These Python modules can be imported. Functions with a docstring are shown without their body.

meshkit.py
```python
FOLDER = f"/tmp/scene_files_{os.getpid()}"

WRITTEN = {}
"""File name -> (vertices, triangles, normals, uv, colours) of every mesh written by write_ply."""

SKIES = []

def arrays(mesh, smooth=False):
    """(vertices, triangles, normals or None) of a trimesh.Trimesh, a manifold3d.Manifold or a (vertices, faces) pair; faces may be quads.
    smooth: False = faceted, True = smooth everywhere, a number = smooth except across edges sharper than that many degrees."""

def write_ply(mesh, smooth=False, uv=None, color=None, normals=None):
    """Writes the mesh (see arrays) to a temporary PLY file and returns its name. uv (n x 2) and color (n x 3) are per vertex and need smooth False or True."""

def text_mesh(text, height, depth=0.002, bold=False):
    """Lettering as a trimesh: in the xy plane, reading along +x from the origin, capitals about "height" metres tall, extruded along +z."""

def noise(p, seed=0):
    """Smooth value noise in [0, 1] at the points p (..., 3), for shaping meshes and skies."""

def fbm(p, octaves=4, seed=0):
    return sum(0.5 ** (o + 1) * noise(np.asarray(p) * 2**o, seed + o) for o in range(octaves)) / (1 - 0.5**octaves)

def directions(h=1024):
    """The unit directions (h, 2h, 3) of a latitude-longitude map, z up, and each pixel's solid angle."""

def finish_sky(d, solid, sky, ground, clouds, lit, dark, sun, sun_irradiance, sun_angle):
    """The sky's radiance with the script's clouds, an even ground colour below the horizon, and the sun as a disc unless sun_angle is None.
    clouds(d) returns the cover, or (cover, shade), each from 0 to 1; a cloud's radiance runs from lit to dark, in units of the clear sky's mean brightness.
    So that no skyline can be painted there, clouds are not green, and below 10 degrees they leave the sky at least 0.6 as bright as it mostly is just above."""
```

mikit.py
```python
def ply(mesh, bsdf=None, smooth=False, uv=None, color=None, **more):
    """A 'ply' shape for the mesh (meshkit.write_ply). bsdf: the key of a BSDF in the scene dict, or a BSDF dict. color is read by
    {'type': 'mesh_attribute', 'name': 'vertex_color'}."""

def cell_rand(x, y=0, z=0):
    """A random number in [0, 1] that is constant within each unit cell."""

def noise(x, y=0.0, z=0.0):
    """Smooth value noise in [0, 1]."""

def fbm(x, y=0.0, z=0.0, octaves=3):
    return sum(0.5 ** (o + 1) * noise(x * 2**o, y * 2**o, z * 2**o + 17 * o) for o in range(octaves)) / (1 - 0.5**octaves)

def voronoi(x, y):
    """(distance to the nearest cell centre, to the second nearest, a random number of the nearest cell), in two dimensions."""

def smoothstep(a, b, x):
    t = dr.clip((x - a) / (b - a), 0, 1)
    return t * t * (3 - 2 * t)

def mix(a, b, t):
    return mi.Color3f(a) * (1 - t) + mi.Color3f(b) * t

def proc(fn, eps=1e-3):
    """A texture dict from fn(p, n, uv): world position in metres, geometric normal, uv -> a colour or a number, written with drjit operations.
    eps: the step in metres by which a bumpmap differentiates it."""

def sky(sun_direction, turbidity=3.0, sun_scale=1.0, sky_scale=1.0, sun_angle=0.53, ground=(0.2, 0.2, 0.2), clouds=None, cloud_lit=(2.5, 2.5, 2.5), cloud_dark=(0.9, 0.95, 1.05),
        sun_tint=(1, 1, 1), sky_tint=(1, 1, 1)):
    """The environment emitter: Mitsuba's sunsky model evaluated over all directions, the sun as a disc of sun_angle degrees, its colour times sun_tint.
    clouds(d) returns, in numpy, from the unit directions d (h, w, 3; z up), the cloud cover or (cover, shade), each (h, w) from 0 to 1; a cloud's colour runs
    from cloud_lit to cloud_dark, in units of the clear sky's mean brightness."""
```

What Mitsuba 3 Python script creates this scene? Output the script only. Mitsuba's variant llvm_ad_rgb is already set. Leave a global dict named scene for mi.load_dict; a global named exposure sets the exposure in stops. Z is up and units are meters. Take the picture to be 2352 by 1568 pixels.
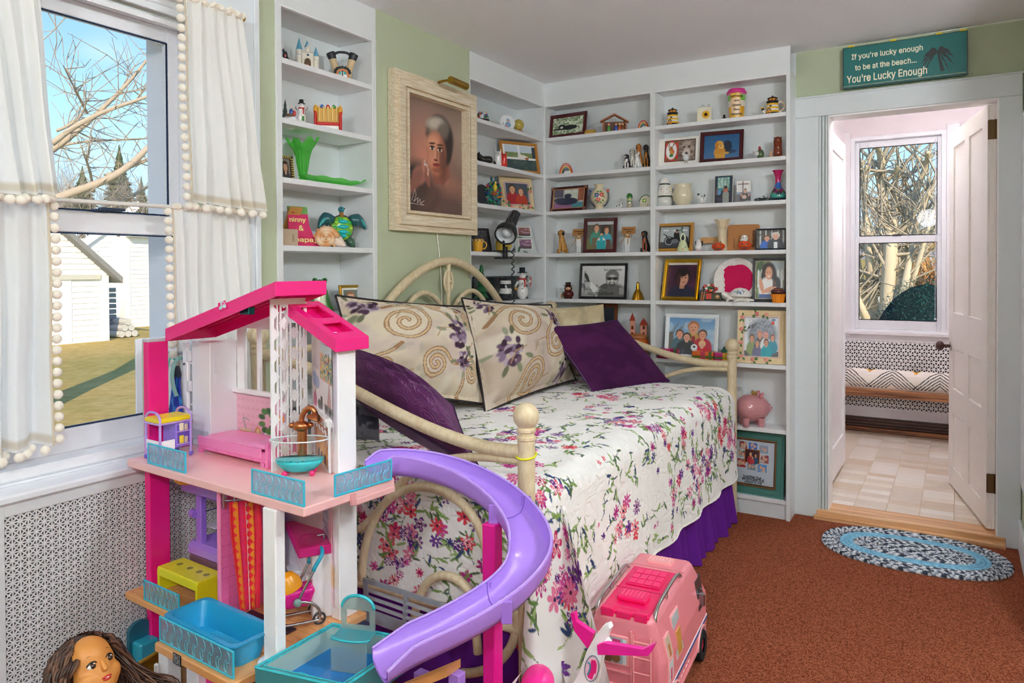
import math,numpy as np,trimesh,mitsuba as mi,mikit,meshkit,drjit as dr,shapely
from shapely.geometry import Polygon,box as sbox
from shapely import affinity
import manifold3d as m3
from mikit import proc,noise,fbm,voronoi,smoothstep,mix,cell_rand
T=mi.ScalarTransform4f
scene,labels={},{}
# camera, sky, added fill lamp strength, exposure
CAM=np.array([2.1166,-3.845,1.27]);FOC,PCX,PCY=1682.94,1176.0,641.6
def _rot(yaw,pitch,roll):
 F=np.array([math.sin(yaw)*math.cos(pitch),math.cos(yaw)*math.cos(pitch),-math.sin(pitch)])
 r=np.cross(F,[0,0,1]);r/=np.linalg.norm(r);d=np.cross(F,r)
 return np.array([r*math.cos(roll)+d*math.sin(roll),-r*math.sin(roll)+d*math.cos(roll),F])
CM=_rot(-.548138,.0137792,.0047812)
scene['camera']={'type':'perspective','fov':2*math.degrees(math.atan(1176/FOC)),'fov_axis':'x','near_clip':.05,'far_clip':500.,'principal_point_offset_y':-(PCY-784)/1568.,'to_world':T().look_at(origin=CAM.tolist(),target=(CAM+CM[2]).tolist(),up=(-CM[1]).tolist())}
exposure=0.45
SUN=np.array([.62,-.60,.42])
def clouds(d):
 n=meshkit.fbm(d*np.array([3.2,3.2,6.])+4.0,4)
 return np.clip((n-.56)*3.2,0,.8)*np.clip(1-d[...,2]*1.2,.15,1)
scene['sky']=mikit.sky(SUN,turbidity=2.6,sun_scale=2.6,sky_scale=5.5,ground=(.30,.27,.2),clouds=clouds,cloud_lit=(2.6,2.6,2.65),cloud_dark=(1.6,1.65,1.75),sky_tint=(.86,1.0,1.12))
FILL_LAMP=60  # radiance of the added ceiling globes that fill the room
# pixel helpers (rays of the reference camera onto real planes)
def ray(px,py):return CM.T@np.array([(px-PCX)/FOC,(py-PCY)/FOC,1.])
def onp(px,py,ax,val):
 d=ray(px,py);return CAM+d*(val-CAM[ax])/d[ax]
def onpl(px,py,p,n):
 d=ray(px,py);n=np.asarray(n,float);return CAM+d*(np.dot(np.asarray(p)-CAM,n)/np.dot(d,n))
 # colours and materials
def lin(c):
 if isinstance(c,str):c=[int(c[i:i+2],16)for i in(0,2,4)]
 c=np.asarray(c,float)/255.
 return np.where(c<=.04045,c/12.92,((c+.055)/1.055)**2.4)
VC={'type':'mesh_attribute','name':'vertex_color'}
def two(b):return{'type':'twosided','b':b}
def pr(**k):return two({'type':'principled','base_color':VC,**k})
scene['m_matte']=pr(roughness=.85,specular=.2)
scene['m_satin']=pr(roughness=.45,specular=.4)
scene['m_gloss']=pr(roughness=.14,specular=.5)
scene['m_plastic']=pr(roughness=.30,specular=.5)
scene['m_cloth']=pr(roughness=.95,specular=.1,sheen=.3)
scene['m_metal']=pr(roughness=.28,metallic=1.0)
scene['m_out']=two({'type':'diffuse','reflectance':VC})
scene['m_thin']={'type':'principledthin','base_color':VC,'roughness':.8,'diff_trans':.9,'spec_trans':0.}
scene['m_pane']={'type':'thindielectric','int_ior':1.3}
def tintglass(rgb,k):return{'type':'principledthin','base_color':{'type':'rgb','value':list(rgb)},'roughness':.12,'spec_trans':k,'diff_trans':.8,'eta':1.4}
scene['m_tealclear']=tintglass((.22,.74,.80),.6)
scene['m_blueclear']=tintglass((.66,.86,1.0),.72)
scene['m_clear']={'type':'thindielectric','int_ior':1.45}
scene['m_green_glass']={'type':'principledthin','base_color':{'type':'rgb','value':[.20,.78,.16]},'roughness':.08,'spec_trans':.5,'diff_trans':1.0,'eta':1.6}
scene['m_clearplastic']=tintglass((.82,.95,.93),.72)
def tex(fn,rough=.8,spec=.2,bump=None,scale=1.,eps=1e-3,**k):
 b={'type':'principled','base_color':proc(fn),'roughness':rough,'specular':spec,**k}
 if bump is not None:b={'type':'bumpmap','arbitrary':proc(bump,eps),'scale':scale,'bsdf':b}
 return two(b)
L3=lambda h:[float(x)for x in lin(h)]
# scene bookkeeping
_n={}
def numbered(k):
 if k not in scene and k not in labels and k not in _n:_n[k]=0;return k
 while True:
  _n[k]=_n.get(k,0)+1;q=f'{k}_{_n[k]:03d}'
  if q not in scene and q not in labels and q not in _n:_n[q]=0;return q
def thing(name,label,cat,group=None):
 k=numbered(name);labels[k]={'label':label,'category':cat}
 if group:labels[k]['group']=group
 return k
def fixed(mesh):
 if isinstance(mesh,MB):a,c=mesh.mesh();return a,(c if mesh.hue else None)
 if hasattr(mesh,'to_mesh'):
  q=mesh.to_mesh();return trimesh.Trimesh(q.vert_properties[:,:3],q.tri_verts,process=False),None
 return(mesh if isinstance(mesh,tuple)else(mesh,None))
def shape(mesh,mat,col=None,smooth=False,xf=None):
 m,c=fixed(mesh)
 if smooth and smooth is not True:
  sm=trimesh.graph.smooth_shade(m,angle=np.radians(smooth),facet_minarea=None)if c is None else None
  if sm is not None:m=sm
 if c is None and col is not None:
  c=lin(col)if isinstance(col,(str,list,tuple))else np.asarray(col,float)
 if c is not None:c=np.broadcast_to(c,(len(m.vertices),3))
 d=mikit.ply(m,mat,smooth=bool(smooth),color=c)
 if xf is not None:d['to_world']=xf
 return d
def part(par,name,mesh,mat='m_satin',col='ffffff',smooth=False,xf=None,label=None,kind=None):
 k=numbered(par+'__'+name)
 scene[k]=mesh if isinstance(mesh,dict)else shape(mesh,mat,col,smooth,xf)
 if isinstance(mesh,dict)and xf is not None:scene[k]={**mesh,'to_world':xf}
 if label or kind:
  labels[k]={}
  if label:labels[k]['label']=label
  if kind:labels[k]['kind']=kind
 return k
def solo(name,label,cat,mesh,mat='m_satin',col='ffffff',smooth=False,xf=None,group=None,kind=None):
 k=thing(name,label,cat,group)
 scene[k]=shape(mesh,mat,col,smooth,xf)
 if kind:labels[k]['kind']=kind
 return k
def struct(name,mesh,mat,col='ffffff',smooth=False,label=None):
 k=numbered(name);scene[k]=shape(mesh,mat,col,smooth);labels[k]={'kind':'structure'}
 if label:labels[k]['label']=label
 return k
 # mesh builders
class MB:
 """one mesh out of many coloured pieces"""
 def __init__(s):s.v,s.f,s.c,s.n,s.hue=[],[],[],0,False
 def add(s,m,col=None,M=None):
  m,cc=fixed(m);s.hue|=cc is not None or col is not None
  if col is None:col='ffffff'
  v=np.asarray(m.vertices);f=np.asarray(m.faces)
  if M is not None:
   v=v@M[:3,:3].T+M[:3,3]
   if np.linalg.det(M[:3,:3])<0:f=f[:,::-1]
  if cc is None:cc=np.tile(lin(col)if not isinstance(col,np.ndarray)else col,(len(v),1))if not(isinstance(col,np.ndarray)and col.ndim==2)else col
  s.v.append(v);s.f.append(f+s.n);s.c.append(cc);s.n+=len(v);return s
 def mesh(s):
  return trimesh.Trimesh(np.vstack(s.v),np.vstack(s.f),process=False),np.vstack(s.c)
 def el(s,c,r,col,rz=0,rx=0,ry=0,n=2):return s.add(ell(c,r,n),col)if not(rz or rx or ry)else s.add(ell((0,0,0),r,n),col,mat4(c,rz,rx,ry))
 def bx(s,x0,x1,y0,y1,z0,z1,col,b=0):return s.add(box(x0,x1,y0,y1,z0,z1,b),col)
 def tb(s,p,r,col,n=8):return s.add(tube(p,r,n),col)
 def lt(s,prof,col,n=20,c=(0,0,0)):return s.add(lathe(prof,n),col,mat4(c))
def mat4(t=(0,0,0),rz=0,rx=0,ry=0,s=1):
 def R(a,i):
  c,q=math.cos(math.radians(a)),math.sin(math.radians(a));M=np.eye(4);j,k=[(1,2),(0,2),(0,1)][i]
  M[j,j]=c;M[k,k]=c;M[j,k]=-q if i!=1 else q;M[k,j]=q if i!=1 else-q;return M
 M=R(rz,2)@R(rx,0)@R(ry,1);M[:3,:3]=M[:3,:3]*np.asarray(s);M[:3,3]=t;return M
def xf(m,M):
 a,c=fixed(m);v=np.asarray(a.vertices)@M[:3,:3].T+M[:3,3];f=a.faces
 if np.linalg.det(M[:3,:3])<0:f=f[:,::-1]
 a=trimesh.Trimesh(v,f,process=False);return(a,c)if c is not None else a
_BF=np.array([[0,2,3,1],[4,5,7,6],[0,1,5,4],[2,6,7,3],[0,4,6,2],[1,3,7,5]])
_ico={}
def ell(c,r,n=2):
 if n not in _ico:_ico[n]=trimesh.creation.icosphere(subdivisions=n)
 m=_ico[n];return trimesh.Trimesh(m.vertices*np.asarray(r,float)+np.asarray(c,float),m.faces,process=False)
def box(x0,x1,y0,y1,z0,z1,b=0):
 lo,hi=np.minimum([x0,y0,z0],[x1,y1,z1]),np.maximum([x0,y0,z0],[x1,y1,z1])
 s=np.array([[i,j,k]for i in(0,1)for j in(0,1)for k in(0,1)],float)
 v=lo+s*(hi-lo)
 if b<=0:
  f=np.vstack([_BF[:,[0,1,2]],_BF[:,[0,2,3]]])
  return trimesh.Trimesh(v,f,process=False)
 b=min(b,.45*float((hi-lo).min()));pts=[]
 for a in range(3):
  e=np.full(3,b);e[a]=0;pts.append(lo+e+s*(hi-lo-2*e))
 h=m3.Manifold.hull_points(np.vstack(pts))
 return fixed(h)[0]
def quadbox(v8):return trimesh.Trimesh(np.asarray(v8,float),np.vstack([_BF[:,[0,1,2]],_BF[:,[0,2,3]]]),process=False)
def lathe(prof,n=24,a0=0,a1=360):
 p=np.asarray(prof,float);full=abs(a1-a0)>=360
 a=np.radians(np.linspace(a0,a1,n+(0 if full else 1),endpoint=not full));k=len(p);q=len(a)
 v=np.stack([p[None,:,0]*np.cos(a)[:,None],p[None,:,0]*np.sin(a)[:,None],np.broadcast_to(p[None,:,1],(q,k))],-1).reshape(-1,3)
 f=[]
 for i in range(n if full else n):
  j=(i+1)%q
  o=np.arange(k-1)
  f.append(np.stack([i*k+o,j*k+o,j*k+o+1,i*k+o+1],1))
 f=np.vstack(f);f=np.vstack([f[:,[0,1,2]],f[:,[0,2,3]]])
 return trimesh.Trimesh(v,f,process=False)
def tube(p,r,n=8,closed=False,cap=True):
 p=np.asarray(p,float);k=len(p);r=np.broadcast_to(np.asarray(r,float),(k,))
 t=(np.roll(p,-1,0)-np.roll(p,1,0))if closed else np.gradient(p,axis=0)
 t/=np.linalg.norm(t,axis=1,keepdims=True)+1e-12
 a=np.zeros_like(p);x=np.cross(t[0],[0,0,1.])if abs(t[0][2])<.9 else np.cross(t[0],[1.,0,0]);a[0]=x/np.linalg.norm(x)
 for i in range(1,k):
  q=a[i-1]-t[i]*np.dot(a[i-1],t[i]);a[i]=q/(np.linalg.norm(q)+1e-12)
 b=np.cross(t,a);an=np.arange(n)*2*np.pi/n
 v=(p[:,None]+r[:,None,None]*(np.cos(an)[None,:,None]*a[:,None]+np.sin(an)[None,:,None]*b[:,None])).reshape(-1,3)
 i,j=np.meshgrid(np.arange(k if closed else k-1),np.arange(n),indexing='ij');i2=(i+1)%k;j2=(j+1)%n
 f=np.stack([i*n+j,i*n+j2,i2*n+j2,i2*n+j],-1).reshape(-1,4);f=np.vstack([f[:,[0,1,2]],f[:,[0,2,3]]])
 if cap and not closed:
  c0=len(v);v=np.vstack([v,p[:1],p[-1:]]);j=np.arange(n)
  f=np.vstack([f,np.stack([j*0+c0,(j+1)%n,j],1),np.stack([j*0+c0+1,(k-1)*n+j,(k-1)*n+(j+1)%n],1)])
 return trimesh.Trimesh(v,f,process=False)
def spl(pts,n=24):
 from scipy.interpolate import CubicSpline
 p=np.asarray(pts,float);d=np.r_[0,np.cumsum(np.linalg.norm(np.diff(p,axis=0),axis=1)**.5+1e-9)]
 return CubicSpline(d,p)(np.linspace(0,d[-1],n))
def extr(poly,d,z0=0):
 ps=[poly]if poly.geom_type=='Polygon' else[g for g in poly.geoms if g.geom_type=='Polygon']
 m=trimesh.util.concatenate([trimesh.creation.extrude_polygon(g,d,engine='earcut')for g in ps if g.area>1e-9])
 m.apply_translation([0,0,z0]);return m
def grid(X,Y,Z):
 """surface over arrays (m, n)"""
 m,n=X.shape;v=np.stack([X,Y,Z],-1).reshape(-1,3);i,j=np.meshgrid(np.arange(m-1),np.arange(n-1),indexing='ij')
 q=np.stack([i*n+j,(i+1)*n+j,(i+1)*n+j+1,i*n+j+1],-1).reshape(-1,4)
 return trimesh.Trimesh(v,np.vstack([q[:,[0,1,2]],q[:,[0,2,3]]]),process=False)
def rrect(x0,x1,y0,y1,r):return sbox(x0+r,y0+r,x1-r,y1-r).buffer(r,quad_segs=5)
def blob(pts,links,res=.004,it=6):
 """a continuous body: hulls of spheres at joints, joined, refined and smoothed"""
 sph=[m3.Manifold.sphere(r,20).translate(tuple(map(float,p)))for p,r in pts]
 parts=[m3.Manifold.batch_hull([sph[i]for i in l])for l in links]if links else sph
 m=m3.Manifold.batch_boolean(parts,m3.OpType.Add).refine_to_length(res)
 t=fixed(m)[0];t=trimesh.Trimesh(t.vertices,t.faces,process=True)
 trimesh.smoothing.filter_taubin(t,iterations=it);return t
 # painter: flat prints as colours on a fine sheet of their own
class Paint:
 def __init__(s,nx,ny,bg,w=1.,h=1.):
  s.w,s.h=w,h;s.xs=(np.arange(nx)+.5)/nx*w;s.ys=(np.arange(ny)+.5)/ny*h
  s.c=np.empty((ny,nx,3));s.c[:]=lin(bg)
 def win(s,x0,x1,y0,y1):
  i0,i1=np.searchsorted(s.xs,[x0,x1]);j0,j1=np.searchsorted(s.ys,[y0,y1])
  if i1<=i0 or j1<=j0:return None
  return slice(j0,j1),slice(i0,i1),*np.meshgrid(s.xs[i0:i1],s.ys[j0:j1])
 def put(s,sl,m,col):
  m=np.asarray(m,float)[...,None];c=lin(col)if isinstance(col,(str,list,tuple))else col
  s.c[sl]=s.c[sl]*(1-m)+c*m
 def rect(s,x0,y0,x1,y1,col,a=1):
  q=s.win(x0,x1,y0,y1)
  if q:s.put(q[:2],np.full(q[2].shape,a),col)
  return s
 def vgrad(s,cols):
  t=s.ys/s.h;k=np.array([lin(c)for c in cols]);x=np.linspace(0,1,len(k))
  s.c[:]=np.stack([np.interp(t,x,k[:,i])for i in range(3)],-1)[:,None];return s
 def ell(s,cx,cy,rx,ry,col,rot=0,soft=.12,a=1.):
  R=max(rx,ry)*(1+soft);q=s.win(cx-R,cx+R,cy-R,cy+R)
  if q:
   dx,dy=q[2]-cx,q[3]-cy;c,n=math.cos(rot),math.sin(rot)
   d=np.hypot((dx*c+dy*n)/rx,(-dx*n+dy*c)/ry);s.put(q[:2],np.clip((1+soft-d)/(2*soft),0,1)*a,col)
  return s
 def poly(s,pts,col,a=1.):
  p=Polygon(pts);x0,y0,x1,y1=p.bounds;q=s.win(x0,x1,y0,y1)
  if q:s.put(q[:2],shapely.contains_xy(p,q[2],q[3])*a,col)
  return s
 def line(s,pts,w,col,a=1.):
  p=shapely.LineString(pts).buffer(w/2);x0,y0,x1,y1=p.bounds;q=s.win(x0,x1,y0,y1)
  if q:s.put(q[:2],shapely.contains_xy(p,q[2],q[3])*a,col)
  return s
 def noise(s,col,sc,lo=.5,hi=.6,seed=0,a=1.,box=None):
  q=s.win(*(box or(0,s.w,0,s.h)))
  n=meshkit.fbm(np.stack([q[2]*sc,q[3]*sc,0*q[2]+seed*7.3],-1),3,seed);s.put(q[:2],np.clip((n-lo)/(hi-lo),0,1)*a,col);return s
 def flower(s,cx,cy,R,col,k=6,rot=0,core='20202a',inner=None,sharp=1.):
  q=s.win(cx-R,cx+R,cy-R,cy+R)
  if q:
   dx,dy=q[2]-cx,q[3]-cy;r=np.hypot(dx,dy)/R;th=np.arctan2(dy,dx)+rot;pt=np.abs(np.cos(k*th/2))**sharp
   m=r<.25+.75*pt;s.put(q[:2],m,col)
   if inner:s.put(q[:2],(r<.15+.6*pt)&(np.sin(k*3*th)>.1),inner)
   s.put(q[:2],r<.16,core)
  return s
 def person(s,x,y,h,shirt,hair='3a2a20',skin='d9a484',w=1.):
  """head and shoulders, y = bottom, h = height"""
  hw=h*.34*w
  s.ell(x,y+h*.22,hw,h*.42,shirt).rect(x-hw*.98,y,x+hw*.98,y+h*.25,shirt)
  s.ell(x,y+h*.80,h*.165,h*.20,hair).rect(x-h*.06,y+h*.52,x+h*.06,y+h*.66,skin).ell(x,y+h*.75,h*.125,h*.165,skin)
  s.ell(x-h*.05,y+h*.78,h*.018,h*.014,'2a1a16').ell(x+h*.05,y+h*.78,h*.018,h*.014,'2a1a16').ell(x,y+h*.675,h*.045,h*.014,'a04a44')
  return s
 def sheet(s,w,h,flip=False):
  """mesh in x (0..w), z (0..h), facing -y"""
  ny,nx=s.c.shape[:2];X,Z=np.meshgrid(np.linspace(0,w,nx),np.linspace(0,h,ny));m=grid(X,X*0,Z)
  m=trimesh.Trimesh(m.vertices,m.faces[:,::-1],process=False)
  return m,s.c.reshape(-1,3)
  # STRUCTURE
WHITE='dfe4e8'
scene['m_green']=tex(lambda p,n,uv:mix(L3('b0b89c'),L3('b9c1a6'),fbm(p.x*3,p.y*3,p.z*3)),.8,.2,lambda p,n,uv:noise(p.x*260,p.y*260,p.z*260),.0003)
scene['m_ceil']=tex(lambda p,n,uv:mix(L3('dcdde0'),L3('e2e3e6'),fbm(p.x*2,p.y*2)),.9,.1,lambda p,n,uv:noise(p.x*180,p.y*180),.0006)
scene['m_carpet']=tex(lambda p,n,uv:mix(mix(L3('562618'),L3('a06048'),smoothstep(.25,.75,noise(p.x*330,p.y*330))),mix(L3('763c2a'),L3('844832'),fbm(p.x*4,p.y*4)),.35),.98,.05,lambda p,n,uv:noise(p.x*300,p.y*300)*.8+noise(p.x*120,p.y*120)*.5,.006,5e-4)
def wood(a,b,ax,k=1.):
 def f(p,n,uv):
  l,q=(p.x,p.y)if ax==0 else(p.y,p.x)
  g=fbm(l*3*k,q*60*k,p.z*60*k,3);return mix(L3(a),L3(b),smoothstep(.3,.7,g))
 return f
scene['m_oak']=tex(wood('c58f5e','e0b184',0),.35,.4)
scene['m_walnut']=tex(wood('5d3421','a8714a',0),.4,.4)
scene['m_frameoak']=tex(lambda p,n,uv:mix(L3('d0bfa2'),L3('e3d6c0'),smoothstep(.35,.7,fbm(p.x*160,p.y*18,p.z*160))),.6,.3)
CZ=2.375
struct('floor',box(-.25,4.2,-6.0,.15,-.05,0),'m_carpet')
struct('ceiling',box(-.25,4.2,-6.0,.15,CZ,CZ+.05),'m_ceil')
WY0,WY1,WZ0,WZ1=-3.16,-2.315,.735,2.09
wl=MB()
for a in((-6,WY0,0,CZ),(WY1,-2.018,0,CZ),(WY0,WY1,0,WZ0),(WY0,WY1,WZ1,CZ),(-1.481,-.786,0,CZ)):wl.add(box(-.25,0,*a))
wl.add(box(-.25,-.20,-2.018,.15,0,CZ))
k=struct('wall_left',wl.mesh()[0],'m_green')
part(k,'batten',box(0,.004,-1.481,-1.452,0,CZ),'m_green');part(k,'batten',box(0,.004,-.815,-.786,0,CZ),'m_green')
YW=.152
wb=MB().add(box(1.396,1.551,YW,YW+.115,0,CZ)).add(box(2.268,2.36,YW,YW+.115,0,CZ)).add(box(1.551,2.268,YW,YW+.115,2.035,CZ)).add(box(-.25,1.396,.155,.267,0,CZ))
struct('wall_back',wb.mesh()[0],'m_green')
struct('wall_right',MB().add(box(2.36,4.2,-.95,.267,0,CZ)).add(box(4.2,4.35,-6,-.95,0,CZ)).mesh()[0],'m_green')
struct('wall_front',box(-.25,4.35,-6.15,-6,0,CZ),'m_green')
struct('baseboard_right',box(2.345,2.36,-.95,YW-.02,0,.14,.004),'m_satin',WHITE)
struct('trim_1',MB().add(box(2.352,2.362,-.6,YW-.02,.30,1.95,.003)),'m_satin',WHITE)
dc=struct('door_1',MB().add(box(1.393,1.507,YW-.02,YW,0,2.035,.002)).add(box(2.268,2.356,YW-.02,YW,0,2.035,.002)).add(box(1.393,2.356,YW-.022,YW,2.035,2.137,.003)).add(box(1.388,2.358,YW-.028,YW,2.13,2.140,.002)),'m_satin','d3d8da')
for i in range(3):part(dc,'fluted_strip',box(1.507+i*.015,1.519+i*.015,YW-.016+.003*i,YW,0,2.035,.003),'m_satin','cdd3d5')
part(dc,'jamb',MB().add(box(1.551,1.556,YW-.012,YW+.115,0,2.035)).add(box(2.263,2.268,YW-.012,YW+.115,0,2.035)).add(box(1.551,2.268,YW-.012,YW+.115,2.028,2.035)),'m_satin','eceaea')
th=part(dc,'threshold',MB().add(box(1.50,2.30,YW-.028,YW+.125,-.01,.044,.004)).add(box(1.49,2.30,YW-.052,YW-.028,-.01,.020,.003)),'m_oak',label='worn oak threshold board')
# hall beyond the door
HY=2.30;HFZ=.040
hall_floor=struct('floor_001',box(1.2,2.95,YW+.1,HY+.1,-.05,HFZ-.004),'m_matte','cbbcab')
rng=np.random.default_rng(5)
tcols=['e6d9cb','dcccbb','d3bfa9','e9dfd4','d9c9ba'];tw=.148
tdict=[shape(box(0,tw-.004,0,tw/2-.003,0,.0045,.0008),'m_plastic',c)for c in tcols]
for i in range(6):
 for j in range(14):
  x,y=1.508+i*tw,YW+.13+j*tw
  if y+tw>HY:continue
  for h in range(2):part(hall_floor,'tile',tdict[int(rng.integers(5))],xf=T().translate([x,y+h*tw/2,HFZ-.0045]))
hw_l,hw_r=1.36,2.55
GY0,GY1,GZ0,GZ1=1.405,2.035,.80,2.25
hwall=MB().add(box(hw_l-.2,GY0,HY,HY+.14,0,2.5)).add(box(GY1,2.95,HY,HY+.14,0,2.5)).add(box(GY0,GY1,HY,HY+.14,0,GZ0)).add(box(GY0,GY1,HY,HY+.14,GZ1,2.5))
struct('wall_hall_back',hwall,'m_satin','ded3d6')
struct('wall_hall_left',box(1.2,hw_l,YW+.115,HY,0,2.5),'m_satin','dcd4d6')
struct('wall_hall_right',box(hw_r,hw_r+.1,YW+.115,HY,0,2.5),'m_satin','dcd4d6')
struct('ceiling_hall',box(1.2,2.95,YW+.115,HY+.1,2.42,2.5),'m_satin','e2dadc')
pj=struct('door_2',MB().add(box(1.475,1.503,.50,1.12,.07,2.03,.002)).add(box(1.503,1.513,.50,.58,.07,2.03,.002)).add(box(1.503,1.513,1.05,1.12,.07,2.03,.002)).add(box(1.503,1.513,.58,1.05,.07,.25,.002)).add(box(1.503,1.513,.58,1.05,1.93,2.03,.002)),'m_satin','e6e2e4')
struct('trim_2',MB().add(box(1.44,1.503,YW+.115,.50,.04,2.03,.002)).add(box(1.36,1.475,.50,1.12,.04,2.03)),'m_satin','d8d4d6')
def win(name,y0,y1,z0,z1,zr,X,axis,stile,dark='20242c',rail_h=.05,sides='e6e6ea'):
 """double-hung window; axis 'y': wall faces +-x at depth X; axis 'x': wall in x at depth X"""
 def bb(a0,a1,d0,d1,z0_,z1_,b=.002):return box(d0,d1,a0,a1,z0_,z1_,b)if axis=='y' else box(a0,a1,d0,d1,z0_,z1_,b)
 s=1 if axis=='x' else-1;od=.09 if axis=='x' else.215
 k=struct(name,MB().add(bb(y0,y0+.03,X-.02*s,X+od*s,z0,z1)).add(bb(y1-.03,y1,X-.02*s,X+od*s,z0,z1)).add(bb(y0,y1,X-.02*s,X+od*s,z1-.03,z1)).add(bb(y0,y1,X-.02*s,X+od*s,z0,z0+.02)),'m_satin',sides)
 i0,i1=y0+.03,y1-.03
 for nm,zb,zt,d in(('lower_sash',z0+.02,zr,0),('upper_sash',zr-.045,z1-.03,.035)):
  a,b=X+s*d,X+s*(d+.03);m=MB()
  rb,rt=(.07,rail_h)if nm=='lower_sash' else(.05,.05)
  for q in((i0,i0+stile,zb,zt),(i1-stile,i1,zb,zt),(i0+stile,i1-stile,zb,zb+rb),(i0+stile,i1-stile,zt-rt,zt)):m.add(bb(q[0],q[1],a,b,q[2],q[3],.003))
  p=part(k,nm,m,'m_satin','e4e4e8')
  g0,g1,h0,h1=i0+stile,i1-stile,zb+rb,zt-rt
  e=MB()
  for q in((g0,g0+.004,h0,h1),(g1-.004,g1,h0,h1),(g0,g1,h0,h0+.004),(g0,g1,h1-.004,h1)):e.add(bb(q[0],q[1],a-s*.0006,a+s*.004,q[2],q[3],0))
  part(p,'gasket',e,'m_matte',dark)
  mid=(a+b)/2
  v=np.array([[mid,g0,h0],[mid,g1,h0],[mid,g1,h1],[mid,g0,h1]])if axis=='y' else np.array([[g0,mid,h0],[g1,mid,h0],[g1,mid,h1],[g0,mid,h1]])
  part(p,'pane',trimesh.Trimesh(v,[[0,1,2],[0,2,3]],process=False),'m_pane',None)
 return k,bb,i0,i1
kw,bb,i0,i1=win('window_2',GY0,GY1,.785,2.26,1.505,HY+.01,'x',.028,'15181c')
for nm,q in(('casing',(GY0-.075,GY0,HY-.02,HY,.74,2.30)),('casing',(GY1,GY1+.085,HY-.02,HY,.74,2.30)),('stool',(GY0-.08,GY1+.09,HY-.045,HY,.765,.79))):part(kw,nm,box(*q,.004),'m_satin','e4dfe2')
part(kw,'sash_lock',MB().add(box(1.69,1.75,HY-.002,HY+.02,1.507,1.517,.003)),'m_metal','3a3a3e')
cordm=MB()
for dx in(0,.014):cordm.tb([[1.965+dx*.2,HY-.03,2.2],[1.968+dx*.5,HY-.03,1.4],[1.968+dx,HY-.03,.90]],.0016,'d8d8e0',5).el((1.968+dx,HY-.03,.895),(.006,.006,.008),'e6e6ee')
solo('blind_cord','pair of thin white pull cords hanging in front of the far hall window','cord',cordm,'m_satin')
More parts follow.
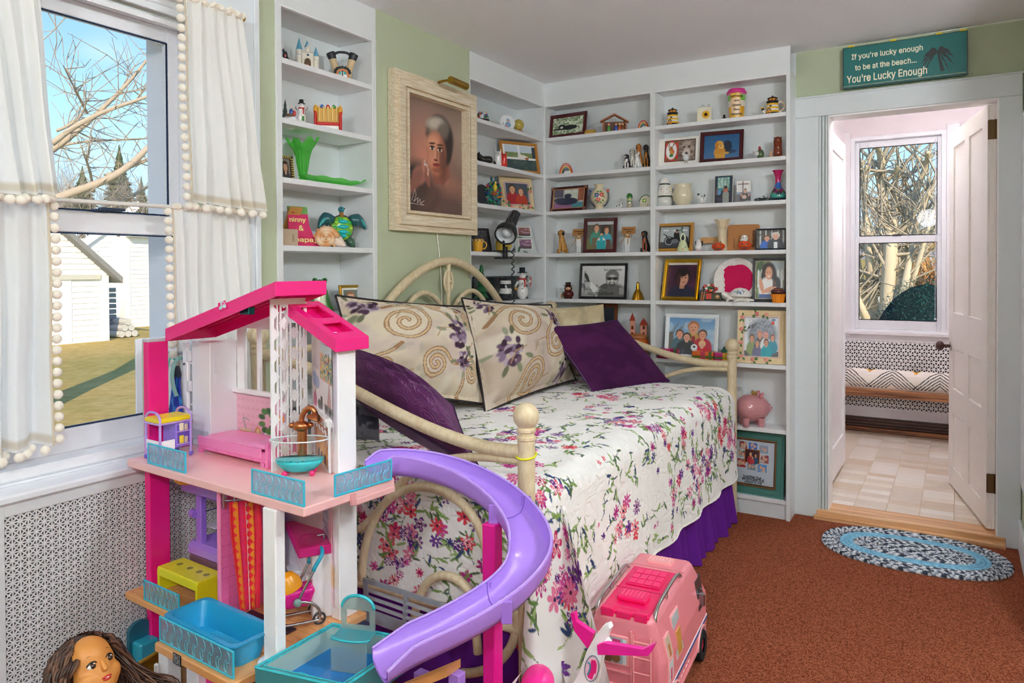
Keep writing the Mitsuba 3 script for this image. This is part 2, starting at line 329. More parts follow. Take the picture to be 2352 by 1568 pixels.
def lattice(w,h,s,bw,med=True,th=.004):
 """flat strips over w x h in x, z: square lattice with diagonals, or a triangular lattice"""
 R=sbox(0,0,w,h);m=MB();L=math.hypot(w,h)
 fam=[(0,s),(90,s),(45,s/math.sqrt(2)),(135,s/math.sqrt(2))]if med else[(0,s*math.sqrt(3)/2),(60,s*math.sqrt(3)/2),(120,s*math.sqrt(3)/2)]
 for ang,d in fam:
  a=math.radians(ang);dx,dz=math.cos(a),math.sin(a);nx,nz=-dz,dx
  for i in range(-int(L/d)-1,int(L/d)+2):
   g=shapely.LineString([(nx*d*i-dx*L*2,nz*d*i-dz*L*2),(nx*d*i+dx*L*2,nz*d*i+dz*L*2)]).intersection(R)
   if g.is_empty or g.length<.004:continue
   (x0,z0),(x1,z1)=g.coords[0],g.coords[-1]
   ox,oz=nx*bw/2,nz*bw/2;t=th*(1-.02*(ang/30))
   m.add(quadbox([[x0-ox,0,z0-oz],[x0-ox,t,z0-oz],[x0+ox,0,z0+oz],[x0+ox,t,z0+oz],[x1-ox,0,z1-oz],[x1-ox,t,z1-oz],[x1+ox,0,z1+oz],[x1+ox,t,z1+oz]][0:8]))
 return m.mesh()[0]
hp_=struct('trim_3',MB().add(box(hw_l,hw_r,HY-.012,HY,.715,.765)).add(box(hw_l,hw_r,HY-.012,HY,.14,.215)),'m_satin','e0dbe0')
gx=xf(lattice(.92,.50,.030,.0075,False),mat4((hw_l,HY-.012,.215)))
solo('perforated_panel','white perforated metal panel under the far hall window behind the bench','panel',gx,'m_satin','e8e4e4')
solo('panel_backing','dark sheet standing for the shade behind the perforated hall panel','backing',box(hw_l,hw_r,HY-.004,HY-.001,.2,.73),'m_matte','2a2a2c')  # shade behind the holes, put in as a dark sheet
b=thing('wall_bench','walnut wall bench board in the hall under the window','bench')
part(b,'seat_board',box(hw_l,hw_r,HY-.34,HY-.013,.345,.400,.004),'m_walnut')
CX0,CX1,CD=hw_l+.005,2.50,.33
P=Paint(360,60,'efe6da',CX1-CX0,.16)
for i in range(5):
 cx=.10+i*.295-.05
 for r in range(6):
  a=.035+.022*r;P.line([(cx-a*1.15,.012),(cx-a*.45,.012+a*.55),(cx,.02+a*.72),(cx+a*.45,.012+a*.55),(cx+a*1.15,.012)],.0055,'3a3a3c')
 P.poly([(cx+.147-.075,.165),(cx+.147,.098),(cx+.147+.075,.165)],'d9a03c').poly([(cx+.147-.062,.165),(cx+.147,.112),(cx+.147+.062,.165)],'3f4350').poly([(cx+.147-.02,.165),(cx+.147,.146),(cx+.147+.02,.165)],'e6e0d6')
nx=360;tt=np.linspace(0,1,60)
ang=np.clip(tt*1.3,0,1)*math.pi/2
X,TT=np.meshgrid(np.linspace(CX0,CX1,nx),tt)
yy=np.where(TT<.55,-.30-.03*np.sin(TT/.55*math.pi/2)*0,-.30+(TT-.55)/.45*.27)-.0
zz=np.where(TT<.55,.40+.10*(TT/.55),.50+.022*np.sin((TT-.55)/.45*math.pi))
yy=yy-.018*np.sin(np.clip(TT/.55,0,1)*math.pi)
cush=thing('bench_cushion','long cream cushion with black chevron arches and gold diamonds on the hall bench','cushion')
part(cush,'cover',(grid(X,HY+yy,zz),P.c.reshape(-1,3)),'m_cloth',None,True)
part(cush,'base',box(CX0,CX1,HY-.30,HY-.03,.40,.49,.01),'m_cloth','e8dccc')
ht=thing('baseboard_heater','dark brown slatted baseboard heater along the hall wall','heater')
for i in range(4):part(ht,'slat',box(hw_l,hw_r,HY-.05+.008*i,HY-.013,.05+i*.022,.062+i*.022,.002),'m_satin','5a3b32')
part(ht,'plinth',box(hw_l,hw_r,HY-.075,HY-.05,HFZ,HFZ+.03,.003),'m_walnut')
part(ht,'back',box(hw_l,hw_r,HY-.02,HY-.012,.045,.14),'m_satin','3a2a26')
# hall door leaf
dth=math.radians(101.5);dlen=.80
dd=thing('panel_door','white panelled interior door standing open into the hall','door')
DM=mat4((2.262,YW+.06,0),math.degrees(dth))
dz0,dz1,dt=.052,2.02,.036
def D(*a,b=.002):return xf(box(*a,b),DM)
st=.10;midx=dlen/2
rows=[(.16,.46),(.60,.82),(1.02,1.93)]
dm=MB().add(box(0,dlen,.010,dt-.010,dz0,dz1))
for x0,x1 in((0,st),(dlen-st,dlen),(midx-st*.45,midx+st*.45)):dm.add(box(x0,x1,0,dt,dz0,dz1,.002))
for z0,z1 in((dz0,.16),(.46,.60),(.82,1.02),(1.93,dz1)):dm.add(box(0,dlen,.0004,dt-.0004,z0,z1,.002))
part(dd,'leaf',xf(dm.mesh()[0],DM),'m_satin','ebe5e0')
for z0,z1 in rows:
 for x0,x1 in((st+.006,midx-st*.45-.006),(midx+st*.45+.006,dlen-st-.006)):part(dd,'panel',xf(box(x0,x1,.007,dt-.007,z0+.006,z1-.006,.004),DM),'m_satin','ece6e1')
for z in(.22,1.86):part(dd,'hinge',MB().add(xf(tube([[-.004,dt/2-.02,z],[-.004,dt/2-.02,z+.09]],.008,8),DM)).add(D(-.006,.001,.004,dt,z,z+.09)),'m_metal','6a563a')
kn=part(dd,'door_knob',MB().add(xf(ell((dlen-.06,dt+.055,.83),(.027,.022,.027)),DM)).add(xf(tube([[dlen-.06,dt,.83],[dlen-.06,dt+.05,.83]],.009),DM)),'m_gloss','3a1612',True,label='dark brown round knob')
part(kn,'rosette',xf(tube([[dlen-.06,dt-.001,.83],[dlen-.06,dt+.006,.83]],.026,20),DM),'m_metal','b9b4ac')
# LEFT WINDOW, CURTAINS, RADIATOR COVER
kl,bb,i0,i1=win('window_1',WY0,WY1,WZ0,WZ1,1.444,-.05,'y',.04,'20304a',.062)
part(kl,'casing',MB().add(box(0,.018,WY1,-2.10,.70,2.25,.003)).add(box(.018,.026,-2.128,-2.105,.70,2.25,.003)),'m_satin',WHITE)
part(kl,'casing',box(0,.018,WY0-.16,WY0,.70,2.25,.003),'m_satin',WHITE)
part(kl,'head_casing',MB().add(box(0,.018,WY0-.16,-2.10,WZ1,2.25,.003)).add(box(0,.03,WY0-.17,-2.09,2.235,2.262,.004)).add(box(0,.010,WY0,WY1,WZ1-.02,WZ1)),'m_satin',WHITE)
part(kl,'stool',box(-.035,.040,WY0-.16,-2.10,.727,.757,.006),'m_satin','e6e8ec')
part(kl,'sash_lock',MB().add(box(-.075,-.045,-2.645,-2.60,1.446,1.454,.002)).add(box(-.07,-.05,-2.625,-2.55,1.452,1.460,.002)),'m_plastic','1d2a44')
part(kl,'inner_stop',MB().add(box(-.03,-.018,WY1-.045,WY1-.03,.76,2.06)).add(box(-.03,-.018,WY0+.03,WY1-.03,2.045,2.06)),'m_satin','e8e8ec')
rod=solo('curtain_rod','brass curtain rod with a round end knob above the left window','curtain rod',MB().tb([[.07,-3.3,2.113],[.07,-2.226,2.113]],.006,'b98a3a').el((.07,-2.218,2.113),(.014,.016,.014),'c79a45'),'m_metal',None,True)
part(rod,'bracket',box(.018,.07,-2.245,-2.238,2.10,2.118,.002),'m_metal','a57c36')
solo('tension_rod','thin white curtain rod across the middle of the left window','curtain rod',tube([[.045,-3.15,1.458],[.045,-2.12,1.472]],.0065,10),'m_satin','d9d6cf',True)
pom=shape(ell((0,0,0),(.0125,.0125,.0125),2),'m_cloth','efe9dc',True)
poml=shape(xf(ell((0,0,0),(.0125,.0125,.0125),2),mat4()),'m_cloth','e4ddd0',True)
def curtain(label,x0,tl,tr,bl,br,ztl,ztr,zbl,zbr,folds,seed,edge,hem=True,amp=.016):
 r=np.random.default_rng(seed);ph=r.uniform(0,6);nu,nv=folds*14,60
 u,v=np.meshgrid(np.linspace(0,1,nu),np.linspace(0,1,nv));u2=u+.35/folds*np.sin(2*math.pi*u*1.3+ph)*v
 wv=np.sin(2*math.pi*folds*u2+ph)+.4*np.sin(2*math.pi*folds*1.7*u2+2*ph)
 def pos(u,v,wv):
  y=(tl+(tr-tl)*u)*(1-v)+(bl+(br-bl)*u)*v;z=(ztl+(ztr-ztl)*u)*(1-v)+(zbl+(zbr-zbl)*u)*v
  return x0+amp*wv*(.45+.75*v)+.004*np.sin(9*v+5*u),y,z-.004*wv*v
 X,Y,Z=pos(u,v,wv)
 col=np.empty((nv,nu,3));col[:]=lin('fbfaf7');col[(v>.955)&(v<.985)]=lin('e2d9c8')
 k=thing('curtain',label,'curtain')
 part(k,'panel',(grid(X,Y,Z),col.reshape(-1,3)),'m_thin',None,True)
 part(k,'gathered_heading',(lambda a:xf(tube(a,.009,6),mat4()))(np.stack([x0+.012*np.sin(np.linspace(0,folds*9,folds*14)),np.linspace(tl,tr,folds*14),np.linspace(ztl,ztr,folds*14)+.004*np.sin(np.linspace(0,folds*14,folds*14))],1)),'m_cloth','efe8da')
 tp=MB();pts=[]
 if hem:
  n=max(4,int(abs(br-bl)/.021))
  for i in range(n):
   q=(i+.5)/n;a=np.array(pos(q,1.,np.interp(q,np.linspace(0,1,nu),wv[-1])));pts.append(a+[0,0,-.014])
 if edge is not None:
  L=abs(zbl-ztl);n=int(L/.029);e=1-edge
  for i in range(n):
   q=(i+.5)/n;a=np.array(pos(float(e),q,np.interp(q,np.linspace(0,1,nv),wv[:,-1 if e else 0])));s=1 if e else-1
   pts.append(a+[0,s*.016,0]);tp.tb([a,a+[.003,s*.006,.007],a+[0,s*.016,0]],.0012,'d8c9ac',4)
  ed=np.array([pos(float(e),q,np.interp(q,np.linspace(0,1,nv),wv[:,-1 if e else 0]))for q in np.linspace(0,1,30)])
  tp.tb(ed+[.002,0,0],.0032,'cfc4b0',5)
  part(k,'trim_cord',tp,'m_cloth')
 for a in pts:part(k,'pompom',pom,xf=T().translate([float(x)for x in a]))
 return k
curtain('short white curtain with pompom trim on the upper right of the window',.085,-2.444,-2.222,-2.438,-2.150,2.113,2.113,1.485,1.474,5,3,1)
curtain('short white curtain on the upper left of the window, swept outward at its hem',.085,-3.30,-2.862,-3.20,-2.815,2.113,2.113,1.445,1.475,8,5,None)
curtain('long white curtain with pompom edge below, right of the window',.05,-2.458,-2.170,-2.440,-2.160,1.468,1.472,.79,.79,6,9,1)
curtain('long white curtain with pompom edge below, left of the window at the picture edge',.05,-3.25,-2.828,-3.22,-2.832,1.458,1.46,.795,.815,7,12,0)
rc=thing('radiator_cover','white wooden radiator cover with a star-pierced metal grille below the left window','radiator cover')
RX=.105;RY0,RY1=-3.6,-2.03
part(rc,'top_board',box(0,RX+.012,RY0,RY1,.694,.716,.005),'m_satin','e3e5ea')
part(rc,'back_ledge',box(0,.03,RY0,RY1,.716,.727,.002),'m_satin','dcdee2')
gy0,gy1,gz0,gz1=-2.962,-2.09,.06,.662
part(rc,'frame',MB().add(box(RX-.018,RX,RY0,gy0,0,.694,.001)).add(box(RX-.018,RX,gy1,RY1,0,.694,.001)).add(box(RX-.018,RX,gy0,gy1,gz1,.694,.001)).add(box(RX-.018,RX,gy0,gy1,0,gz0,.001)).add(box(0,RX-.018,RY1-.018,RY1,0,.694)),'m_satin','d4d6d8')
GP=.0188
lt=lattice(gy1-gy0,gz1-gz0,GP,.0034,True,.003)
part(rc,'pierced_grille',xf(lt,mat4((RX-.004,gy0,gz0),90)),'m_satin','d6d6d8',label='white metal grille pierced in a star pattern',kind='stuff')
hub=MB();hm=xf(trimesh.creation.cylinder(.0042,.0012,sections=8),mat4((0,0,0),0,0,90))
for i in range(1,int((gz1-gz0)/GP)):
 for j in range(1,int((gy1-gy0)/GP)):hub.add(hm,'d6d6d8',mat4((RX-.0041,gy0+j*GP,gz0+i*GP)))
part(rc,'grille_hub',hub,'m_satin','d6d6d8',kind='stuff')
rad=solo('radiator','grey cast-iron radiator columns behind the pierced cover','radiator',MB(),'m_satin')if False else thing('radiator','dark ribbed radiator hidden behind the pierced cover under the window','radiator')
for i in range(18):part(rad,'column',box(.02,.06,-2.94+i*.048,-2.91+i*.048,.08,.60,.01),'m_satin','6d6a64')
# SIGN OVER THE DOOR
sx0,sx1,sz0,sz1,sy=1.622,2.146,2.150,2.352,YW-.035
sg=thing('beach_sign','green wooden sign with cream lettering and a palm tree above the doorway','sign')
part(sg,'board',box(sx0,sx1,sy-.008,sy+.008,sz0,sz1,.002),'m_satin','1f6a66')
part(sg,'border',MB().bx(sx0,sx1,sy-.009,sy-.0079,sz0,sz0+.005,'2a3f3c').bx(sx0,sx0+.004,sy-.009,sy-.0079,sz0,sz1,'2a3f3c').bx(sx1-.004,sx1,sy-.009,sy-.0079,sz0,sz1,'2a3f3c').bx(sx0,sx1,sy-.009,sy-.0079,sz1-.003,sz1,'2a3f3c').bx(sx0+.006,sx1-.006,sy-.0088,sy-.0079,sz0+.010,sz0+.013,'a89a86'),'m_satin')
def text(s,h,w,x,z,bold=True,depth=.0016,squeeze=None):
 m=meshkit.text_mesh(s,h,depth,bold);b=m.bounds;k=w/(b[1][0]-b[0][0])
 v=(m.vertices-[b[0][0],0,0])*[k,1,1];v=np.stack([x+v[:,0],-v[:,2],z+v[:,1]],1)
 return trimesh.Trimesh(v,m.faces,process=False)
for s,h,w,x,z in(("If you're lucky enough",.025,.305,.040,.140),('to be at the beach...',.025,.265,.055,.086),("You're Lucky Enough",.034,.345,.018,.028)):
 part(sg,'lettering',xf(text(s,h,w,0,0),mat4((sx0+x,sy-.0083,sz0+z))),'m_satin','f0e6cd')
pm=[]
base=np.array([.425,.03]);top=np.array([.405,.125])
pm.append(Polygon([(.418,.030),(.434,.030),(.418,.085),(.410,.128),(.402,.126),(.410,.08)]))
rr=np.random.default_rng(2)
for a in(175,150,120,65,40,15,-15,195,215,-45):
 q=math.radians(a);L=.068;pts=[top+L*t*np.array([math.cos(q),math.sin(q)])+np.array([0,-.055*t*t])for t in np.linspace(0,1,8)]
 w=[.002+.010*math.sin(t*math.pi)**.7 for t in np.linspace(0,1,8)]
 pm.append(Polygon([tuple(p+[0,.3*k])for p,k in zip(pts,w)]+[tuple(p-[0,k*(.5+.5*(i%2))])for i,(p,k)in reversed(list(enumerate(zip(pts,w))))]).buffer(0))
pl=shapely.union_all(pm);pl=pl if pl.geom_type=='Polygon' else max(pl.geoms,key=lambda g:g.area)
e=extr(pl,.0015);part(sg,'palm_tree',trimesh.Trimesh(np.stack([sx0+e.vertices[:,0],sy-.0082-e.vertices[:,2],sz0+e.vertices[:,1]],1),e.faces,process=False),'m_satin','2a2c2c',label='dark painted palm tree')
for x in(1.645,1.83,2.02,2.115):part(sg,'yellow_clip',box(x,x+.028,sy-.012,sy+.012,sz1-.001,sz1+.008,.002),'m_plastic','d9c23a')
for x,s in((sx0-.002,-1),(sx1,1)):part(sg,'screw_hook',tube([[x,sy-.004,sz0-.002],[x+s*.008,sy-.008,sz0+.004],[x+s*.014,sy-.008,sz0+.014]],.002,6),'m_metal','cfcfcf')
# OUTDOORS
scene['m_lawn']=two({'type':'diffuse','reflectance':proc(lambda p,n,uv:mix(mix(L3('c2aa6c'),L3('a09a5a'),smoothstep(.35,.65,fbm(p.x*.35,p.y*.35,0.,4))),mix(L3('9a8a4c'),L3('e2d09c'),fbm(p.x*9,p.y*9)),.45))})
GZ=-.5
gx_,gy_=np.meshgrid(np.r_[np.linspace(-160,-60,12),np.linspace(-55,80,46)],np.r_[np.linspace(-60,60,50),np.linspace(70,220,14)])
rr2=np.hypot(gx_-2,gy_+4);hz=GZ+np.clip(rr2-26,0,200)*.035+np.where(rr2>40,(meshkit.fbm(np.stack([gx_*.02,gy_*.02,gx_*0],-1),3)-.4)*7*np.clip((rr2-40)/40,0,1),0)
struct('ground',grid(gx_,gy_,hz),'m_lawn')
def gzat(x,y):
 r=math.hypot(x-2,y+4);q=GZ+max(0,r-26)*.035
 return q+((meshkit.fbm(np.array([[x*.02,y*.02,0]]),3)[0]-.4)*7*min(1,max(0,(r-40)/40))if r>40 else 0)
def clap(y0,y1,z0,z1,x,dz=.13,poly=None):
 m=MB()
 for i in range(int((z1-z0)/dz)+1):
  a,b=z0+i*dz,min(z0+(i+1)*dz,z1)
  l,r=y0,y1
  if poly is not None:
   g=poly.intersection(sbox(y0-50,a,y1+50,b));
   if g.is_empty:continue
   l,_,r,_=g.bounds
  m.add(quadbox([[x,l,a],[x,l,b],[x,r,a],[x,r,b],[x+.035,l,a],[x+.012,l,b],[x+.035,r,a],[x+.012,r,b]]))
 return m.mesh()[0]
gr=thing('garage','white clapboard garage with a gable roof beyond the lawn','building')
X0=-16.5;R0=onp(245,632,0,X0);A0=onp(58,470,0,X0);ye,za,ye0=R0[1],A0[2],A0[1]
yl=2*ye0-ye;zw=R0[2]
gp=Polygon([(yl,GZ),(ye,GZ),(ye,zw),(ye0,za),(yl,zw)])
part(gr,'siding',clap(yl,ye,GZ,za,X0,.14,gp),'m_out','f2f4f8',kind='stuff')
part(gr,'wall',box(X0-7,X0,yl,ye,GZ-.3,zw),'m_out','f0f2f6')
part(gr,'corner_board',box(X0,X0+.06,ye-.16,ye+.02,GZ,zw,0),'m_out','f6f8fa')
part(gr,'belt_board',box(X0,X0+.09,yl,ye-.2,zw-.10,zw+.02),'m_out','c9ccc8')
part(gr,'garage_door',box(X0,X0+.05,ye0-1.6,ye-.9,GZ,zw-.1),'m_out','f4f6fa')
for s in(1,-1):
 yy=ye if s>0 else yl;q=quadbox([[X0-7,yy+s*.25,zw-.2],[X0-7,yy+s*.25,zw-.05],[X0-7,ye0,za+.05],[X0-7,ye0,za+.2],[X0+.3,yy+s*.25,zw-.2],[X0+.3,yy+s*.25,zw-.05],[X0+.3,ye0,za+.05],[X0+.3,ye0,za+.2]])
 part(gr,'roof',q,'m_out','8f9296')
hs=thing('house','white clapboard house with a green framed window behind the garage','building')
X1=-20.;y3=onp(285,600,0,X1)[1];z3=onp(340,545,0,X1)[2];yb=onp(176,600,0,X1)[1]
ya=onp(180,578,0,X1);yc=onp(245,532,0,X1);sl=(yc[2]-ya[2])/(yc[1]-ya[1])
part(hs,'siding',clap(y3,y3+8,GZ,z3,X1,.14),'m_out','f4f6f9',kind='stuff')
gp2=Polygon([(yb-.6,GZ),(y3,GZ),(y3,ya[2]+sl*(y3-ya[1])),(ya[1],ya[2]),(yb-.6,ya[2]-.4)])
part(hs,'gable_siding',clap(yb-.6,y3,GZ,z3+3,X1-.4,.14,gp2),'m_out','eef2f8',kind='stuff')
part(hs,'wall',box(X1-6,X1-.4,yb-.4,y3,GZ-.3,ya[2]-.3),'m_out','eef0f4')
part(hs,'wall',box(X1-6,X1,y3,y3+8,GZ-.3,z3),'m_out','eef0f4')
part(hs,'corner_board',box(X1,X1+.06,y3-.02,y3+.16,GZ,z3),'m_out','fafbfc')
part(hs,'eave',box(X1-.2,X1+.35,y3,y3+8,z3,z3+.16),'m_out','dfe4ea')
part(hs,'roof',quadbox([[X1+.4,y3-.2,z3+.16],[X1+.4,y3-.2,z3+.3],[X1+.4,y3+8,z3+.16],[X1+.4,y3+8,z3+.3],[X1-6,y3-.2,z3+.55],[X1-6,y3-.2,z3+.7],[X1-6,y3+8,z3+.55],[X1-6,y3+8,z3+.7]]),'m_out','9a9c9e')
part(hs,'rake_board',quadbox([[X1-.35,ya[1]-.4,ya[2]-.4*sl-.1],[X1-.35,ya[1]-.4,ya[2]-.4*sl+.15],[X1-.35,yc[1]+1.2,yc[2]+1.2*sl-.1],[X1-.35,yc[1]+1.2,yc[2]+1.2*sl+.15],[X1-.25,ya[1]-.4,ya[2]-.4*sl-.1],[X1-.25,ya[1]-.4,ya[2]-.4*sl+.15],[X1-.25,yc[1]+1.2,yc[2]+1.2*sl-.1],[X1-.25,yc[1]+1.2,yc[2]+1.2*sl+.15]]),'m_out','e8edf2')
a=onp(358,770,0,X1+.06);b_=onp(420,618,0,X1+.06)
wn=part(hs,'window',MB().add(box(X1,X1+.10,a[1],a[1]+.13,a[2],b_[2])).add(box(X1,X1+.10,b_[1],b_[1]+.12,a[2],b_[2])).add(box(X1,X1+.10,a[1],b_[1],a[2],a[2]+.12)).add(box(X1,X1+.10,a[1],b_[1],b_[2]-.12,b_[2])).add(box(X1,X1+.10,a[1],b_[1],(a[2]+b_[2])/2-.12,(a[2]+b_[2])/2+.0)),'m_out','1f7a5c',label='green window frame')
part(wn,'pane',box(X1,X1+.045,a[1]+.1,b_[1],a[2]+.1,b_[2]-.1),'m_gloss','9fb2b8')
mu=MB()
for i in range(1,4):mu.add(box(X1+.04,X1+.07,a[1]+.13+i*.17,a[1]+.16+i*.17,(a[2]+b_[2])/2,b_[2]-.12))
for i in range(1,3):mu.add(box(X1+.04,X1+.07,a[1]+.13,b_[1],(a[2]+b_[2])/2+i*.28,(a[2]+b_[2])/2+i*.28+.03))
part(wn,'muntin',mu,'m_out','f2f5f5');part(wn,'window_cap',box(X1,X1+.2,a[1]-.15,b_[1]+.1,b_[2],b_[2]+.22),'m_out','c9d2d6')
va,vb=onp(243,787,0,-17.4),onp(264,662,0,-17.4)
sh=thing('louvered_shed_vent','grey louvered shed vent standing between garage and house','vent')
for i in range(9):part(sh,'louver',box(-17.5,-17.35,va[1],vb[1],GZ+.05+i*(vb[2]-GZ)/9,GZ+.05+(i+.75)*(vb[2]-GZ)/9),'m_out','7d8b94')
wp=thing('wood_pile','pale woodpile beside the shed vent','wood pile')
wq=onp(268,786,0,-17.0)
for i,(dy,dz)in enumerate([(0,0),(.18,0),(.36,0),(.09,.16),(.27,.16),(.18,.32)]):part(wp,'log',tube([[-17.5,wq[1]+dy,GZ+.1+dz],[-16.8,wq[1]+dy+.03,GZ+.1+dz]],.09,8),'m_out','c9ccce')
def bare_tree(name,label,base,h,r0,seed,col,lean=(0,0),depth=4,spread=34,group=None,kids=(3,5),up=.25):
 r=np.random.default_rng(seed);m=MB();tr=MB()
 def grow(p,d,L,rad,k):
  n=5;pts=[p];q=p.copy();dd=d.copy()
  for i in range(n):
   dd=dd+r.normal(0,.10,3)+[0,0,.03*up*10*(.3 if k==0 else.25)];dd/=np.linalg.norm(dd);q=q+dd*L/n;pts.append(q.copy())
  (tr if k==0 else m).add(tube(np.array(pts),np.linspace(rad,rad*.45,n+1),7 if k==0 else 5 if k==1 else 4 if k==2 else 3,cap=False),col if k<3 else(np.asarray(lin(col))*.85))
  if k>=depth:return
  for j in range(int(r.integers(kids[0],kids[1]+1))):
   t=r.uniform(.3,1.);i=min(n-1,int(t*n));a=pts[i]+(pts[i+1]-pts[i])*(t*n-i)
   ax=r.normal(0,1,3);ax-=dd*np.dot(ax,dd);ax/=np.linalg.norm(ax);sp=math.radians(r.uniform(spread*.6,spread*1.4))
   nd=dd*math.cos(sp)+ax*math.sin(sp);grow(a,nd,L*r.uniform(.5,.78),rad*.45*(1.1-.4*t),k+1)
 d0=np.array([lean[0],lean[1],1.]);d0/=np.linalg.norm(d0)
 base=np.asarray(base,float)
 grow(base,d0,h,r0,0)
 k=thing(name,label,'tree',group)
 part(k,'trunk',tr,'m_out',None,True);part(k,'branches',m,'m_out',None,True)
 return k
nt=thing('branching_tree','bare pale-barked tree whose long limbs cross the upper left window','tree')
def limb(px,x,r,n=24):
 p=np.array([onp(a,b,0,x+.25*i)for i,(a,b)in enumerate(px)]);return tube(spl(p,n),np.linspace(r[0],r[1],n),6)
BR=MB()
limbs=[([(60,490),(200,430),(290,385),(400,270),(470,200)],-7.,(.062,.022)),([(85,365),(160,315),(250,235),(320,160),(380,70)],-7.3,(.04,.01)),([(120,330),(220,265),(300,235),(400,195)],-6.8,(.035,.015)),([(110,345),(200,325),(300,320),(390,310)],-7.6,(.018,.008)),([(240,405),(330,370),(420,330)],-7.1,(.03,.02)),([(215,440),(205,390),(190,350)],-7.1,(.02,.006)),([(200,260),(170,200),(145,150)],-7.2,(.02,.006)),([(130,300),(185,265),(195,210)],-7.2,(.02,.006)),([(270,215),(330,205),(400,195)],-7.2,(.012,.006)),([(250,480),(320,440),(400,390)],-7.6,(.03,.012)),([(85,20),(150,30),(240,45)],-6.5,(.02,.006))]
rt=np.random.default_rng(8)
for px,x,r in limbs:
 BR.add(limb(px,x,r),'b9aea3');P3=spl(np.array([onp(a,b,0,x+.25*i)for i,(a,b)in enumerate(px)]),24)
 for j in range(16):
  a=P3[int(rt.integers(2,23))];d=rt.normal(0,1,3)*[.3,1,1]+[0,.35,.5];d/=np.linalg.norm(d);L=rt.uniform(.2,.75)
  q=[a,a+d*L*.5+rt.normal(0,.03,3),a+d*L+rt.normal(0,.06,3)];BR.add(tube(np.array(q),[.007,.005,.003],4,cap=False),'b3a698')
  d2=d+rt.normal(0,.5,3);BR.add(tube(np.array([q[1],q[1]+d2*L*.4]),[.005,.002],3,cap=False),'a89c90')
part(nt,'limbs',BR,'m_out',None,True)
tb=onp(20,640,0,-7.)
part(nt,'trunk',tube(np.array([[-7,tb[1]-.3,GZ-.1],[-7,tb[1]-.2,1.0],[-7,tb[1]-.05,2.0],[-7.1,tb[1]-.2,3.2],[-7.1,tb[1]+.2,4.6]]),[.26,.20,.17,.13,.08],10),'m_out','b9ab9a',True)
for i,(x,y,h,sd)in enumerate(((-2.6,-9.5,2.6,21),(-6.2,-6.3,2.4,33),(4.5,-13.5,3.0,45))):
 bare_tree('shade_tree',['bare tree on the lawn outside, nearest the window wall','bare tree on the lawn beyond the left window frame','bare tall tree behind the house corner'][i],(x,y,GZ-.1),h,.17,sd,'8d8376',depth=4,spread=36)
SPR=(('190',388,455,-46.,.95),('275',342,452,-52.,1.25),('325',410,470,-58.,.8),('160',425,470,-60,.8))
for i,(px,pt,pb,x,rw)in enumerate(SPR):
 a=onp(float(px),pb,0,x);t=onp(float(px),pt,0,x);m=MB();H=t[2]-a[2];rs=np.random.default_rng(i)
 for j in range(12):
  q=j/12;zz=a[2]-1.+(H+1)*q;m.add(lathe([(rw*(1-q)*1.15*rs.uniform(.85,1.1),zz),(rw*(1-q)*.35,zz+(H+1)/12*1.7),(0.001,zz+(H+1)/12*1.9)],9),'4f5a44',mat4((a[0],a[1],0),float(rs.uniform(0,40))))
 k=thing('spruce_tree',['narrow dark spruce in the woods, left one in the window','taller dark spruce in the woods, middle of the window','short spruce at the right of the distant woods','faint small spruce at the far left of the woods'][i],'tree')
 part(k,'foliage',m,'m_out');part(k,'trunk',tube([[a[0],a[1],gzat(a[0],a[1])-.3],[a[0],a[1],a[2]]],.15,6),'m_out','6a5f52')
rw=np.random.default_rng(77)
haze_bark_c=['b9b1ac','a8a3a2','c4b8ad','b0aeb2']  # distance haze put into the bark colours
for i in range(24):
 x=rw.uniform(-66,-36);q=rw.uniform(.40,.66);y=CAM[1]+q*(CAM[0]-x)
 bare_tree('woodland_tree','slender bare tree in haze-pale colours in the woods beyond the garage',(x,y,gzat(x,y)-.2),rw.uniform(3.0,4.6),.10,100+i,haze_bark_c[i%4],depth=3,spread=26,group='bare trees in the woods behind the garage',kids=(5,8),up=.4)
rb=np.random.default_rng(6);bk=MB()
for i in range(260):
 x=rb.uniform(-42,-27);q=rb.uniform(.38,.64);y=CAM[1]+q*(CAM[0]-x);z=gzat(x,y)
 for j in range(6):
  d=rb.normal(0,.35,3);d[2]=abs(d[2])+1.;bk.add(tube(np.array([[x,y,z],np.array([x,y,z])+d*rb.uniform(.8,2.0)]),[.03,.012],3,cap=False),['9a8f78','a89a80','8d8878','b2a68e'][j%4])
solo('brush_bank','tangle of tan brush on the bank behind the garage','brush',bk,'m_out',None,kind='stuff')
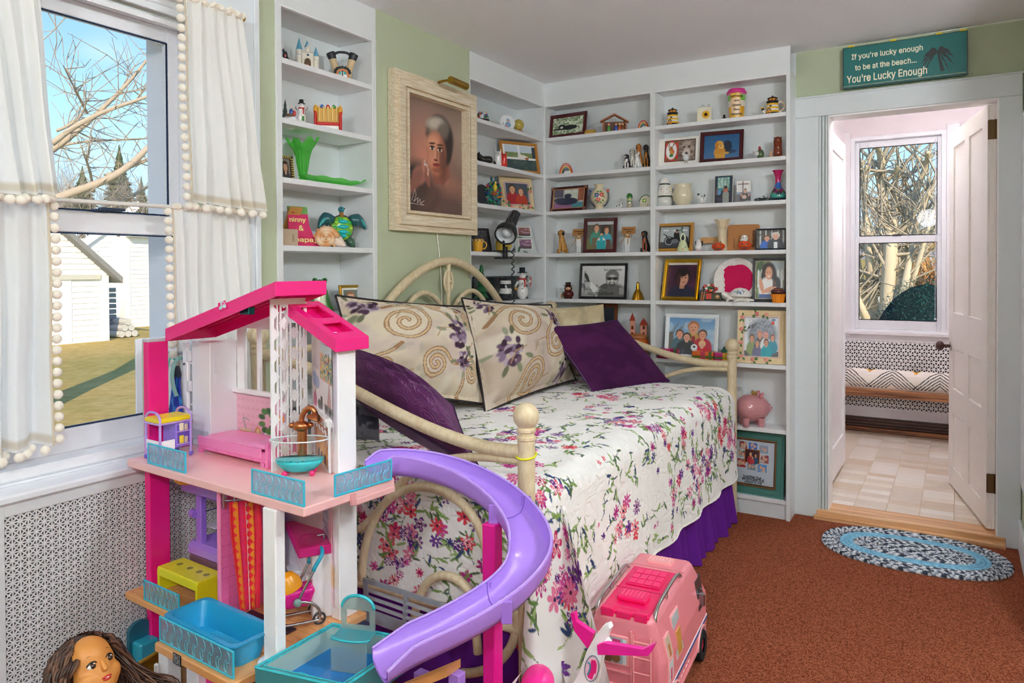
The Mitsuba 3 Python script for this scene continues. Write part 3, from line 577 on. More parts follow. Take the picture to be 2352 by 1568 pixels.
# through the hall window
def oy(px,py,y):return onp(px,py,1,y)
ht_=thing('multi_trunk_tree','pale many-trunked bare tree seen through the hall window','tree')
tl_=[]
m=MB();rt=np.random.default_rng(15);Y0=13.
b0=oy(2035,705,Y0);b0[2]=GZ
for(px,r,n)in(([(2010,735),(1985,680),(1968,600),(1962,520),(1972,430),(1980,370)],.10,1),([(2020,735),(2000,650),(1995,560),(1985,470),(1990,380)],.11,1),([(2042,735),(2040,640),(2042,550),(2030,470),(2025,380),(2010,330)],.16,1),([(2045,735),(2050,640),(2052,560),(2055,470),(2060,380)],.12,1),([(2050,735),(2068,640),(2075,560),(2090,480),(2120,400),(2130,350)],.13,1),([(2055,735),(2085,620),(2100,540),(2130,450),(2160,400)],.09,1),([(1990,735),(1972,690),(1962,655)],.10,1),([(2060,735),(2110,600),(2140,500),(2165,440)],.07,1)):
 P3=spl(np.array([oy(a,b,Y0+rt.uniform(-.3,.3))for a,b in px]),26);m.add(tube(P3,np.linspace(r,r*.35,26),7),'cfc6b4')
 for j in range(18):
  a=P3[int(rt.integers(5,25))];d=rt.normal(0,1,3)*[1,.4,.6]+[0,0,.9];d/=np.linalg.norm(d);L=rt.uniform(.4,1.5);c=a+d*L*.5+rt.normal(0,.05,3);e=a+d*L+rt.normal(0,.1,3)+[0,0,.15]
  m.add(tube(np.array([a,c,e]),[r*.3,r*.2,.012],4,cap=False),'b9b2a6')
  for _ in range(2):d2=d+rt.normal(0,.5,3);m.add(tube(np.array([c,c+d2*L*.6]),[.014,.006],3,cap=False),'a9a49c')
part(ht_,'branches',m,'m_out',None,True)
part(ht_,'trunk',tube(np.array([b0+[0,0,-.2],b0+[0,0,.5]]),[.55,.4],10),'m_out','bfb6a4',True)
rs=np.random.default_rng(3);lf=MB()
c=oy(2120,735,8.6);rx,rzz=0.92,oy(2120,635,8.6)[2]-GZ
core=ell((c[0]+.05,8.9,GZ),(rx*.93,.9,rzz*.93),3)
n=rs.normal(0,1,(7000,3));n[:,2]=np.abs(n[:,2]);n/=np.linalg.norm(n,axis=1,keepdims=True)
pp=np.array([c[0]+.05,8.9,GZ])+n*[rx,.97,rzz]*rs.uniform(.92,1.03,(7000,1));V=[];
a=rs.normal(0,1,(7000,3));a/=np.linalg.norm(a,axis=1,keepdims=True);bq=np.cross(a,n);s_=rs.uniform(.016,.034,(7000,1))
V=np.stack([pp-a*s_,pp+bq*s_*.5,pp+a*s_],1).reshape(-1,3);F=np.arange(21000).reshape(-1,3)
colr=np.repeat(np.where(rs.random((7000,1))<.4,lin('1f4a52'),np.where(rs.random((7000,1))<.5,lin('1a3640'),lin('2f6a5c'))),3,0)
sb=thing('round_shrub','dark round evergreen shrub right below the hall window','shrub')
part(sb,'leaves',(trimesh.Trimesh(V,F,process=False),colr),'m_satin',None,kind='stuff');part(sb,'core',core,'m_out','122a30',True)
hg=MB()
for i in range(900):
 x0=oy(rs.uniform(2070,2185),650,16.);z=GZ+rs.uniform(0,1.6);p=np.array([x0[0],16+rs.uniform(-.6,.6),z]);d=rs.normal(0,.5,3)+[0,0,.7]
 hg.add(tube(np.array([p,p+d*rs.uniform(.3,.8)]),[.014,.008],3,cap=False),['c08a5a','a9734a','d3a878','8f7a62'][i%4])
solo('brown_hedge','tangled orange-brown hedge behind the round shrub','hedge',hg,'m_out',None,kind='stuff')
f0,f1=oy(1950,684,19.),oy(2030,684,19.)
fn=thing('rail_fence','low white board fence far outside the hall window','fence')
for z in(f0[2]-.02,f0[2]-.5):part(fn,'rail',box(f0[0]-3,f1[0]+.2,19.,19.05,z-.10,z+.08),'m_out','f2f4f8')
for i in range(5):part(fn,'post',box(f1[0]-i*.9,f1[0]-i*.9+.1,19.05,19.15,GZ-.3,f0[2]+.1),'m_out','e8eaf0')
for i in range(12):
 px=1950+i*24;x=oy(px,600,34.+rs.uniform(-4,8))
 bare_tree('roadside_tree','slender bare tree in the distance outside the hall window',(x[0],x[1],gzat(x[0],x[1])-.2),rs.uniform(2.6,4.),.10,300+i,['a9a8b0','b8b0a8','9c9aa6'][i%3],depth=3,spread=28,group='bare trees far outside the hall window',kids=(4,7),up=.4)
hx=np.linspace(-70,120,60);hzv=3.2+2.2*meshkit.noise(np.stack([hx*.06,hx*0,hx*0],-1))+.8*meshkit.noise(np.stack([hx*.4,hx*0+3,hx*0],-1))
X=np.stack([hx]*4);Z=np.stack([hzv*0+0,hzv*.8,hzv,hzv*.2]);Yq=np.stack([hx*0+88,hx*0+92,hx*0+98,hx*0+110])
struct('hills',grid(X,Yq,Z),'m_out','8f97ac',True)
# ADDED FILL LAMPS (out of view, behind and above the camera)
for i,(x,y)in enumerate(((2.75,-2.35),(1.7,-4.7),(3.1,-4.6))):
 k=thing('ceiling_globe_lamp',['added white globe fill lamp, out of view, nearest the doorway wall','added white globe fill lamp, out of view, over the window side','added white globe fill lamp, out of view, in the far room corner'][i],'lamp')
 part(k,'canopy',lathe([(.0,CZ),(.075,CZ),(.07,CZ-.03),(.01,CZ-.045),(.01,CZ-.2),(0,CZ-.2)],24),'m_metal','c9b98a',xf=T().translate([x,y,0]))
 g=shape(ell((0,0,0),(.16,.16,.14),3),'m_matte','ffffff',True,T().translate([x,y,CZ-.33]))
 g['emitter']={'type':'area','radiance':{'type':'rgb','value':[FILL_LAMP*.95,FILL_LAMP,FILL_LAMP*1.07]}}
 part(k,'globe',g)
k=thing('hall_globe_lamp','added small white globe lamp, out of view, brightening the hall','lamp')  # added fill lamp, out of view, brightens the hall
part(k,'canopy',lathe([(0,2.42),(.05,2.42),(.04,2.39),(0,2.385)],20),'m_metal','c9b98a',xf=T().translate([2.05,.95,0]))
g=shape(ell((0,0,0),(.085,.085,.07),3),'m_matte','ffffff',True,T().translate([2.05,.95,2.33]));g['emitter']={'type':'area','radiance':{'type':'rgb','value':[104.,104.,108.]}}
part(k,'globe',g)
# BUILT-IN SHELVES
SZ=[2.051,1.832,1.613,1.363,1.095,.779,.453,.098]
SH='dcdfe0'
def unit(label,place,y0,y1,W,depth,ups,boards):
 """W(a0, a1, d0, d1, z0, z1): box along the wall a, into the wall d"""
 k=thing('built_in_shelves',label,'bookcase')
 part(k,'back_panel',W(y0,y1,depth,depth+.004,0,CZ),'m_satin','d6dadb')
 part(k,'fascia',W(y0,y1,-.004,.014,2.236,CZ,b=.002),'m_satin',SH)
 part(k,'fascia_bead',W(y0,y1,-.007,.010,2.232,2.2395,b=.001),'m_satin','e4e6e8')
 part(k,'soffit',W(y0,y1,.010,depth,2.238,2.252),'m_satin','d8dadb')
 for a,b,d in ups:part(k,'upright',W(a,b,d,depth,0,2.238,b=.0015),'m_satin',SH)
 for a,b in boards:
  for z in SZ:part(k,'shelf_board',W(a,b,.002,depth,z-.021,z,b=.0015),'m_satin','e0e2e4')
  part(k,'plinth',W(a,b,.012,.028,0,.077),'m_satin','d3d6d8')
 return k
WL=lambda a0,a1,d0,d1,z0,z1,b=0:box(-d1,-d0,a0,a1,z0,z1,b)
WR=lambda a0,a1,d0,d1,z0,z1,b=0:box(a0,a1,d0,d1,z0,z1,b)
unit('white built-in shelf column between the window and the chimney breast',0,-2.018,-1.481,WL,.19,((-2.018,-1.991,-.006),(-1.506,-1.481,-.004)),((-1.991,-1.506),))
unit('white built-in corner shelves right of the portrait',0,-.786,0,WL,.19,((-.786,-.772,0),(-.012,.002,0)),((-.772,-.012),))
unit('white built-in bookcase filling the wall left of the doorway',0,-.0,1.396,WR,.15,((-.004,.006,0),(.664,.692,-.004),(1.377,1.396,-.006)),((.006,.664),(.692,1.377)))
# THINGS ON THE SHELVES
class Spot:
 """a place on a shelf: pixel box of the thing in the photograph -> base point, facing and real width and height there"""
 def __init__(s,U,x0,x1,y0,y1,zi,depth,yaw=None,z=None):
  cx=(x0+x1)/2;s.z=SZ[zi]if z is None else z
  s.p=onp(cx,y1,0,-depth)if U=='L' else onp(cx,y1,1,depth)
  s.p[2]=s.z
  if yaw is None:
   v=CAM-s.p;s.rz=math.degrees(math.atan2(v[1],v[0]))+90
  else:s.rz=(90 if U=='L' else 0)+yaw
  a=math.radians(s.rz);n=np.array([math.sin(a),-math.cos(a),0]);ex=np.array([math.cos(a),math.sin(a),0])
  l,r=onpl(x0,y1,s.p,n),onpl(x1,y1,s.p,n);s.w=float((r-l)@ex);s.p+=ex*float(((l+r)/2-s.p)@ex)
  t=onpl(cx,y0,s.p,n);s.h=float(t[2]-s.z);s.M=mat4(s.p,s.rz);s.n=n
 def m(s,mesh):return xf(mesh,s.M)
def trinket(name,label,cat,sp,mb,mat='m_gloss',smooth=True,group=None):
 k=thing(name,label,cat,group);scene[k]=shape(sp.m(mb),mat,None,smooth);return k
def frame(label,sp,bw,col,pic,mat='m_satin',tilt=9,th=.014,lip=None,mat_w=0,matc='f4f2ec',name='framed_photo',deco=None,cat='picture frame'):
 w,h=sp.w,sp.h/math.cos(math.radians(tilt));M=sp.M@mat4((0,0,0),0,-tilt);k=thing(name,label,cat)
 m=MB();b=bw
 o=[(-w/2,0),(w/2,0),(w/2,h),(-w/2,h)];i=[(-w/2+b,b),(w/2-b,b),(w/2-b,h-b),(-w/2+b,h-b)]
 for q in range(4):
  r=(q+1)%4;A,B,Cc,D=o[q],o[r],i[r],i[q]
  m.add(quadbox([[A[0],0,A[1]],[A[0],-th*.7,A[1]],[D[0],0,D[1]],[D[0],-th*.55,D[1]],[B[0],0,B[1]],[B[0],-th*.7,B[1]],[Cc[0],0,Cc[1]],[Cc[0],-th*.55,Cc[1]]]),col)
  s_=.3
  mid=lambda P,Q,t:(P[0]+(Q[0]-P[0])*t,P[1]+(Q[1]-P[1])*t)
  a1,b1,c1,d1=mid(A,D,s_),mid(B,Cc,s_),mid(B,Cc,.75),mid(A,D,.75)
  m.add(quadbox([[a1[0],-th*.4,a1[1]],[a1[0],-th,a1[1]],[d1[0],-th*.4,d1[1]],[d1[0],-th*.9,d1[1]],[b1[0],-th*.4,b1[1]],[b1[0],-th,b1[1]],[c1[0],-th*.4,c1[1]],[c1[0],-th*.9,c1[1]]]),col)
 if lip:
  for x0,x1,z0,z1 in((-w/2+b*.86,w/2-b*.86,b*.86,b),(-w/2+b*.86,w/2-b*.86,h-b,h-b*.86),(-w/2+b*.86,-w/2+b,b,h-b),(w/2-b,w/2-b*.86,b,h-b)):m.bx(x0,x1,-th*.95,-th*.3,z0,z1,lip)
 part(k,'moulding',xf(m,M),mat)
 for nm,ds in[deco(w,h,th)]if deco else[]:
  for d in ds:part(k,nm,xf(d,M),mat)
 part(k,'backing',xf(box(-w/2+.003,w/2-.003,-.001,.003,.002,h-.003),M),'m_matte','3a332c')
 b2=b+mat_w
 if mat_w:part(k,'mount',xf(box(-w/2+b,w/2-b,-.003,-.0015,b,h-b),M),'m_matte',matc)
 if pic is not None:
  pm,pc=pic(w-2*b2,h-2*b2).sheet(w-2*b2,h-2*b2)
  part(k,'print',(lambda t:(t,pc))(xf(pm,M@mat4((-w/2+b2,-.004,b2)))),'m_plastic')
 ty=math.sin(math.radians(tilt))*h*.6+.005;part(k,'easel_back',xf(quadbox([[-.012,ty+.012,0],[-.012,ty,h*.6],[.012,ty+.012,0],[.012,ty,h*.6],[-.012,ty+.016,0],[-.012,ty+.003,h*.6],[.012,ty+.016,0],[.012,ty+.003,h*.6]]),sp.M),'m_matte','2e2a28')
 return k
PR=110
def P_(bg,w,h,n=PR):
 k=n/max(w,h);return Paint(max(24,int(w*k)),max(24,int(h*k)),bg,1.,1.)
 # column left of the chimney
L='L'
s=Spot(L,646,664,112,131,0,.05);m=MB();
m.el((0,0,s.h*.55),(s.w*.33,s.w*.22,s.h*.28),'23262c').el((-s.w*.22,-.001,s.h*.85),(s.w*.15,s.w*.13,s.h*.13),'23262c').el((0,-s.w*.15,s.h*.5),(s.w*.15,s.w*.1,s.h*.15),'b04a42').tb([[.2*s.w,0,s.h*.5],[.5*s.w,0,s.h*.15]],.003,'23262c',6).tb([[0,0,0],[0,0,s.h*.4]],.003,'8a8f96',6)
trinket('bird_figurine','tiny black bird figurine at the left end of the top shelf by the window','figurine',s,m)
s=Spot(L,680,733,87,146,0,.07);w,h=s.w,s.h;m=MB();st_='ded6c6';bl='5b9ab4'
k=thing('castle_figurine','cream ceramic tower house with blue cone roofs on the top left shelf','figurine')
for x,r,hb,ht2 in((-.36,.13,.62,1.),(.36,.12,.45,.76)):
 m.lt([(0,0),(r*w*1.1,0),(r*w,h*hb*.5),(r*w*1.15,h*hb*.7),(r*w*1.15,h*hb),(0,h*hb)],st_,14,(x*w,0,0));m.lt([(r*w*1.05,h*hb*.72),(r*w*1.18,h*hb*.76),(r*w*1.05,h*hb*.80)],bl,14,(x*w,0,0))
m.bx(-.26*w,.26*w,-.16*w,.16*w,0,h*.55,st_,.004).lt([(.11*w,h*.5),(.10*w,h*.78),(0,h*.78)],st_,12)
part(k,'walls',s.m(m),'m_gloss',None,35)
m=MB()
for x,r,hb,ht2 in((-.36,.15,.62,1.),(.36,.14,.45,.76),(-.02,.12,.72,.93)):m.lt([(r*w,h*hb),(r*.45*w,h*(hb+(ht2-hb)*.55)),(0,h*ht2)],bl,14,(x*w,0,0))
part(k,'roof',s.m(m),'m_gloss',None,35,label='blue cone roofs')
part(k,'doorway',s.m(MB().add(xf(extr(Polygon([(-.14*w,0),(.14*w,0),(.14*w,h*.22)]+[(.14*w*math.cos(a),h*.22+.14*h*math.sin(a))for a in np.linspace(0,math.pi,9)]),.004),mat4((0,-.157*w,0),0,90)),'5a4433').el((0,-.17*w,h*.14),(.05*w,.004,h*.07),'c98a4e').el((.02*w,-.17*w,h*.46),(.05*w,.006,.05*w),'3f5a78')),'m_gloss')
s=Spot(L,755,818,120,176,0,.07);w,h=s.w,s.h;k=thing('wedding_vase','tan two-necked pottery wedding vase with black rim and painted mask','vase')
m=MB();m.add(lathe([(0,0),(.30*w,0),(.36*w,h*.12),(.33*w,h*.3),(.22*w,h*.42),(0,h*.45)],24),'cdb48c')
for sg_ in(-1,1):
 p=spl([[sg_*.16*w,0,h*.22],[sg_*.25*w,0,h*.45],[sg_*.33*w,0,h*.68],[sg_*.40*w,0,h*.88]],14);m.add(tube(p,np.interp(np.linspace(0,1,14),[0,.5,1],[.17*w,.13*w,.15*w]),14),'cdb48c')
part(k,'body',s.m(m),'m_satin',None,True)
m=MB()
for sg_ in(-1,1):m.add(tube(spl([[sg_*.34*w,0,h*.72],[sg_*.385*w,0,h*.84],[sg_*.43*w,0,h*.95]],8),[.136*w,.145*w,.15*w,.155*w,.16*w,.165*w,.165*w,.165*w],14),'23242a')
m.add(tube(spl([[-.33*w,0,h*.84],[-.2*w,0,h*.97],[0,0,h*1.0],[.2*w,0,h*.97],[.33*w,0,h*.84]],20),.045*w,10),'23242a')
part(k,'handle',s.m(m),'m_satin',None,True,label='black arched handle and rims')
m=MB()
for i in range(9):a=math.pi*i/8;m.el((.27*w*math.cos(a),-.31*w,.02+h*.18*math.sin(a)+h*.08),(.05*w,.03*w,.05*w),'23242a')
m.add(xf(lathe([(.18*w,0),(.23*w,.004),(.23*w,.006),(.18*w,.006)],24),mat4((0,-.335*w,h*.13),0,90)),'d8703a').el((0,-.31*w,h*.13),(.2*w,.06*w,h*.17),'f2efe8').bx(-.02*w,.02*w,-.385*w,-.33*w,h*.05,h*.29,'23242a').bx(-.13*w,-.05*w,-.375*w,-.33*w,h*.16,h*.26,'2f9a92').bx(.05*w,.13*w,-.375*w,-.33*w,h*.16,h*.26,'2f9a92')
part(k,'painted_mask',s.m(m),'m_satin',None,False)
s=Spot(L,648,683,226,262,1,.06);w,h=s.w,s.h;m=MB();m.el((0,0,0),(w*.55,w*.35,h*.3),'f2f3f5').add(lathe([(w*.22,h*.2),(w*.1,h*.45),(w*.16,h*.45),(w*.06,h*.7),(w*.1,h*.7),(0,h)],10),'3a4c46',mat4((-w*.3,.01,0))).el((w*.1,-w*.2,h*.42),(w*.14,w*.1,h*.14),'2f4d8a').el((w*.3,-w*.2,h*.36),(w*.12,w*.1,h*.12),'b8322f').el((0,-w*.28,h*.28),(w*.3,w*.08,h*.06),'6b4a33').el((w*.1,-w*.2,h*.6),(w*.07,)*3,'e0b08e').el((w*.3,-w*.2,h*.53),(w*.06,)*3,'e0b08e')
trinket('sledding_figurine','snowy hill figurine with a fir and two sledders on the second left shelf','figurine',s,m)
def snowman(s,hat='1d1f24',scarf='b8302e',arms=True,extra=None):
 w,h=s.w,s.h;m=MB();f='f4f3ef'
 m.el((0,0,h*.24),(w*.30,w*.28,h*.24),f).el((0,0,h*.52),(w*.23,w*.22,h*.17),f).el((0,0,h*.74),(w*.18,w*.18,h*.13),f)
 m.lt([(0,h*.83),(w*.26,h*.83),(w*.26,h*.85),(w*.16,h*.86),(w*.15,h),(0,h)],hat,16);m.lt([(w*.20,h*.62),(w*.24,h*.645),(w*.20,h*.67)],scarf,16).tb([[w*.1,-w*.22,h*.64],[w*.15,-w*.26,h*.5],[w*.13,-w*.28,h*.4]],w*.045,scarf,6)
 m.add(lathe([(w*.035,0),(0,w*.16)],8),'e07a2a',mat4((0,-w*.16,h*.74),0,90)).el((-w*.07,-w*.165,h*.78),(w*.022,)*3,'15161a').el((w*.07,-w*.165,h*.78),(w*.022,)*3,'15161a')
 for z in(.5,.34,.2):m.el((0,-w*.245,h*z),(w*.03,)*3,'24262c')
 if arms:
  for q in(-1,1):m.tb([[q*w*.2,0,h*.55],[q*w*.45,0,h*.66]],w*.02,'5a3b28',5).tb([[q*w*.38,0,h*.63],[q*w*.42,0,h*.74]],w*.014,'5a3b28',4)
 if extra:extra(m,w,h)
 return m
s=Spot(L,676,709,229,268,1,.045);trinket('snowman_figurine','snowman figurine with twig arms and red scarf on the second left shelf','figurine',s,snowman(s,extra=lambda m,w,h:m.el((-.1*w,-.1*w,0.003),(w*.5,w*.35,.006),'d9c9a0').bx(.02*w,.2*w,-.3*w,-.2*w,h*.12,h*.3,'3f7a3a')))
s=Spot(L,720,787,238,291,1,.06);w,h=s.w,s.h;k=thing('ceramic_bench','red and yellow ceramic garden bench ornament beside the small snowman','figurine');m=MB()
for q in(-1,1):m.bx(q*.48*w-.1*w*(q>0),q*.48*w+.1*w*(q<0),-.16*w,.12*w,0,h*.72,'c42a26',.004);m.el((q*.42*w,-.02*w,h*.74),(.09*w,.14*w,h*.2),'dda43a')
part(k,'end_post',s.m(m),'m_gloss',None,False);m=MB()
m.bx(-.40*w,.40*w,.02*w,.10*w,h*.1,h*.86,'d9ab4e',.004).bx(-.40*w,.40*w,-.14*w,.06*w,h*.18,h*.30,'c42a26',.004).bx(-.36*w,.36*w,-.10*w,.03*w,0,h*.2,'f0ede6')
for i in range(5):m.bx(-.33*w+i*.15*w,-.27*w+i*.15*w,-.005,.02*w,h*.34,h*.9,'e8c878',.002)
for x,c in((-.2,'3a62b0'),(0,'c42a26'),(.2,'3f8a4a')):m.el((x*w,.05*w,h*.9),(.07*w,.06*w,.07*w),c)
part(k,'seat',s.m(m),'m_gloss',None,False)
def face_pic(bg,hair,skin,shirt,long=True,ey=.62):
 def f(w,h):
  P=P_(bg,w,h,90);P.ell(.5,ey-.02,.33,.30,hair)
  if long:P.rect(.2,.15,.8,ey,hair)
  P.ell(.5,.06,.48,.26,shirt).rect(.42,.2,.58,.45,skin).ell(.5,ey-.04,.215,.255,skin).ell(.41,ey,.035,.018,'2a1c18').ell(.59,ey,.035,.018,'2a1c18').ell(.5,ey-.16,.08,.02,'a8504a').ell(.5,ey-.07,.022,.05,'c28c70').ell(.5,ey+.2,.24,.09,hair);return P
 return f
s=Spot(L,640,674,358,400,2,.10,-12);frame('small striped black and gold frame with a smiling woman, behind the green vase',s,.012,'23201e',face_pic('8a7a70','2f2220','c9967c','2b2d33'),'m_gloss',deco=lambda w,h,t:('gold_stripe',[MB().bx(-w/2+.002+i*.009,-w/2+.006+i*.009,-t-.001,-.002,h-.011,h-.001,'d8b45a')for i in range(int(w/.009))]+[MB().bx(w/2-.011,w/2-.001,-t-.001,-.002,.003+i*.009,.007+i*.009,'d8b45a')for i in range(int(h/.009)-1)]))
s=Spot(L,657,734,315,412,2,.07);w,h=s.w,s.h;nA=96
a=np.linspace(0,2*math.pi,nA+1);zz=np.linspace(0,1,40);A,Zt=np.meshgrid(a,zz)
rp=np.interp(Zt,[0,.03,.1,.4,.62,.76,.88,1.],[.16,.16,.10,.17,.21,.27,.38,.46])*w
ruf=np.clip((Zt-.62)/.38,0,1);rib=1+.05*np.cos(A*12)*np.clip(Zt*3,0,1)
R_=rp*rib*(1+.10*ruf**1.5*np.sin(A*6+.6));Zs=h*(Zt*.93+.07*ruf**1.5*np.sin(A*6+2.)+.05*ruf*np.cos(A-1.1))
solo('glass_vase','tall ruffled bright green glass vase on the third left shelf','vase',s.m(grid(R_*np.cos(A),R_*np.sin(A),Zs)),'m_green_glass',None,True)
s=Spot(L,688,840,404,432,2,.035,0);w,h=s.w,.03;q=np.linspace(-1,1,60);r_=np.linspace(0,2*math.pi,61);Q,Rr=np.meshgrid(np.linspace(.02,1,22),r_)
xx=Q*np.cos(Rr)*w*.5;yy=Q*np.sin(Rr)*.042*(1-.3*np.cos(Rr));zz=.003+.020*Q**3*(1+.12*np.sin(Rr*11))+.018*np.clip(np.cos(Rr),0,1)**8*Q**4
solo('glass_dish','long leaf-shaped green glass dish lying in front of the green vase','dish',s.m(grid(xx,yy,zz)),'m_green_glass',None,True)
s=Spot(L,664,728,474,561,3,.09,-14);w,h=s.w,s.h;k=thing('felt_sign','pink felt easel sign with the words ninny and papa in yellow','sign')
TM=s.M@mat4((0,0,0),0,-8)
o=Polygon([(-.48*w,0),(-.5*w,.3*h),(-.46*w,h),(.22*w,h),(.26*w,.55*h),(.40*w,.25*h),(.62*w,0)])
part(k,'panel',xf(xf(extr(o,.004),mat4((0,0,0),0,90)),TM),'m_cloth','cf3f6a')
part(k,'top_band',xf(box(-.465*w,.225*w,-.0055,.001,h*.82,h*1.005),TM),'m_cloth','6fa05a')
part(k,'button',xf(xf(lathe([(0,0),(.09*w,0),(.1*w,.003),(.07*w,.005),(0,.004)],18),mat4((-.32*w,-.006,h*.9),0,90)),TM),'m_gloss','c02530',True)
for t_,hh,x,z,ww in(('ninny',.017,-.44,.62,.58),('&',.02,-.13,.40,.17),('papa',.017,-.30,.12,.66)):part(k,'lettering',xf(text(t_,hh,ww*w,x*w,z*h),TM@mat4((0,-.0045,0))),'m_cloth','f2ea9a')
part(k,'easel_back',xf(quadbox([[-.45*w,.001,h*.95],[-.45*w,.004,h*.98],[0,.001,h*.95],[0,.004,h*.98],[-.62*w,.075,0],[-.62*w,.08,0],[-.15*w,.075,0],[-.15*w,.08,0]]),s.M),'m_matte','b98a4a')
s=Spot(L,650,684,526,561,3,.03,-8);k=thing('kraft_card','small brown kraft card with dark script leaning before the pink sign','card');w,h=s.w,s.h
P=P_('b59f88',w,h,60);[P.line([(.62+.03*math.sin(i*2.1),.25+.05*i),(.72+.05*math.cos(i*3.7),.30+.05*i)],.02,'4a3a30')for i in range(9)]
a_,b__=P.sheet(w,h);part(k,'face',(xf(xf(a_,mat4((-w/2,-.0015,0))),s.M),b__),'m_matte');part(k,'card',s.m(box(-w/2,w/2,-.001,.012,0,h,.0005)),'m_matte','b09a82')
s=Spot(L,727,792,522,565,3,.04);w,h=s.w,s.h;k=thing('seashell','spiky tan spiral conch shell in front of the glass turtle','shell');m=MB()
tt=np.linspace(0,1,90);an=tt*6.6*math.pi;rad_=.36*w*(1-tt)**1.25;sp_=np.stack([-.16*w+rad_*np.cos(an),-.10*w*tt-.02,.46*h+rad_*.92*np.sin(an)],1)
m.add(tube(sp_,.10*w*(1-tt)**1.1+.004,10),np.array([lin('e3c6a4')*(1-q)+lin('c98a52')*q for q in(np.sin(np.repeat(np.r_[an,an[0],an[-1]][:90],10)*3)*.5+.5)]+[lin('e3c6a4')]*2))
for i in range(9):
 A_=i*.62+.5;d=np.array([math.cos(A_),-.1,math.sin(A_)]);c=np.array([-.16*w,-.02,.46*h])+d*[.33*w,.1*w,.31*w];m.add(tube(np.array([c,c+d*.13*w]),[.045*w,.004],7),'d39a63')
m.add(blob([((.1*w,0,.35*h),.2*w),((.46*w,-.01,.1*h),.07*w),((.05*w,-.02,.6*h),.1*w),((.30*w,0,.42*h),.12*w)],[[0,1,2,3]],.01,4),'ecd9c8')
part(k,'whorl',s.m(m),'m_satin',None,True)
s=Spot(L,726,833,474,567,3,.085,-20);w,h=s.w,s.h;k=thing('glass_turtle','blue and green glass sea turtle with spread flippers on a metal stand','ornament')
def pad(poly,y0,t,r=.4):
 e=extr(poly,t);return trimesh.Trimesh(np.stack([e.vertices[:,0],y0-e.vertices[:,2],e.vertices[:,1]],1),e.faces,process=False)
cx,cz,rx,rz_=.02*w,.47*h,.235*w,.30*h
m=MB().el((cx,-.01,cz),(rx,.018,rz_),'79b02e',n=3)
for i in range(10):a=i*math.pi/5;m.el((cx+rx*.72*math.cos(a),-.019,cz+rz_*.75*math.sin(a)),(rx*.22,.01,rz_*.19),['8cc63a','3aa84a'][i%2])
for z,q in((.52,.8),(.1,1.),(-.3,.9),(-.62,.6)):m.el((cx,-.022,cz+rz_*z),(rx*.55*q,.012,rz_*.19),'1fa8b8').el((cx,-.027,cz+rz_*z),(rx*.46*q,.010,rz_*.14),'2cc0c4')
m.add(tube(np.stack([cx+rx*1.02*np.cos(np.linspace(0,2*math.pi,40)),np.full(40,-.01),cz+rz_*1.02*np.sin(np.linspace(0,2*math.pi,40))],1),.004,6),'3a2f28')
part(k,'shell',s.m(m),'m_gloss',None,True)
m=MB()
for q in(-1,1):
 p=spl([[cx+q*rx*.8,-.005,cz+rz_*.62],[cx+q*.36*w,-.01,h*.66],[cx+q*.50*w,-.015,h*.46]],14);m.add(tube(p,np.interp(np.linspace(0,1,14),[0,.4,1],[.02,.03,.004]),8),'24545a');m.add(tube(p+[0,-.012,.004],np.interp(np.linspace(0,1,14),[0,.4,1],[.008,.014,.002]),6),'3a9a9a')
 m.add(tube(spl([[cx+q*rx*.5,-.005,cz-rz_*.8],[cx+q*.2*w,-.01,h*.12],[cx+q*.25*w,-.012,h*.02]],10),np.interp(np.linspace(0,1,10),[0,.5,1],[.012,.02,.008]),8),'3a5a44')
m.el((cx-.02*w,-.015,h*.92),(.055*w,.02,h*.075),'2b7f8a').tb([[cx,-.01,cz+rz_*.9],[cx-.01*w,-.012,h*.9]],.045*w,'8a5a2a',8).el((cx-.05*w,-.03,h*.94),(.012*w,)*3,'101418').el((cx+.02*w,-.03,h*.94),(.012*w,)*3,'101418')
part(k,'flippers',s.m(m),'m_gloss',None,True)
part(k,'stand',s.m(MB().tb([[cx+rx*.9,.02,cz+rz_*.6],[cx+rx*1.1,.03,cz],[cx+rx*.95,.03,.012],[cx+rx*1.3,.0,.004]],.004,'1c1d20',6).tb([[cx+rx*1.08,.03,cz+rz_*.5],[cx+rx*1.08,.03,cz-rz_*.75]],.008,'1c1d20',6)),'m_satin')
s=Spot(L,704,766,638,742,4,.07);w,h=s.w,s.h;k=thing('frog_figure','glazed green ceramic frog sitting behind the pink toy roof','figurine')
body=blob([((0,0,.30*h),.30*h),((0,-.05*h,.62*h),.2*h),((-.2*h,-.03,.12*h),.13*h),((.25*h,-.03,.12*h),.13*h),((0,-.1*h,.80*h),.16*h),((.05*h,.05*h,.1*h),.16*h)],[[0,1],[0,2],[0,3],[1,4],[0,5]],.012)
cb=np.where(((body.vertices[:,1]<-.05*h)&(np.abs(body.vertices[:,0])<.16*h)&(body.vertices[:,2]<.72*h))[:,None],lin('c9cfae'),lin('2f6a2e'))
m=MB().add((body,cb))
for q in(-1,1):m.el((q*.13*h,-.1*h,.93*h),(.075*h,)*3,'3a7a34').el((q*.14*h,-.16*h,.945*h),(.035*h,)*3,'15181a').tb([[q*.2*h,-.12*h,.45*h],[q*.26*h,-.28*h,.2*h],[q*.22*h,-.3*h,.02*h]],.05*h,'2f6a2e',8)
part(k,'body',s.m(m),'m_gloss',None,True)
s=Spot(L,782,833,655,735,4,.09,-16);frame('small gold beaded frame with a young woman, behind the quilted pillow',s,.012,'b5954a',face_pic('5f6a60','8a5a3a','dba98c','3a78c0',False),'m_metal',mat_w=.008)
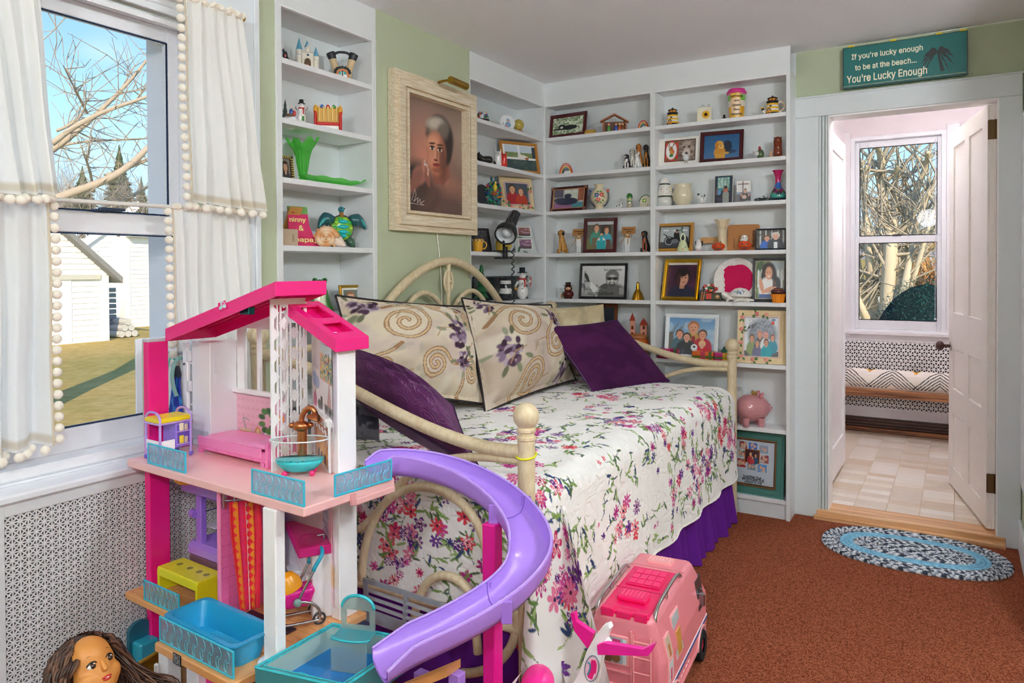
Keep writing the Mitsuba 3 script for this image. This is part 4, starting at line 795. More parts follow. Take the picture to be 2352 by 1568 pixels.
# corner shelves right of the portrait
s=Spot(L,1090,1126,256,282,0,.06);w,h=s.w,s.h;m=MB();r=np.random.default_rng(4);m.lt([(0,0),(w*.42,0),(w*.45,h*.3),(0,h*.35)],'2c2226',16).el((0,0,h*.5),(w*.38,w*.35,h*.48),'e6e6e6')
for i in range(36):
 d=r.normal(0,1,3);d[2]=abs(d[2])*.8;d/=np.linalg.norm(d);m.el(np.array([0,0,h*.45])+d*[w*.38,w*.36,h*.5],(w*.07,)*3,['c23a3a','3a8a4a','2c2c30','d9c24a','f2f2f2','3a5aa0'][i%6],n=1)
trinket('trinket_globe','dark-based globe trinket covered in tiny coloured beads, at the frame edge','ornament',s,m)
s=Spot(L,1147,1181,265,293,0,.04,-12);w,h=s.w,s.h;k=thing('oval_plaque','oval white plaque with a little blue-bonneted figure on the top corner shelf','plaque')
P=P_('f0f2f4',w,h,60);P.ell(.5,.62,.13,.13,'8fb4d4').ell(.5,.55,.08,.09,'e0b090').ell(.5,.32,.2,.2,'7fa6c8').ell(.42,.2,.1,.08,'c08a90').line([(.15,.4),(.25,.2),(.45,.06)],.03,'5a5a68')
el_=Polygon([(w*.5*math.cos(a),h*.5+h*.5*math.sin(a))for a in np.linspace(0,2*math.pi,40)])
part(k,'body',s.m(pad(el_,0,.008)),'m_gloss','e8ebee')
nx_,q=np.linspace(-1,1,50),np.linspace(-1,1,50)
Rr,Aa=np.meshgrid(np.linspace(0,.92,26),np.linspace(0,2*math.pi,61));U_,V_=Rr*np.cos(Aa),Rr*np.sin(Aa)
ci=P.c[np.clip(((V_*.5+.5)*P.c.shape[0]).astype(int),0,P.c.shape[0]-1),np.clip(((U_*.5+.5)*P.c.shape[1]).astype(int),0,P.c.shape[1]-1)]
part(k,'print',(xf(grid(U_*w/2,U_*0-.0095,h/2+V_*h/2),s.M),ci.reshape(-1,3)),'m_gloss')
s=Spot(L,1178,1204,274,300,0,.035);w,h=s.w,s.h;k=thing('glass_paperweight','amber glass ball paperweight on a coral foot, top corner shelf','paperweight')
part(k,'ball',s.m(MB().el((0,0,h*.56),(w*.48,w*.48,h*.44),'b3a04a',n=3).el((0,-w*.1,h*.56),(w*.2,w*.39,h*.2),'d8c878')),'m_gloss',None,True);part(k,'foot',s.m(MB().lt([(0,0),(w*.42,0),(w*.38,h*.1),(0,h*.14)],'b0564a')),'m_gloss',None,True)
def dog(s,body,dark=None,sit=True,muzzle=None,chest=None,ears=None,turn=0,look=-1):
 w,h=s.w,s.h;dark=dark or body;m=MB()
 if sit:
  b=blob([((.1*w,.04*w,.22*h),.24*w),((-.02*w,-.02*w,.58*h),.19*w),((-.04*w,-.05*w,.82*h),.15*w)],[[0,1],[1,2]],.008)
  m.add(b,body)
  for q in(-.1,.1):m.tb([[q*w-.04*w,-.1*w,.5*h],[q*w-.04*w,-.2*w,.2*h],[q*w-.04*w,-.22*w,.03*h]],[.08*w,.06*w,.06*w],chest or body,8)
  for q in(-.22,.28):m.el((q*w,.0,.1*h),(.12*w,.2*w,.1*h),body)
  m.tb([[.25*w,.12*w,.08*h],[.42*w,.1*w,.04*h]],[.05*w,.03*w],dark,6)
  hx=-.05*w
  m.el((hx,-.06*w,.86*h),(.19*w,.18*w,.13*h),body).el((hx+look*.12*w,-.16*w,.82*h),(.10*w,.14*w,.07*h),muzzle or dark).el((hx+look*.16*w,-.28*w,.835*h),(.035*w,.03*w,.025*h),'15161a')
  for q in(-1,1):m.el((hx+q*.17*w,-.03*w,.85*h),(.05*w,.1*w,.1*h),ears or dark).el((hx+q*.07*w+look*.04*w,-.21*w,.895*h),(.022*w,)*3,'15161a')
  if chest:m.el((-.04*w,-.15*w,.55*h),(.12*w,.08*w,.16*h),chest)
 else:
  m.add(blob([((.2*w,0,.35*h),.3*h),((-.15*w,0,.38*h),.26*h),((-.33*w,-.02,.62*h),.24*h)],[[0,1],[1,2]],.008),body).el((-.42*w,-.04,.52*h),(.08*w,.05*w,.13*h),muzzle or body).tb([[-.1*w,-.1*w,.15*h],[-.4*w,-.14*w,.06*h]],.1*h,body,7).tb([[.42*w,0,.2*h],[.5*w,-.08*w,.06*h]],.07*h,body,6).el((-.28*w,-.04,.72*h),(.05*w,.07*w,.18*h),dark)
 return m
s=Spot(L,1090,1138,348,372,1,.05);trinket('dog_figurine','black dog figurine lying down beside the white terrier on the corner shelf','figurine',s,dog(s,'1f1d1c',None,False),'m_gloss')
def terrier(s,c,c2):
 w,h=s.w,s.h;m=MB().add(blob([((0,.05*h,.2*h),.2*h),((0,0,.5*h),.17*h),((0,-.03*h,.72*h),.16*h)],[[0,1,2]],.008),c).el((0,-.18*h,.68*h),(.10*h,.14*h,.09*h),c2).el((0,-.32*h,.71*h),(.03*h,)*3,'15161a')
 for q in(-1,1):m.add(lathe([(.055*h,0),(0,.24*h)],6),c,mat4((q*.11*h,0,.80*h),0,0,q*10)).el((q*.07*h,-.16*h,.78*h),(.02*h,)*3,'15161a').tb([[q*.08*h,-.12*h,.4*h],[q*.08*h,-.17*h,.02*h]],.055*h,c2,7)
 return m
s=Spot(L,1136,1153,342,373,1,.06);trinket('terrier_figurine','white ceramic terrier sitting beside the red one on the corner shelf','figurine',s,terrier(s,'ecebe8','f4f4f2'))
s=Spot(L,1150,1166,348,377,1,.035);trinket('terrier_figurine','bright red ceramic terrier in front of the oak picture frame','figurine',s,terrier(s,'cc2a22','d63a2c'))
def cat_window(w,h):
 P=P_('d6dde0',w,h,110);P.rect(0,0,1,.42,'34484a').noise('4a5a54',9,.45,.7,3,1,(0,1,0,.42)).rect(.03,.5,.97,.95,'c9d6e0').rect(.03,.48,.97,.7,'7f8f5e').noise('5f6f42',20,.5,.7,5,1,(.03,.97,.48,.7))
 for x in(0,.46,.94):P.rect(x,.45,x+.07,1,'eceff0')
 P.rect(0,.42,1,.5,'f0f0ee').ell(.6,.52,.15,.09,'e8e2da').ell(.72,.47,.06,.05,'a8603a').ell(.52,.58,.06,.07,'ece6e0').rect(.9,.5,1,.95,'33414a');return P
s=Spot(L,1153,1239,325,392,1,.075,-28);frame('tilted oak frame with a photo of a cat lying on a windowsill',s,.017,'b07a35',cat_window,'m_satin',12)
s=Spot(L,1096,1117,424,468,2,.09,-10);trinket('dark_plate','round dark plate standing behind the mosaic heart','plate',s,MB().add(xf(lathe([(0,0),(s.h*.4,0),(s.h*.5,.008),(s.h*.5,.011),(s.h*.4,.004),(0,.004)],32),mat4((0,0,s.h*.5),0,80)),'33353b'))
s=Spot(L,1110,1157,407,470,2,.055);w,h=s.w,s.h;m=MB();r=np.random.default_rng(9);m.el((0,.01,h*.45),(w*.42,.02,h*.44),'2d6a5a')
for i in range(70):
 a,q=r.uniform(0,6.28),r.uniform(0,1)**.5;m.el((w*.4*q*math.cos(a),-.012,h*.45+h*.43*q*math.sin(a)),(w*.07,.012,w*.05),['2f8a5a','1f6a78','3a9aa0','6a3f7a','c23a34','2a4f8a','58a05a'][i%7],rz=0,ry=float(r.uniform(0,180)),n=1)
m.el((w*.08,-.03,h*.62),(w*.1,.015,h*.14),'e0c23a').el((w*.1,-.035,h*.78),(w*.06,.012,h*.06),'e6cf60').el((w*.02,-.03,h*.42),(w*.14,.014,h*.08),'8a4a2a').tb([[w*.2,-.02,h*.3],[w*.42,-.03,h*.33]],.005,'d87f2a',6)
for x in(-.1,.12):m.el((x*w,-.01,h*.93),(w*.06,.01,h*.1),'34545f')
trinket('mosaic_heart','bright coloured ceramic flower heap with a yellow bird, corner shelf','ornament',s,m)
def flower_deco(cols,seed,spots,leaf='3f6a34',sz=.013):
 def f(w,h,t):
  r=np.random.default_rng(seed);o=[]
  for u,v in spots:
   x,z=-w/2+u*w,v*h;m=MB();o.append(m)
   for i in range(3):a=r.uniform(0,6.28);m.el((x+sz*1.4*math.cos(a),-t-.0005,z+sz*1.4*math.sin(a)),(sz*.75,.0012,sz*.4),leaf,ry=-math.degrees(a),n=1)
   for i in range(5):a=i*1.257+r.uniform(0,1);m.el((x+sz*.55*math.cos(a),-t-.0012,z+sz*.55*math.sin(a)),(sz*.5,.0015,sz*.4),cols[int(r.integers(len(cols)))],n=1)
   m.el((x,-t-.003,z),(sz*.25,.001,sz*.25),'d8b45a',n=1)
  return 'painted_flower',o
 return f
def two_people(bg,a,b_,ha='3a2a20',hb='6a4a30'):
 def f(w,h):
  P=P_(bg,w,h,90);P.person(.33,0,.95,a,ha,'d6a07e',.9).person(.70,0,.82,b_,hb,'dba888',.9);return P
 return f
s=Spot(L,1152,1226,408,481,2,.085,-24);frame('cream frame painted with flowers holding a photo of two people in red',s,.034,'d9c39a',two_people('4a5260','a82832','b8402e'),'m_satin',10,.016,'cdb8c4',deco=flower_deco(['d98a8a','e2a08e','c86a70'],4,[(.12,.25),(.28,.10),(.55,.08),(.85,.12),(.9,.6)]))
def mug(name,label,s,col,check=True):
 w,h=s.w,s.h;k=thing(name,label,'mug')
 part(k,'body',s.m(MB().lt([(0,0),(w*.40,0),(w*.46,h*.3),(w*.5,h*.96),(w*.5,h),(w*.45,h),(w*.42,h*.5),(0,h*.1)],col,22)),'m_gloss',None,True)
 m=MB()
 for i in range(16):a=i*math.pi/8;m.el((w*.5*math.cos(a),w*.5*math.sin(a),h*.9),(w*.06,w*.06,h*.06),['1d1e22','f0f0ea'][i%2],n=1)
 part(k,'rim_check',s.m(m),'m_gloss');part(k,'handle',s.m(tube(spl([[w*.45,0,h*.8],[w*.78,0,h*.65],[w*.75,0,h*.35],[w*.42,0,h*.25]],12),w*.06,8)),'m_gloss',col,True)
s=Spot(L,1090,1128,524,577,3,.12,-10);frame('dark photo frame standing behind the yellow mug on the corner shelf',s,.012,'2c2c2e',lambda w,h:P_('5a5a60',w,h,40).noise('3a3a40',6,.4,.6,2),'m_satin',12)
s=Spot(L,1085,1110,549,575,3,.05);mug('yellow_mug','small yellow mug with a checked rim in front of the dark frame',s,'d9a02e')
s=Spot(L,1138,1163,552,577,3,.06);mug('yellow_mug','small yellow mug with a checked rim half hidden behind the black lamp',s,'d9b23e')
s=Spot(L,1134,1182,538,577,3,.11,-10);trinket('oval_photo_stand','round photo stand with yellow flowers behind the black lamp','ornament',s,MB().el((0,0,s.h*.5),(s.w*.5,.006,s.h*.5),'c9cfd2').el((.1*s.w,-.006,s.h*.4),(s.w*.22,.005,s.h*.24),'c9b24a').el((-.15*s.w,-.006,s.h*.6),(s.w*.2,.005,s.h*.2),'8a6a7a'))
s=Spot(L,1184,1233,508,579,3,.05,-30);w,h=s.w,s.h;k=thing('etched_photo_frame','pale arched frame holding two small pictures behind the lamp','picture frame');TM=s.M@mat4((0,0,0),0,-12)
arch=Polygon([(-.5*w,0),(.5*w,0),(.34*w,h*.9),(.2*w,h),(-.36*w,h),(-.5*w,h*.85)])
part(k,'panel',xf(pad(arch,0,.006),TM),'m_gloss','c3cccb')
for z0,z1,c in((.55,.82,'8a5a4a'),(.14,.44,'7a5a80')):
 P=P_(c,.5*w,(z1-z0)*h,40);P.noise('b08a9a',7,.4,.6,3).rect(0,0,1,.3,'5a4a50');a_,b__=P.sheet(.56*w,(z1-z0)*h);part(k,'print',(xf(a_,TM@mat4((-.30*w,-.0075,z0*h))),b__),'m_plastic')
 part(k,'mount',xf(box(-.33*w,.30*w,-.007,-.006,z0*h-.004,z1*h+.004),TM),'m_satin','eef2f0')
part(k,'etched_leaves',xf(MB().el((-.34*w,-.007,.12*h),(.05*w,.002,.1*h),'3f5a48',ry=20).el((-.25*w,-.007,.5*h),(.12*w,.002,.02*h),'4a6a58').el((-.05*w,-.007,.04*h),(.12*w,.002,.02*h),'4a6a58',ry=15),TM),'m_satin')
cl=thing('clamp_lamp','black metal clamp spotlight clipped to the corner shelf','lamp')
ps=onp(1160,580,0,.02);ps[2]=SZ[3]
hd=onp(1163,535,0,.07);up_=onp(1186,487,0,.03);ax=(up_-hd);Lh=np.linalg.norm(ax);ax/=Lh
def along(prof,p,d,n=24):
 d=d/np.linalg.norm(d);x=np.cross(d,[0,0,1.])if abs(d[2])<.95 else np.array([1.,0,0]);x/=np.linalg.norm(x);y=np.cross(d,x)
 M=np.eye(4);M[:3,0],M[:3,1],M[:3,2],M[:3,3]=x,y,d,p;return xf(lathe(prof,n),M)
f0=hd-ax*.012
part(cl,'shade',along([(.001,Lh*.98),(.018,Lh*.98),(.030,Lh*.93),(.033,Lh*.4),(.036,Lh*.30),(.050,Lh*.22),(.060,.02),(.060,-.012),(.054,-.020),(.052,-.014),(.052,.015),(.03,Lh*.2)],f0,ax,30),'m_gloss','15161a',True)
part(cl,'reflector',along([(.051,-.008),(.045,.01),(.02,.02),(0,.02)],f0,ax,24),'m_satin','cfd4d8',True,label='pale inside of the shade')
part(cl,'bulb',along([(0,-.012),(.022,-.004),(.03,.012),(.015,.03)],f0,ax,20),'m_gloss','d4d8dc',True)
part(cl,'knob',along([(0,0),(.009,0),(.010,.012),(0,.016)],f0+ax*Lh*.98,ax),'m_gloss','15161a',True)
part(cl,'stem',tube(np.array([[.012,ps[1],SZ[3]+.012],[.014,ps[1],SZ[3]+.05],f0+ax*.02+[-.02,0,-.05]]),.007,8),'m_gloss','17181c',True)
part(cl,'clamp',MB().add(box(-.03,.03,ps[1]-.05,ps[1]+.045,SZ[3]+.002,SZ[3]+.010,.002)).add(box(-.02,.035,ps[1]-.05,ps[1]+.045,SZ[3]-.036,SZ[3]-.028,.002)).add(box(.012,.030,ps[1]-.014,ps[1]+.014,SZ[3]-.03,SZ[3]+.03,.003)),'m_satin','17181c')
cc=np.linspace(0,1,160);cy0=onp(1178,590,0,.03)
part(cl,'coiled_cord',tube(np.stack([.03+.007*np.cos(cc*60),cy0[1]+.007*np.sin(cc*60),SZ[3]+.02-.30*cc],1),.0028,6),'m_satin','1a1b1f',True)
s=Spot(L,1088,1124,604,692,4,.07);w,h=s.w,s.h;m=MB()
for i in range(5):q=i/5;m.add(lathe([(w*.5*(1-q*.85),h*(.1+q*.85)),(w*.22*(1-q*.8),h*(.1+q*.85+.17)),(0,h*(.1+q*.85+.19))],12),'1f5a34',mat4((0,0,0),i*20))
m.lt([(0,0),(w*.3,0),(w*.25,h*.1),(0,h*.1)],'1a3a28')
trinket('ceramic_tree','dark green ceramic Christmas tree behind the curved headboard','ornament',s,m)
s=Spot(L,1086,1212,634,692,4,.14,-4);w,h=s.w,s.h;k=thing('black_tray','black square-edged tray standing against the back of the corner shelf','tray')
part(k,'panel',s.m(box(-w/2,w/2,-.006,.004,0,h,.003)),'m_gloss','1f2629');part(k,'rim',s.m(MB().bx(-w/2,w/2,-.012,-.005,h-.008,h,'2a3134').bx(-w/2,w/2,-.012,-.005,0,.008,'2a3134')),'m_gloss')
s=Spot(L,1143,1180,634,690,4,.08);w,h=s.w,s.h;trinket('salt_shaker','black and white china shaker beside the ceramic snowman','shaker',s,MB().lt([(0,0),(w*.4,0),(w*.42,h*.3),(w*.3,h*.55),(w*.34,h*.7),(w*.3,h*.92),(0,h)],'24262a',20).lt([(w*.425,h*.28),(w*.44,h*.3),(w*.35,h*.5)],'e8e8e4',20).lt([(w*.345,h*.68),(w*.33,h*.82),(0.001,h*.83)],'ecebe6',20))
s=Spot(L,1178,1222,614,690,4,.05);trinket('ceramic_snowman','tall white ceramic snowman with black hat and candy cane, corner shelf','figurine',s,snowman(s,'20232a','b83238',False,lambda m,w,h:[m.tb([[.24*w,-.02,.5*h],[.42*w,-.05,.58*h]],.06*w,'f4f3ef',8),m.tb(spl([[.40*w,-.08*w,.4*h],[.44*w,-.08*w,.66*h],[.36*w,-.08*w,.7*h]],8),.03*w,'c23a44',6),m.tb([[-.24*w,-.02,.55*h],[-.36*w,-.06,.42*h]],.06*w,'f4f3ef',8),m.bx(-.42*w,-.28*w,-.2*w,-.08*w,h*.30,h*.38,'d9a43a')]))
# bookcase by the door, left bay
R='R'
def animal_pic(bg,col,spk=None,ground=None,dark=None):
 def f(w,h):
  P=P_(bg,w,h,100)
  if spk:P.noise(spk[0],14,.42,.6,3).noise(spk[1],30,.5,.62,8)
  if ground:P.rect(0,0,1,.3,ground)
  P.ell(.55,.38,.26,.14,col).ell(.30,.46,.11,.14,col).rect(.05,.30,.45,.38,col).ell(.30,.42,.05,.06,dark or 'e8e4da').ell(.26,.5,.02,.02,'101010');return P
 return f
s=Spot(R,1262,1346,260,315,0,.05,-4);frame('burgundy frame with a photo of a black dog on grass, top shelf at the corner',s,.021,'4a1418',animal_pic('8a9a74','1b1c20',('dfe6cf','4f6a44'),None,'d8d4cc'),'m_gloss',8)
s=Spot(R,1342,1369,298,307,0,.04);w,h=s.w,s.h;trinket('trinket_box','tiny oval gold trinket box beside the burgundy frame on the top shelf','box',s,MB().add(xf(lathe([(0,0),(.5*w,0),(.5*w,h*.55),(.46*w,h*.9),(0,h)],20),mat4((0,0,0),s=(1,.6,1))),'c79a3a').add(xf(lathe([(.505*w,h*.5),(.52*w,h*.55),(.505*w,h*.6)],20),mat4((0,0,0),s=(1,.6,1))),'6a4a20'))
s=Spot(R,1382,1441,262,302,0,.06);w,h=s.w,s.h;k=thing('nativity_stable','small wooden nativity stable with painted figures on the top shelf','ornament')
part(k,'stable',s.m(MB().bx(-.46*w,.46*w,.06*w,.09*w,0,h*.6,'5a3218').bx(-.46*w,-.38*w,-.12*w,.08*w,0,h*.6,'8a4f26',.002).bx(.40*w,.47*w,-.12*w,.08*w,0,h*.55,'8a4f26',.002).bx(-.46*w,.46*w,-.16*w,.08*w,0,h*.05,'7a4a28')),'m_satin')
q=MB()
for a,b_ in(((-.55,.58),(0,1.)),((.55,.52),(0,1.))):
 x0,z0,x1,z1=a[0]*w,a[1]*h,b_[0]*w,b_[1]*h;q.add(quadbox([[x0,-.18*w,z0-.03*h],[x0,-.18*w,z0+.05*h],[x0,.1*w,z0-.03*h],[x0,.1*w,z0+.05*h],[x1,-.18*w,z1-.08*h],[x1,-.18*w,z1],[x1,.1*w,z1-.08*h],[x1,.1*w,z1]]),'96562a')
part(k,'roof',s.m(q),'m_satin')
for x,c,c2 in((-.22,'4f8a3f','c23a2a'),(.06,'2f4f9a','8a5a2a'),(.2,'b05a30','d8b878'),(.32,'7a4a2a','c98a4e')):
 part(k,'figure',s.m(MB().lt([(0,h*.05),(.09*w,h*.05),(.07*w,h*.3),(0,h*.36)],c,12,(x*w,-.08*w,0)).el((x*w,-.08*w,h*.42),(.055*w,)*3,'dba884').el((x*w,-.07*w,h*.445),(.06*w,.055*w,.05*w),c2)),'m_gloss',None,True)
def rainbow(s,label):
 w,h=s.w,s.h;k=thing('rainbow_ornament',label,'ornament');a=np.linspace(0,math.pi,24)
 for i,c in enumerate(('b8322a','d9682a','e6b83a','2f5f5a','23253a')):
  r=w*.46*(1-.13*i);part(k,'arch',s.m(tube(np.stack([r*np.cos(a),0*a,h*.94*(1-.13*i)*np.sin(a)+.001],1),w*.036,7)),'m_gloss',c,True)
 part(k,'cloud',s.m(MB().el((.05*w,0,.1*h),(.22*w,.12*w,.2*h),'eceae6').el((.2*w,0,.2*h),(.14*w,.1*w,.18*h),'e4e2de')),'m_matte',None,True)
s=Spot(R,1465,1490,276,293,0,.05);rainbow(s,'small rainbow ornament at the right end of the top shelf, left bay')
s=Spot(R,1284,1316,374,393,1,.07);rainbow(s,'small rainbow ornament alone at the left of the second shelf')
s=Spot(R,1433,1496,330,379,1,.06);w,h=s.w,s.h;k=thing('dog_group_figurine','ceramic group of five sitting dogs at the right of the second shelf','figurine')
for x,y,sc,c,d,ch,mz in((-.38,-.05,.56,'1c1c1f','1c1c1f','e8e6e2','e0dcd4'),(-.17,0,.76,'a9a49a','2a2826','d9d4ca','cfc9bf'),(.0,-.1,.58,'dcdcda','1c1c1f','f0f0ee','f0eeea'),(.06,.12,1.0,'b06a26','8a4a1a','e6dcc8','8a5a2e'),(.33,.05,.95,'2a211c','1c1816','b8741f','1e1a18')):
 class Q_:pass
 q=Q_();q.w,q.h=.46*w,h*sc;part(k,'dog',s.m(xf(dog(q,c,d,True,mz,ch),mat4((x*w,y*w,.004)))),'m_gloss',None,True)
part(k,'base',s.m(box(-.5*w,.5*w,-.3*w,.25*w,0,.005,.002)),'m_gloss','c9ccca')
def hand_pic(w,h):
 P=P_('b8b4b0',w,h,100);P.rect(.35,.45,.8,1,'c9d0c4').rect(.78,.4,1,1,'9a5a44').rect(0,.6,.3,1,'5a5468').noise('e8e6e0',9,.5,.7,3,.6,(.3,.8,.5,1)).rect(0,.0,1,.3,'9a6a94').rect(.6,.0,1,.3,'4a8a94').ell(.42,.38,.38,.2,'2f3348').ell(.45,.66,.12,.12,'2f3348').ell(.2,.45,.2,.14,'3a3e54');return P
s=Spot(R,1266,1347,428,485,2,.05,-5);frame('ornate dark red frame with carved corners and a hazy bluish photo',s,.018,'3a1012',hand_pic,'m_gloss',9,.016,'c9a070',deco=lambda w,h,t:('corner_carving',[MB().el((sx_*(w/2-.010),-t,z),(.011,.005,.011),'7a4a34')for sx_ in(-1,1)for z in(.011,h-.011)]))
s=Spot(R,1355,1398,423,482,2,.055);w,h=s.w,s.h;k=thing('flower_vase','cream china vase with blue handles and raised flowers','vase')
part(k,'body',s.m(lathe([(0,0),(.26*w,0),(.27*w,h*.04),(.19*w,h*.12),(.22*w,h*.17),(.42*w,h*.36),(.45*w,h*.5),(.40*w,h*.66),(.25*w,h*.78),(.20*w,h*.84),(.21*w,h*.93),(.30*w,h*.99),(.27*w,h),(.17*w,h*.9)],28)),'m_gloss','e0d2b2',True)
m=MB()
for q in(-1,1):m.tb(spl([[q*.24*w,0,h*.14],[q*.44*w,0,h*.3],[q*.50*w,0,h*.52],[q*.46*w,0,h*.70]],14),.035*w,'262a3c',7)
part(k,'handle',s.m(m),'m_gloss',None,True);m=MB()
m.el((-.47*w,-.02,h*.72),(.07*w,)*3,'35508a').el((.46*w,-.02,h*.74),(.08*w,)*3,'c85a44')
for x,z,c in((-.12,.55,'2f4f9a'),(.12,.56,'c23a4a'),(-.05,.38,'d0606a')):
 for i in range(6):a=i*1.047;m.el((x*w+.07*w*math.cos(a),-.42*w,h*z+.07*w*math.sin(a)),(.055*w,.03*w,.055*w),c,n=1)
 m.el((x*w,-.45*w,h*z),(.04*w,.02*w,.04*w),'e6c04a',n=1)
for i in range(10):a=i*.628;m.el((.24*w*math.cos(a),-.40*w+.03*w*abs(math.cos(a)),h*.48+.22*h*math.sin(a)),(.06*w,.03*w,.04*w),'4a8a3a',n=1)
part(k,'flowers',s.m(m),'m_gloss',None,True)
part(k,'gilt_rim',s.m(tube(np.stack([.285*w*np.cos(np.linspace(0,6.28,24)),.285*w*np.sin(np.linspace(0,6.28,24)),np.full(24,h*.99)],1),.01*w,5,True)),'m_metal','8a6a2a',True)
s=Spot(R,1413,1431,466,479,2,.04);w,h=s.w,s.h;trinket('puppy_figurine','tiny spotted white puppy figurine between the vase and the silo shaker','figurine',s,MB().el((.08*w,0,h*.45),(.3*w,.2*w,.3*h),'f0efec').el((-.0*w+.28*w,-.03,h*.68),(.18*w,.15*w,.26*h),'f4f3f0').el((.1*w,-.01,h*.62),(.1*w,.18*w,.12*h),'1c1c1f').el((.38*w,-.035,h*.75),(.06*w,.08*w,.16*h),'1c1c1f').el((-.2*w,0,.2*h),(.1*w,.14*w,.2*h),'f0efec').el((.2*w,-.02,.18*h),(.08*w,.1*w,.18*h),'f0efec').el((-.3*w,0,.45*h),(.08*w,.05*w,.1*h),'2a2a2c'))
def leaflogo(m,x,y,z,r):m.bx(x-r,x+r,y-.0015,y,z-r,z+r,'2f7a34',.001).el((x,y-.002,z),(r*.62,.001,r*.45),'e6cf3a').tb([[x-.2*r,y-.002,z+.3*r],[x+.5*r,y-.002,z+.75*r]],r*.14,'e6cf3a',5)
s=Spot(R,1439,1453,443,477,2,.05);w,h=s.w,s.h;m=MB().lt([(0,0),(.46*w,0),(.47*w,h*.7),(0,h*.7)],'b9ae94',20).lt([(.5*w,h*.68),(.5*w,h*.78),(.38*w,h*.92),(0.001,h)],'2f6a2c',20);leaflogo(m,0,-.47*w,h*.54,.26*w);m.bx(-.36*w,.36*w,-.475*w,-.3*w,h*.40,h*.43,'3a5a34').bx(-.3*w,.3*w,-.475*w,-.3*w,0,h*.26,'a3987e')
trinket('silo_shaker','silo-shaped cream shaker with a green dome and green badge','shaker',s,m)
s=Spot(R,1469,1498,448,477,2,.05,14);w,h=s.w,s.h;pb=Polygon([(-.42*w,0),(.42*w,0),(.46*w,h*.55),(.3*w,h*.84),(0,h*.97),(-.3*w,h*.84),(-.46*w,h*.55)]);k=thing('barn_shaker','barn-shaped shaker with a dark green roof and badge at the upright','shaker')
part(k,'walls',s.m(xf(extr(pb,.03),mat4((0,.02,0),0,90))),'m_gloss','b7ad92');m=MB();rp_=[(-.5*w,h*.52),(-.33*w,h*.86),(0,h),(.33*w,h*.86),(.5*w,h*.52)]
for(x0,z0),(x1,z1)in zip(rp_[:-1],rp_[1:]):m.add(quadbox([[x0,-.013,z0],[x0,-.013,z0+.003],[x0,.03,z0],[x0,.03,z0+.003],[x1,-.013,z1],[x1,-.013,z1+.003],[x1,.03,z1],[x1,.03,z1+.003]]),'2c5f2c')
leaflogo(m,-.1*w,-.0105,h*.55,.14*w);m.lt([(0,h),(.05*w,h),(.05*w,h*1.06),(0,h*1.08)],'2c5f2c',10)
for i in range(5):m.bx((-.34+i*.15)*w,(-.27+i*.15)*w,-.012,0,0,h*.28,'a0967c')
part(k,'roof',s.m(m),'m_gloss')
s=Spot(R,1273,1309,527,581,3,.055);trinket('mastiff_figurine','tan sitting mastiff figurine with a black muzzle at the corner','figurine',s,dog(s,'b07d3a','6a4420',True,'2a211c','bd8e4c','4a3424',look=1),'m_satin')
def cardman(s,label,lean):
 w,h=s.w,s.h;k=thing('card_holder_figure',label,'card holder');f='e9e8e6'
 part(k,'body',s.m(MB().bx(-.14*w,.18*w,-.005,.008,h*.24,h*.60,f,.002).bx(-.12*w,.02*w,-.004,.006,0,h*.25,'dfe0e2',.001).bx(.04*w,.15*w,-.004,.006,0,h*.25,'dfe0e2',.001).bx(-.2*w,.22*w,-.014,.010,0,.004,'b9bcc0',.001)),'m_satin')
 part(k,'arms',s.m(MB().tb(spl([[-.15*w,-.004,h*.56],[-.3*w,-.01,h*.42],[-.45*w,-.012,h*.28]],8),.0022,'9a7a54',6).tb(spl([[.16*w,-.004,h*.56],[.28*w,-.01,h*.42],[.35*w,-.012,h*.26]],8)if lean else spl([[.16*w,-.004,h*.56],[.40*w,-.01,h*.62],[.36*w,-.012,h*.66],[.1*w,-.01,h*.3]],10),.0022,'9a7a54',6).tb([[-.22*w,-.007,h*.585],[.24*w,-.007,h*.60]],.003,'b08a54',6)),'m_matte')
 part(k,'head',s.m(MB().el((.02*w,0,h*.645),(.12*w,.008,h*.045),'d8b98a').el((.02*w,-.006,h*.57),(.05*w,.004,h*.03),'c98a3a')),'m_matte',None,True)
 TM=s.M@mat4((0,0,0),0,-6);P=P_('a8784a',w*.95,h*.27,60);r=np.random.default_rng(3)
 for z in(.62,.32):
  for i in range(13 if z>.5 else 6):x=.14+i*.056 if z>.5 else.38+i*.05;P.line([(x,z-.05),(x+.02,z+.09*r.uniform(.3,1.2)),(x+.04,z-.04)],.025,'3a2418')
 a_,b__=P.sheet(w*.95,h*.27);part(k,'card',(xf(a_,TM@mat4((-.47*w,.004,h*.70))),b__),'m_matte',label='brown place card with dark script');part(k,'card_back',xf(box(-.475*w,.48*w,.0045,.006,h*.70,h*.97),TM),'m_matte','9a6c40')
s=Spot(R,1312,1346,523,581,3,.05,6);cardman(s,'white wooden figure holding a brown place card, left of the burgundy frame',1)
s=Spot(R,1424,1457,518,580,3,.05,-4);cardman(s,'white wooden figure holding a brown place card, right of the burgundy frame',0)
def family3(w,h):
 P=P_('5a564a',w,h,110);P.rect(.5,.3,.9,.9,'3a3430').rect(0,.88,1,1,'b9bcc0').rect(0,0,.2,.4,'6a6a44').person(.36,.22,.70,'3f8a74','4a3a30').rect(.2,0,.5,.42,'6a604a').person(.74,.22,.58,'3aa0b4','8a4a2a').rect(.62,0,.9,.35,'5a3a34').person(.55,.1,.52,'e8e8ea','2a2220').rect(.38,0,.72,.32,'1f9aa0').rect(.5,.25,.6,.5,'27a4ac');return P
s=Spot(R,1339,1416,500,580,3,.06,12);frame('tall burgundy frame with a photo of three people by a porch',s,.021,'42141a',family3,'m_gloss',11)
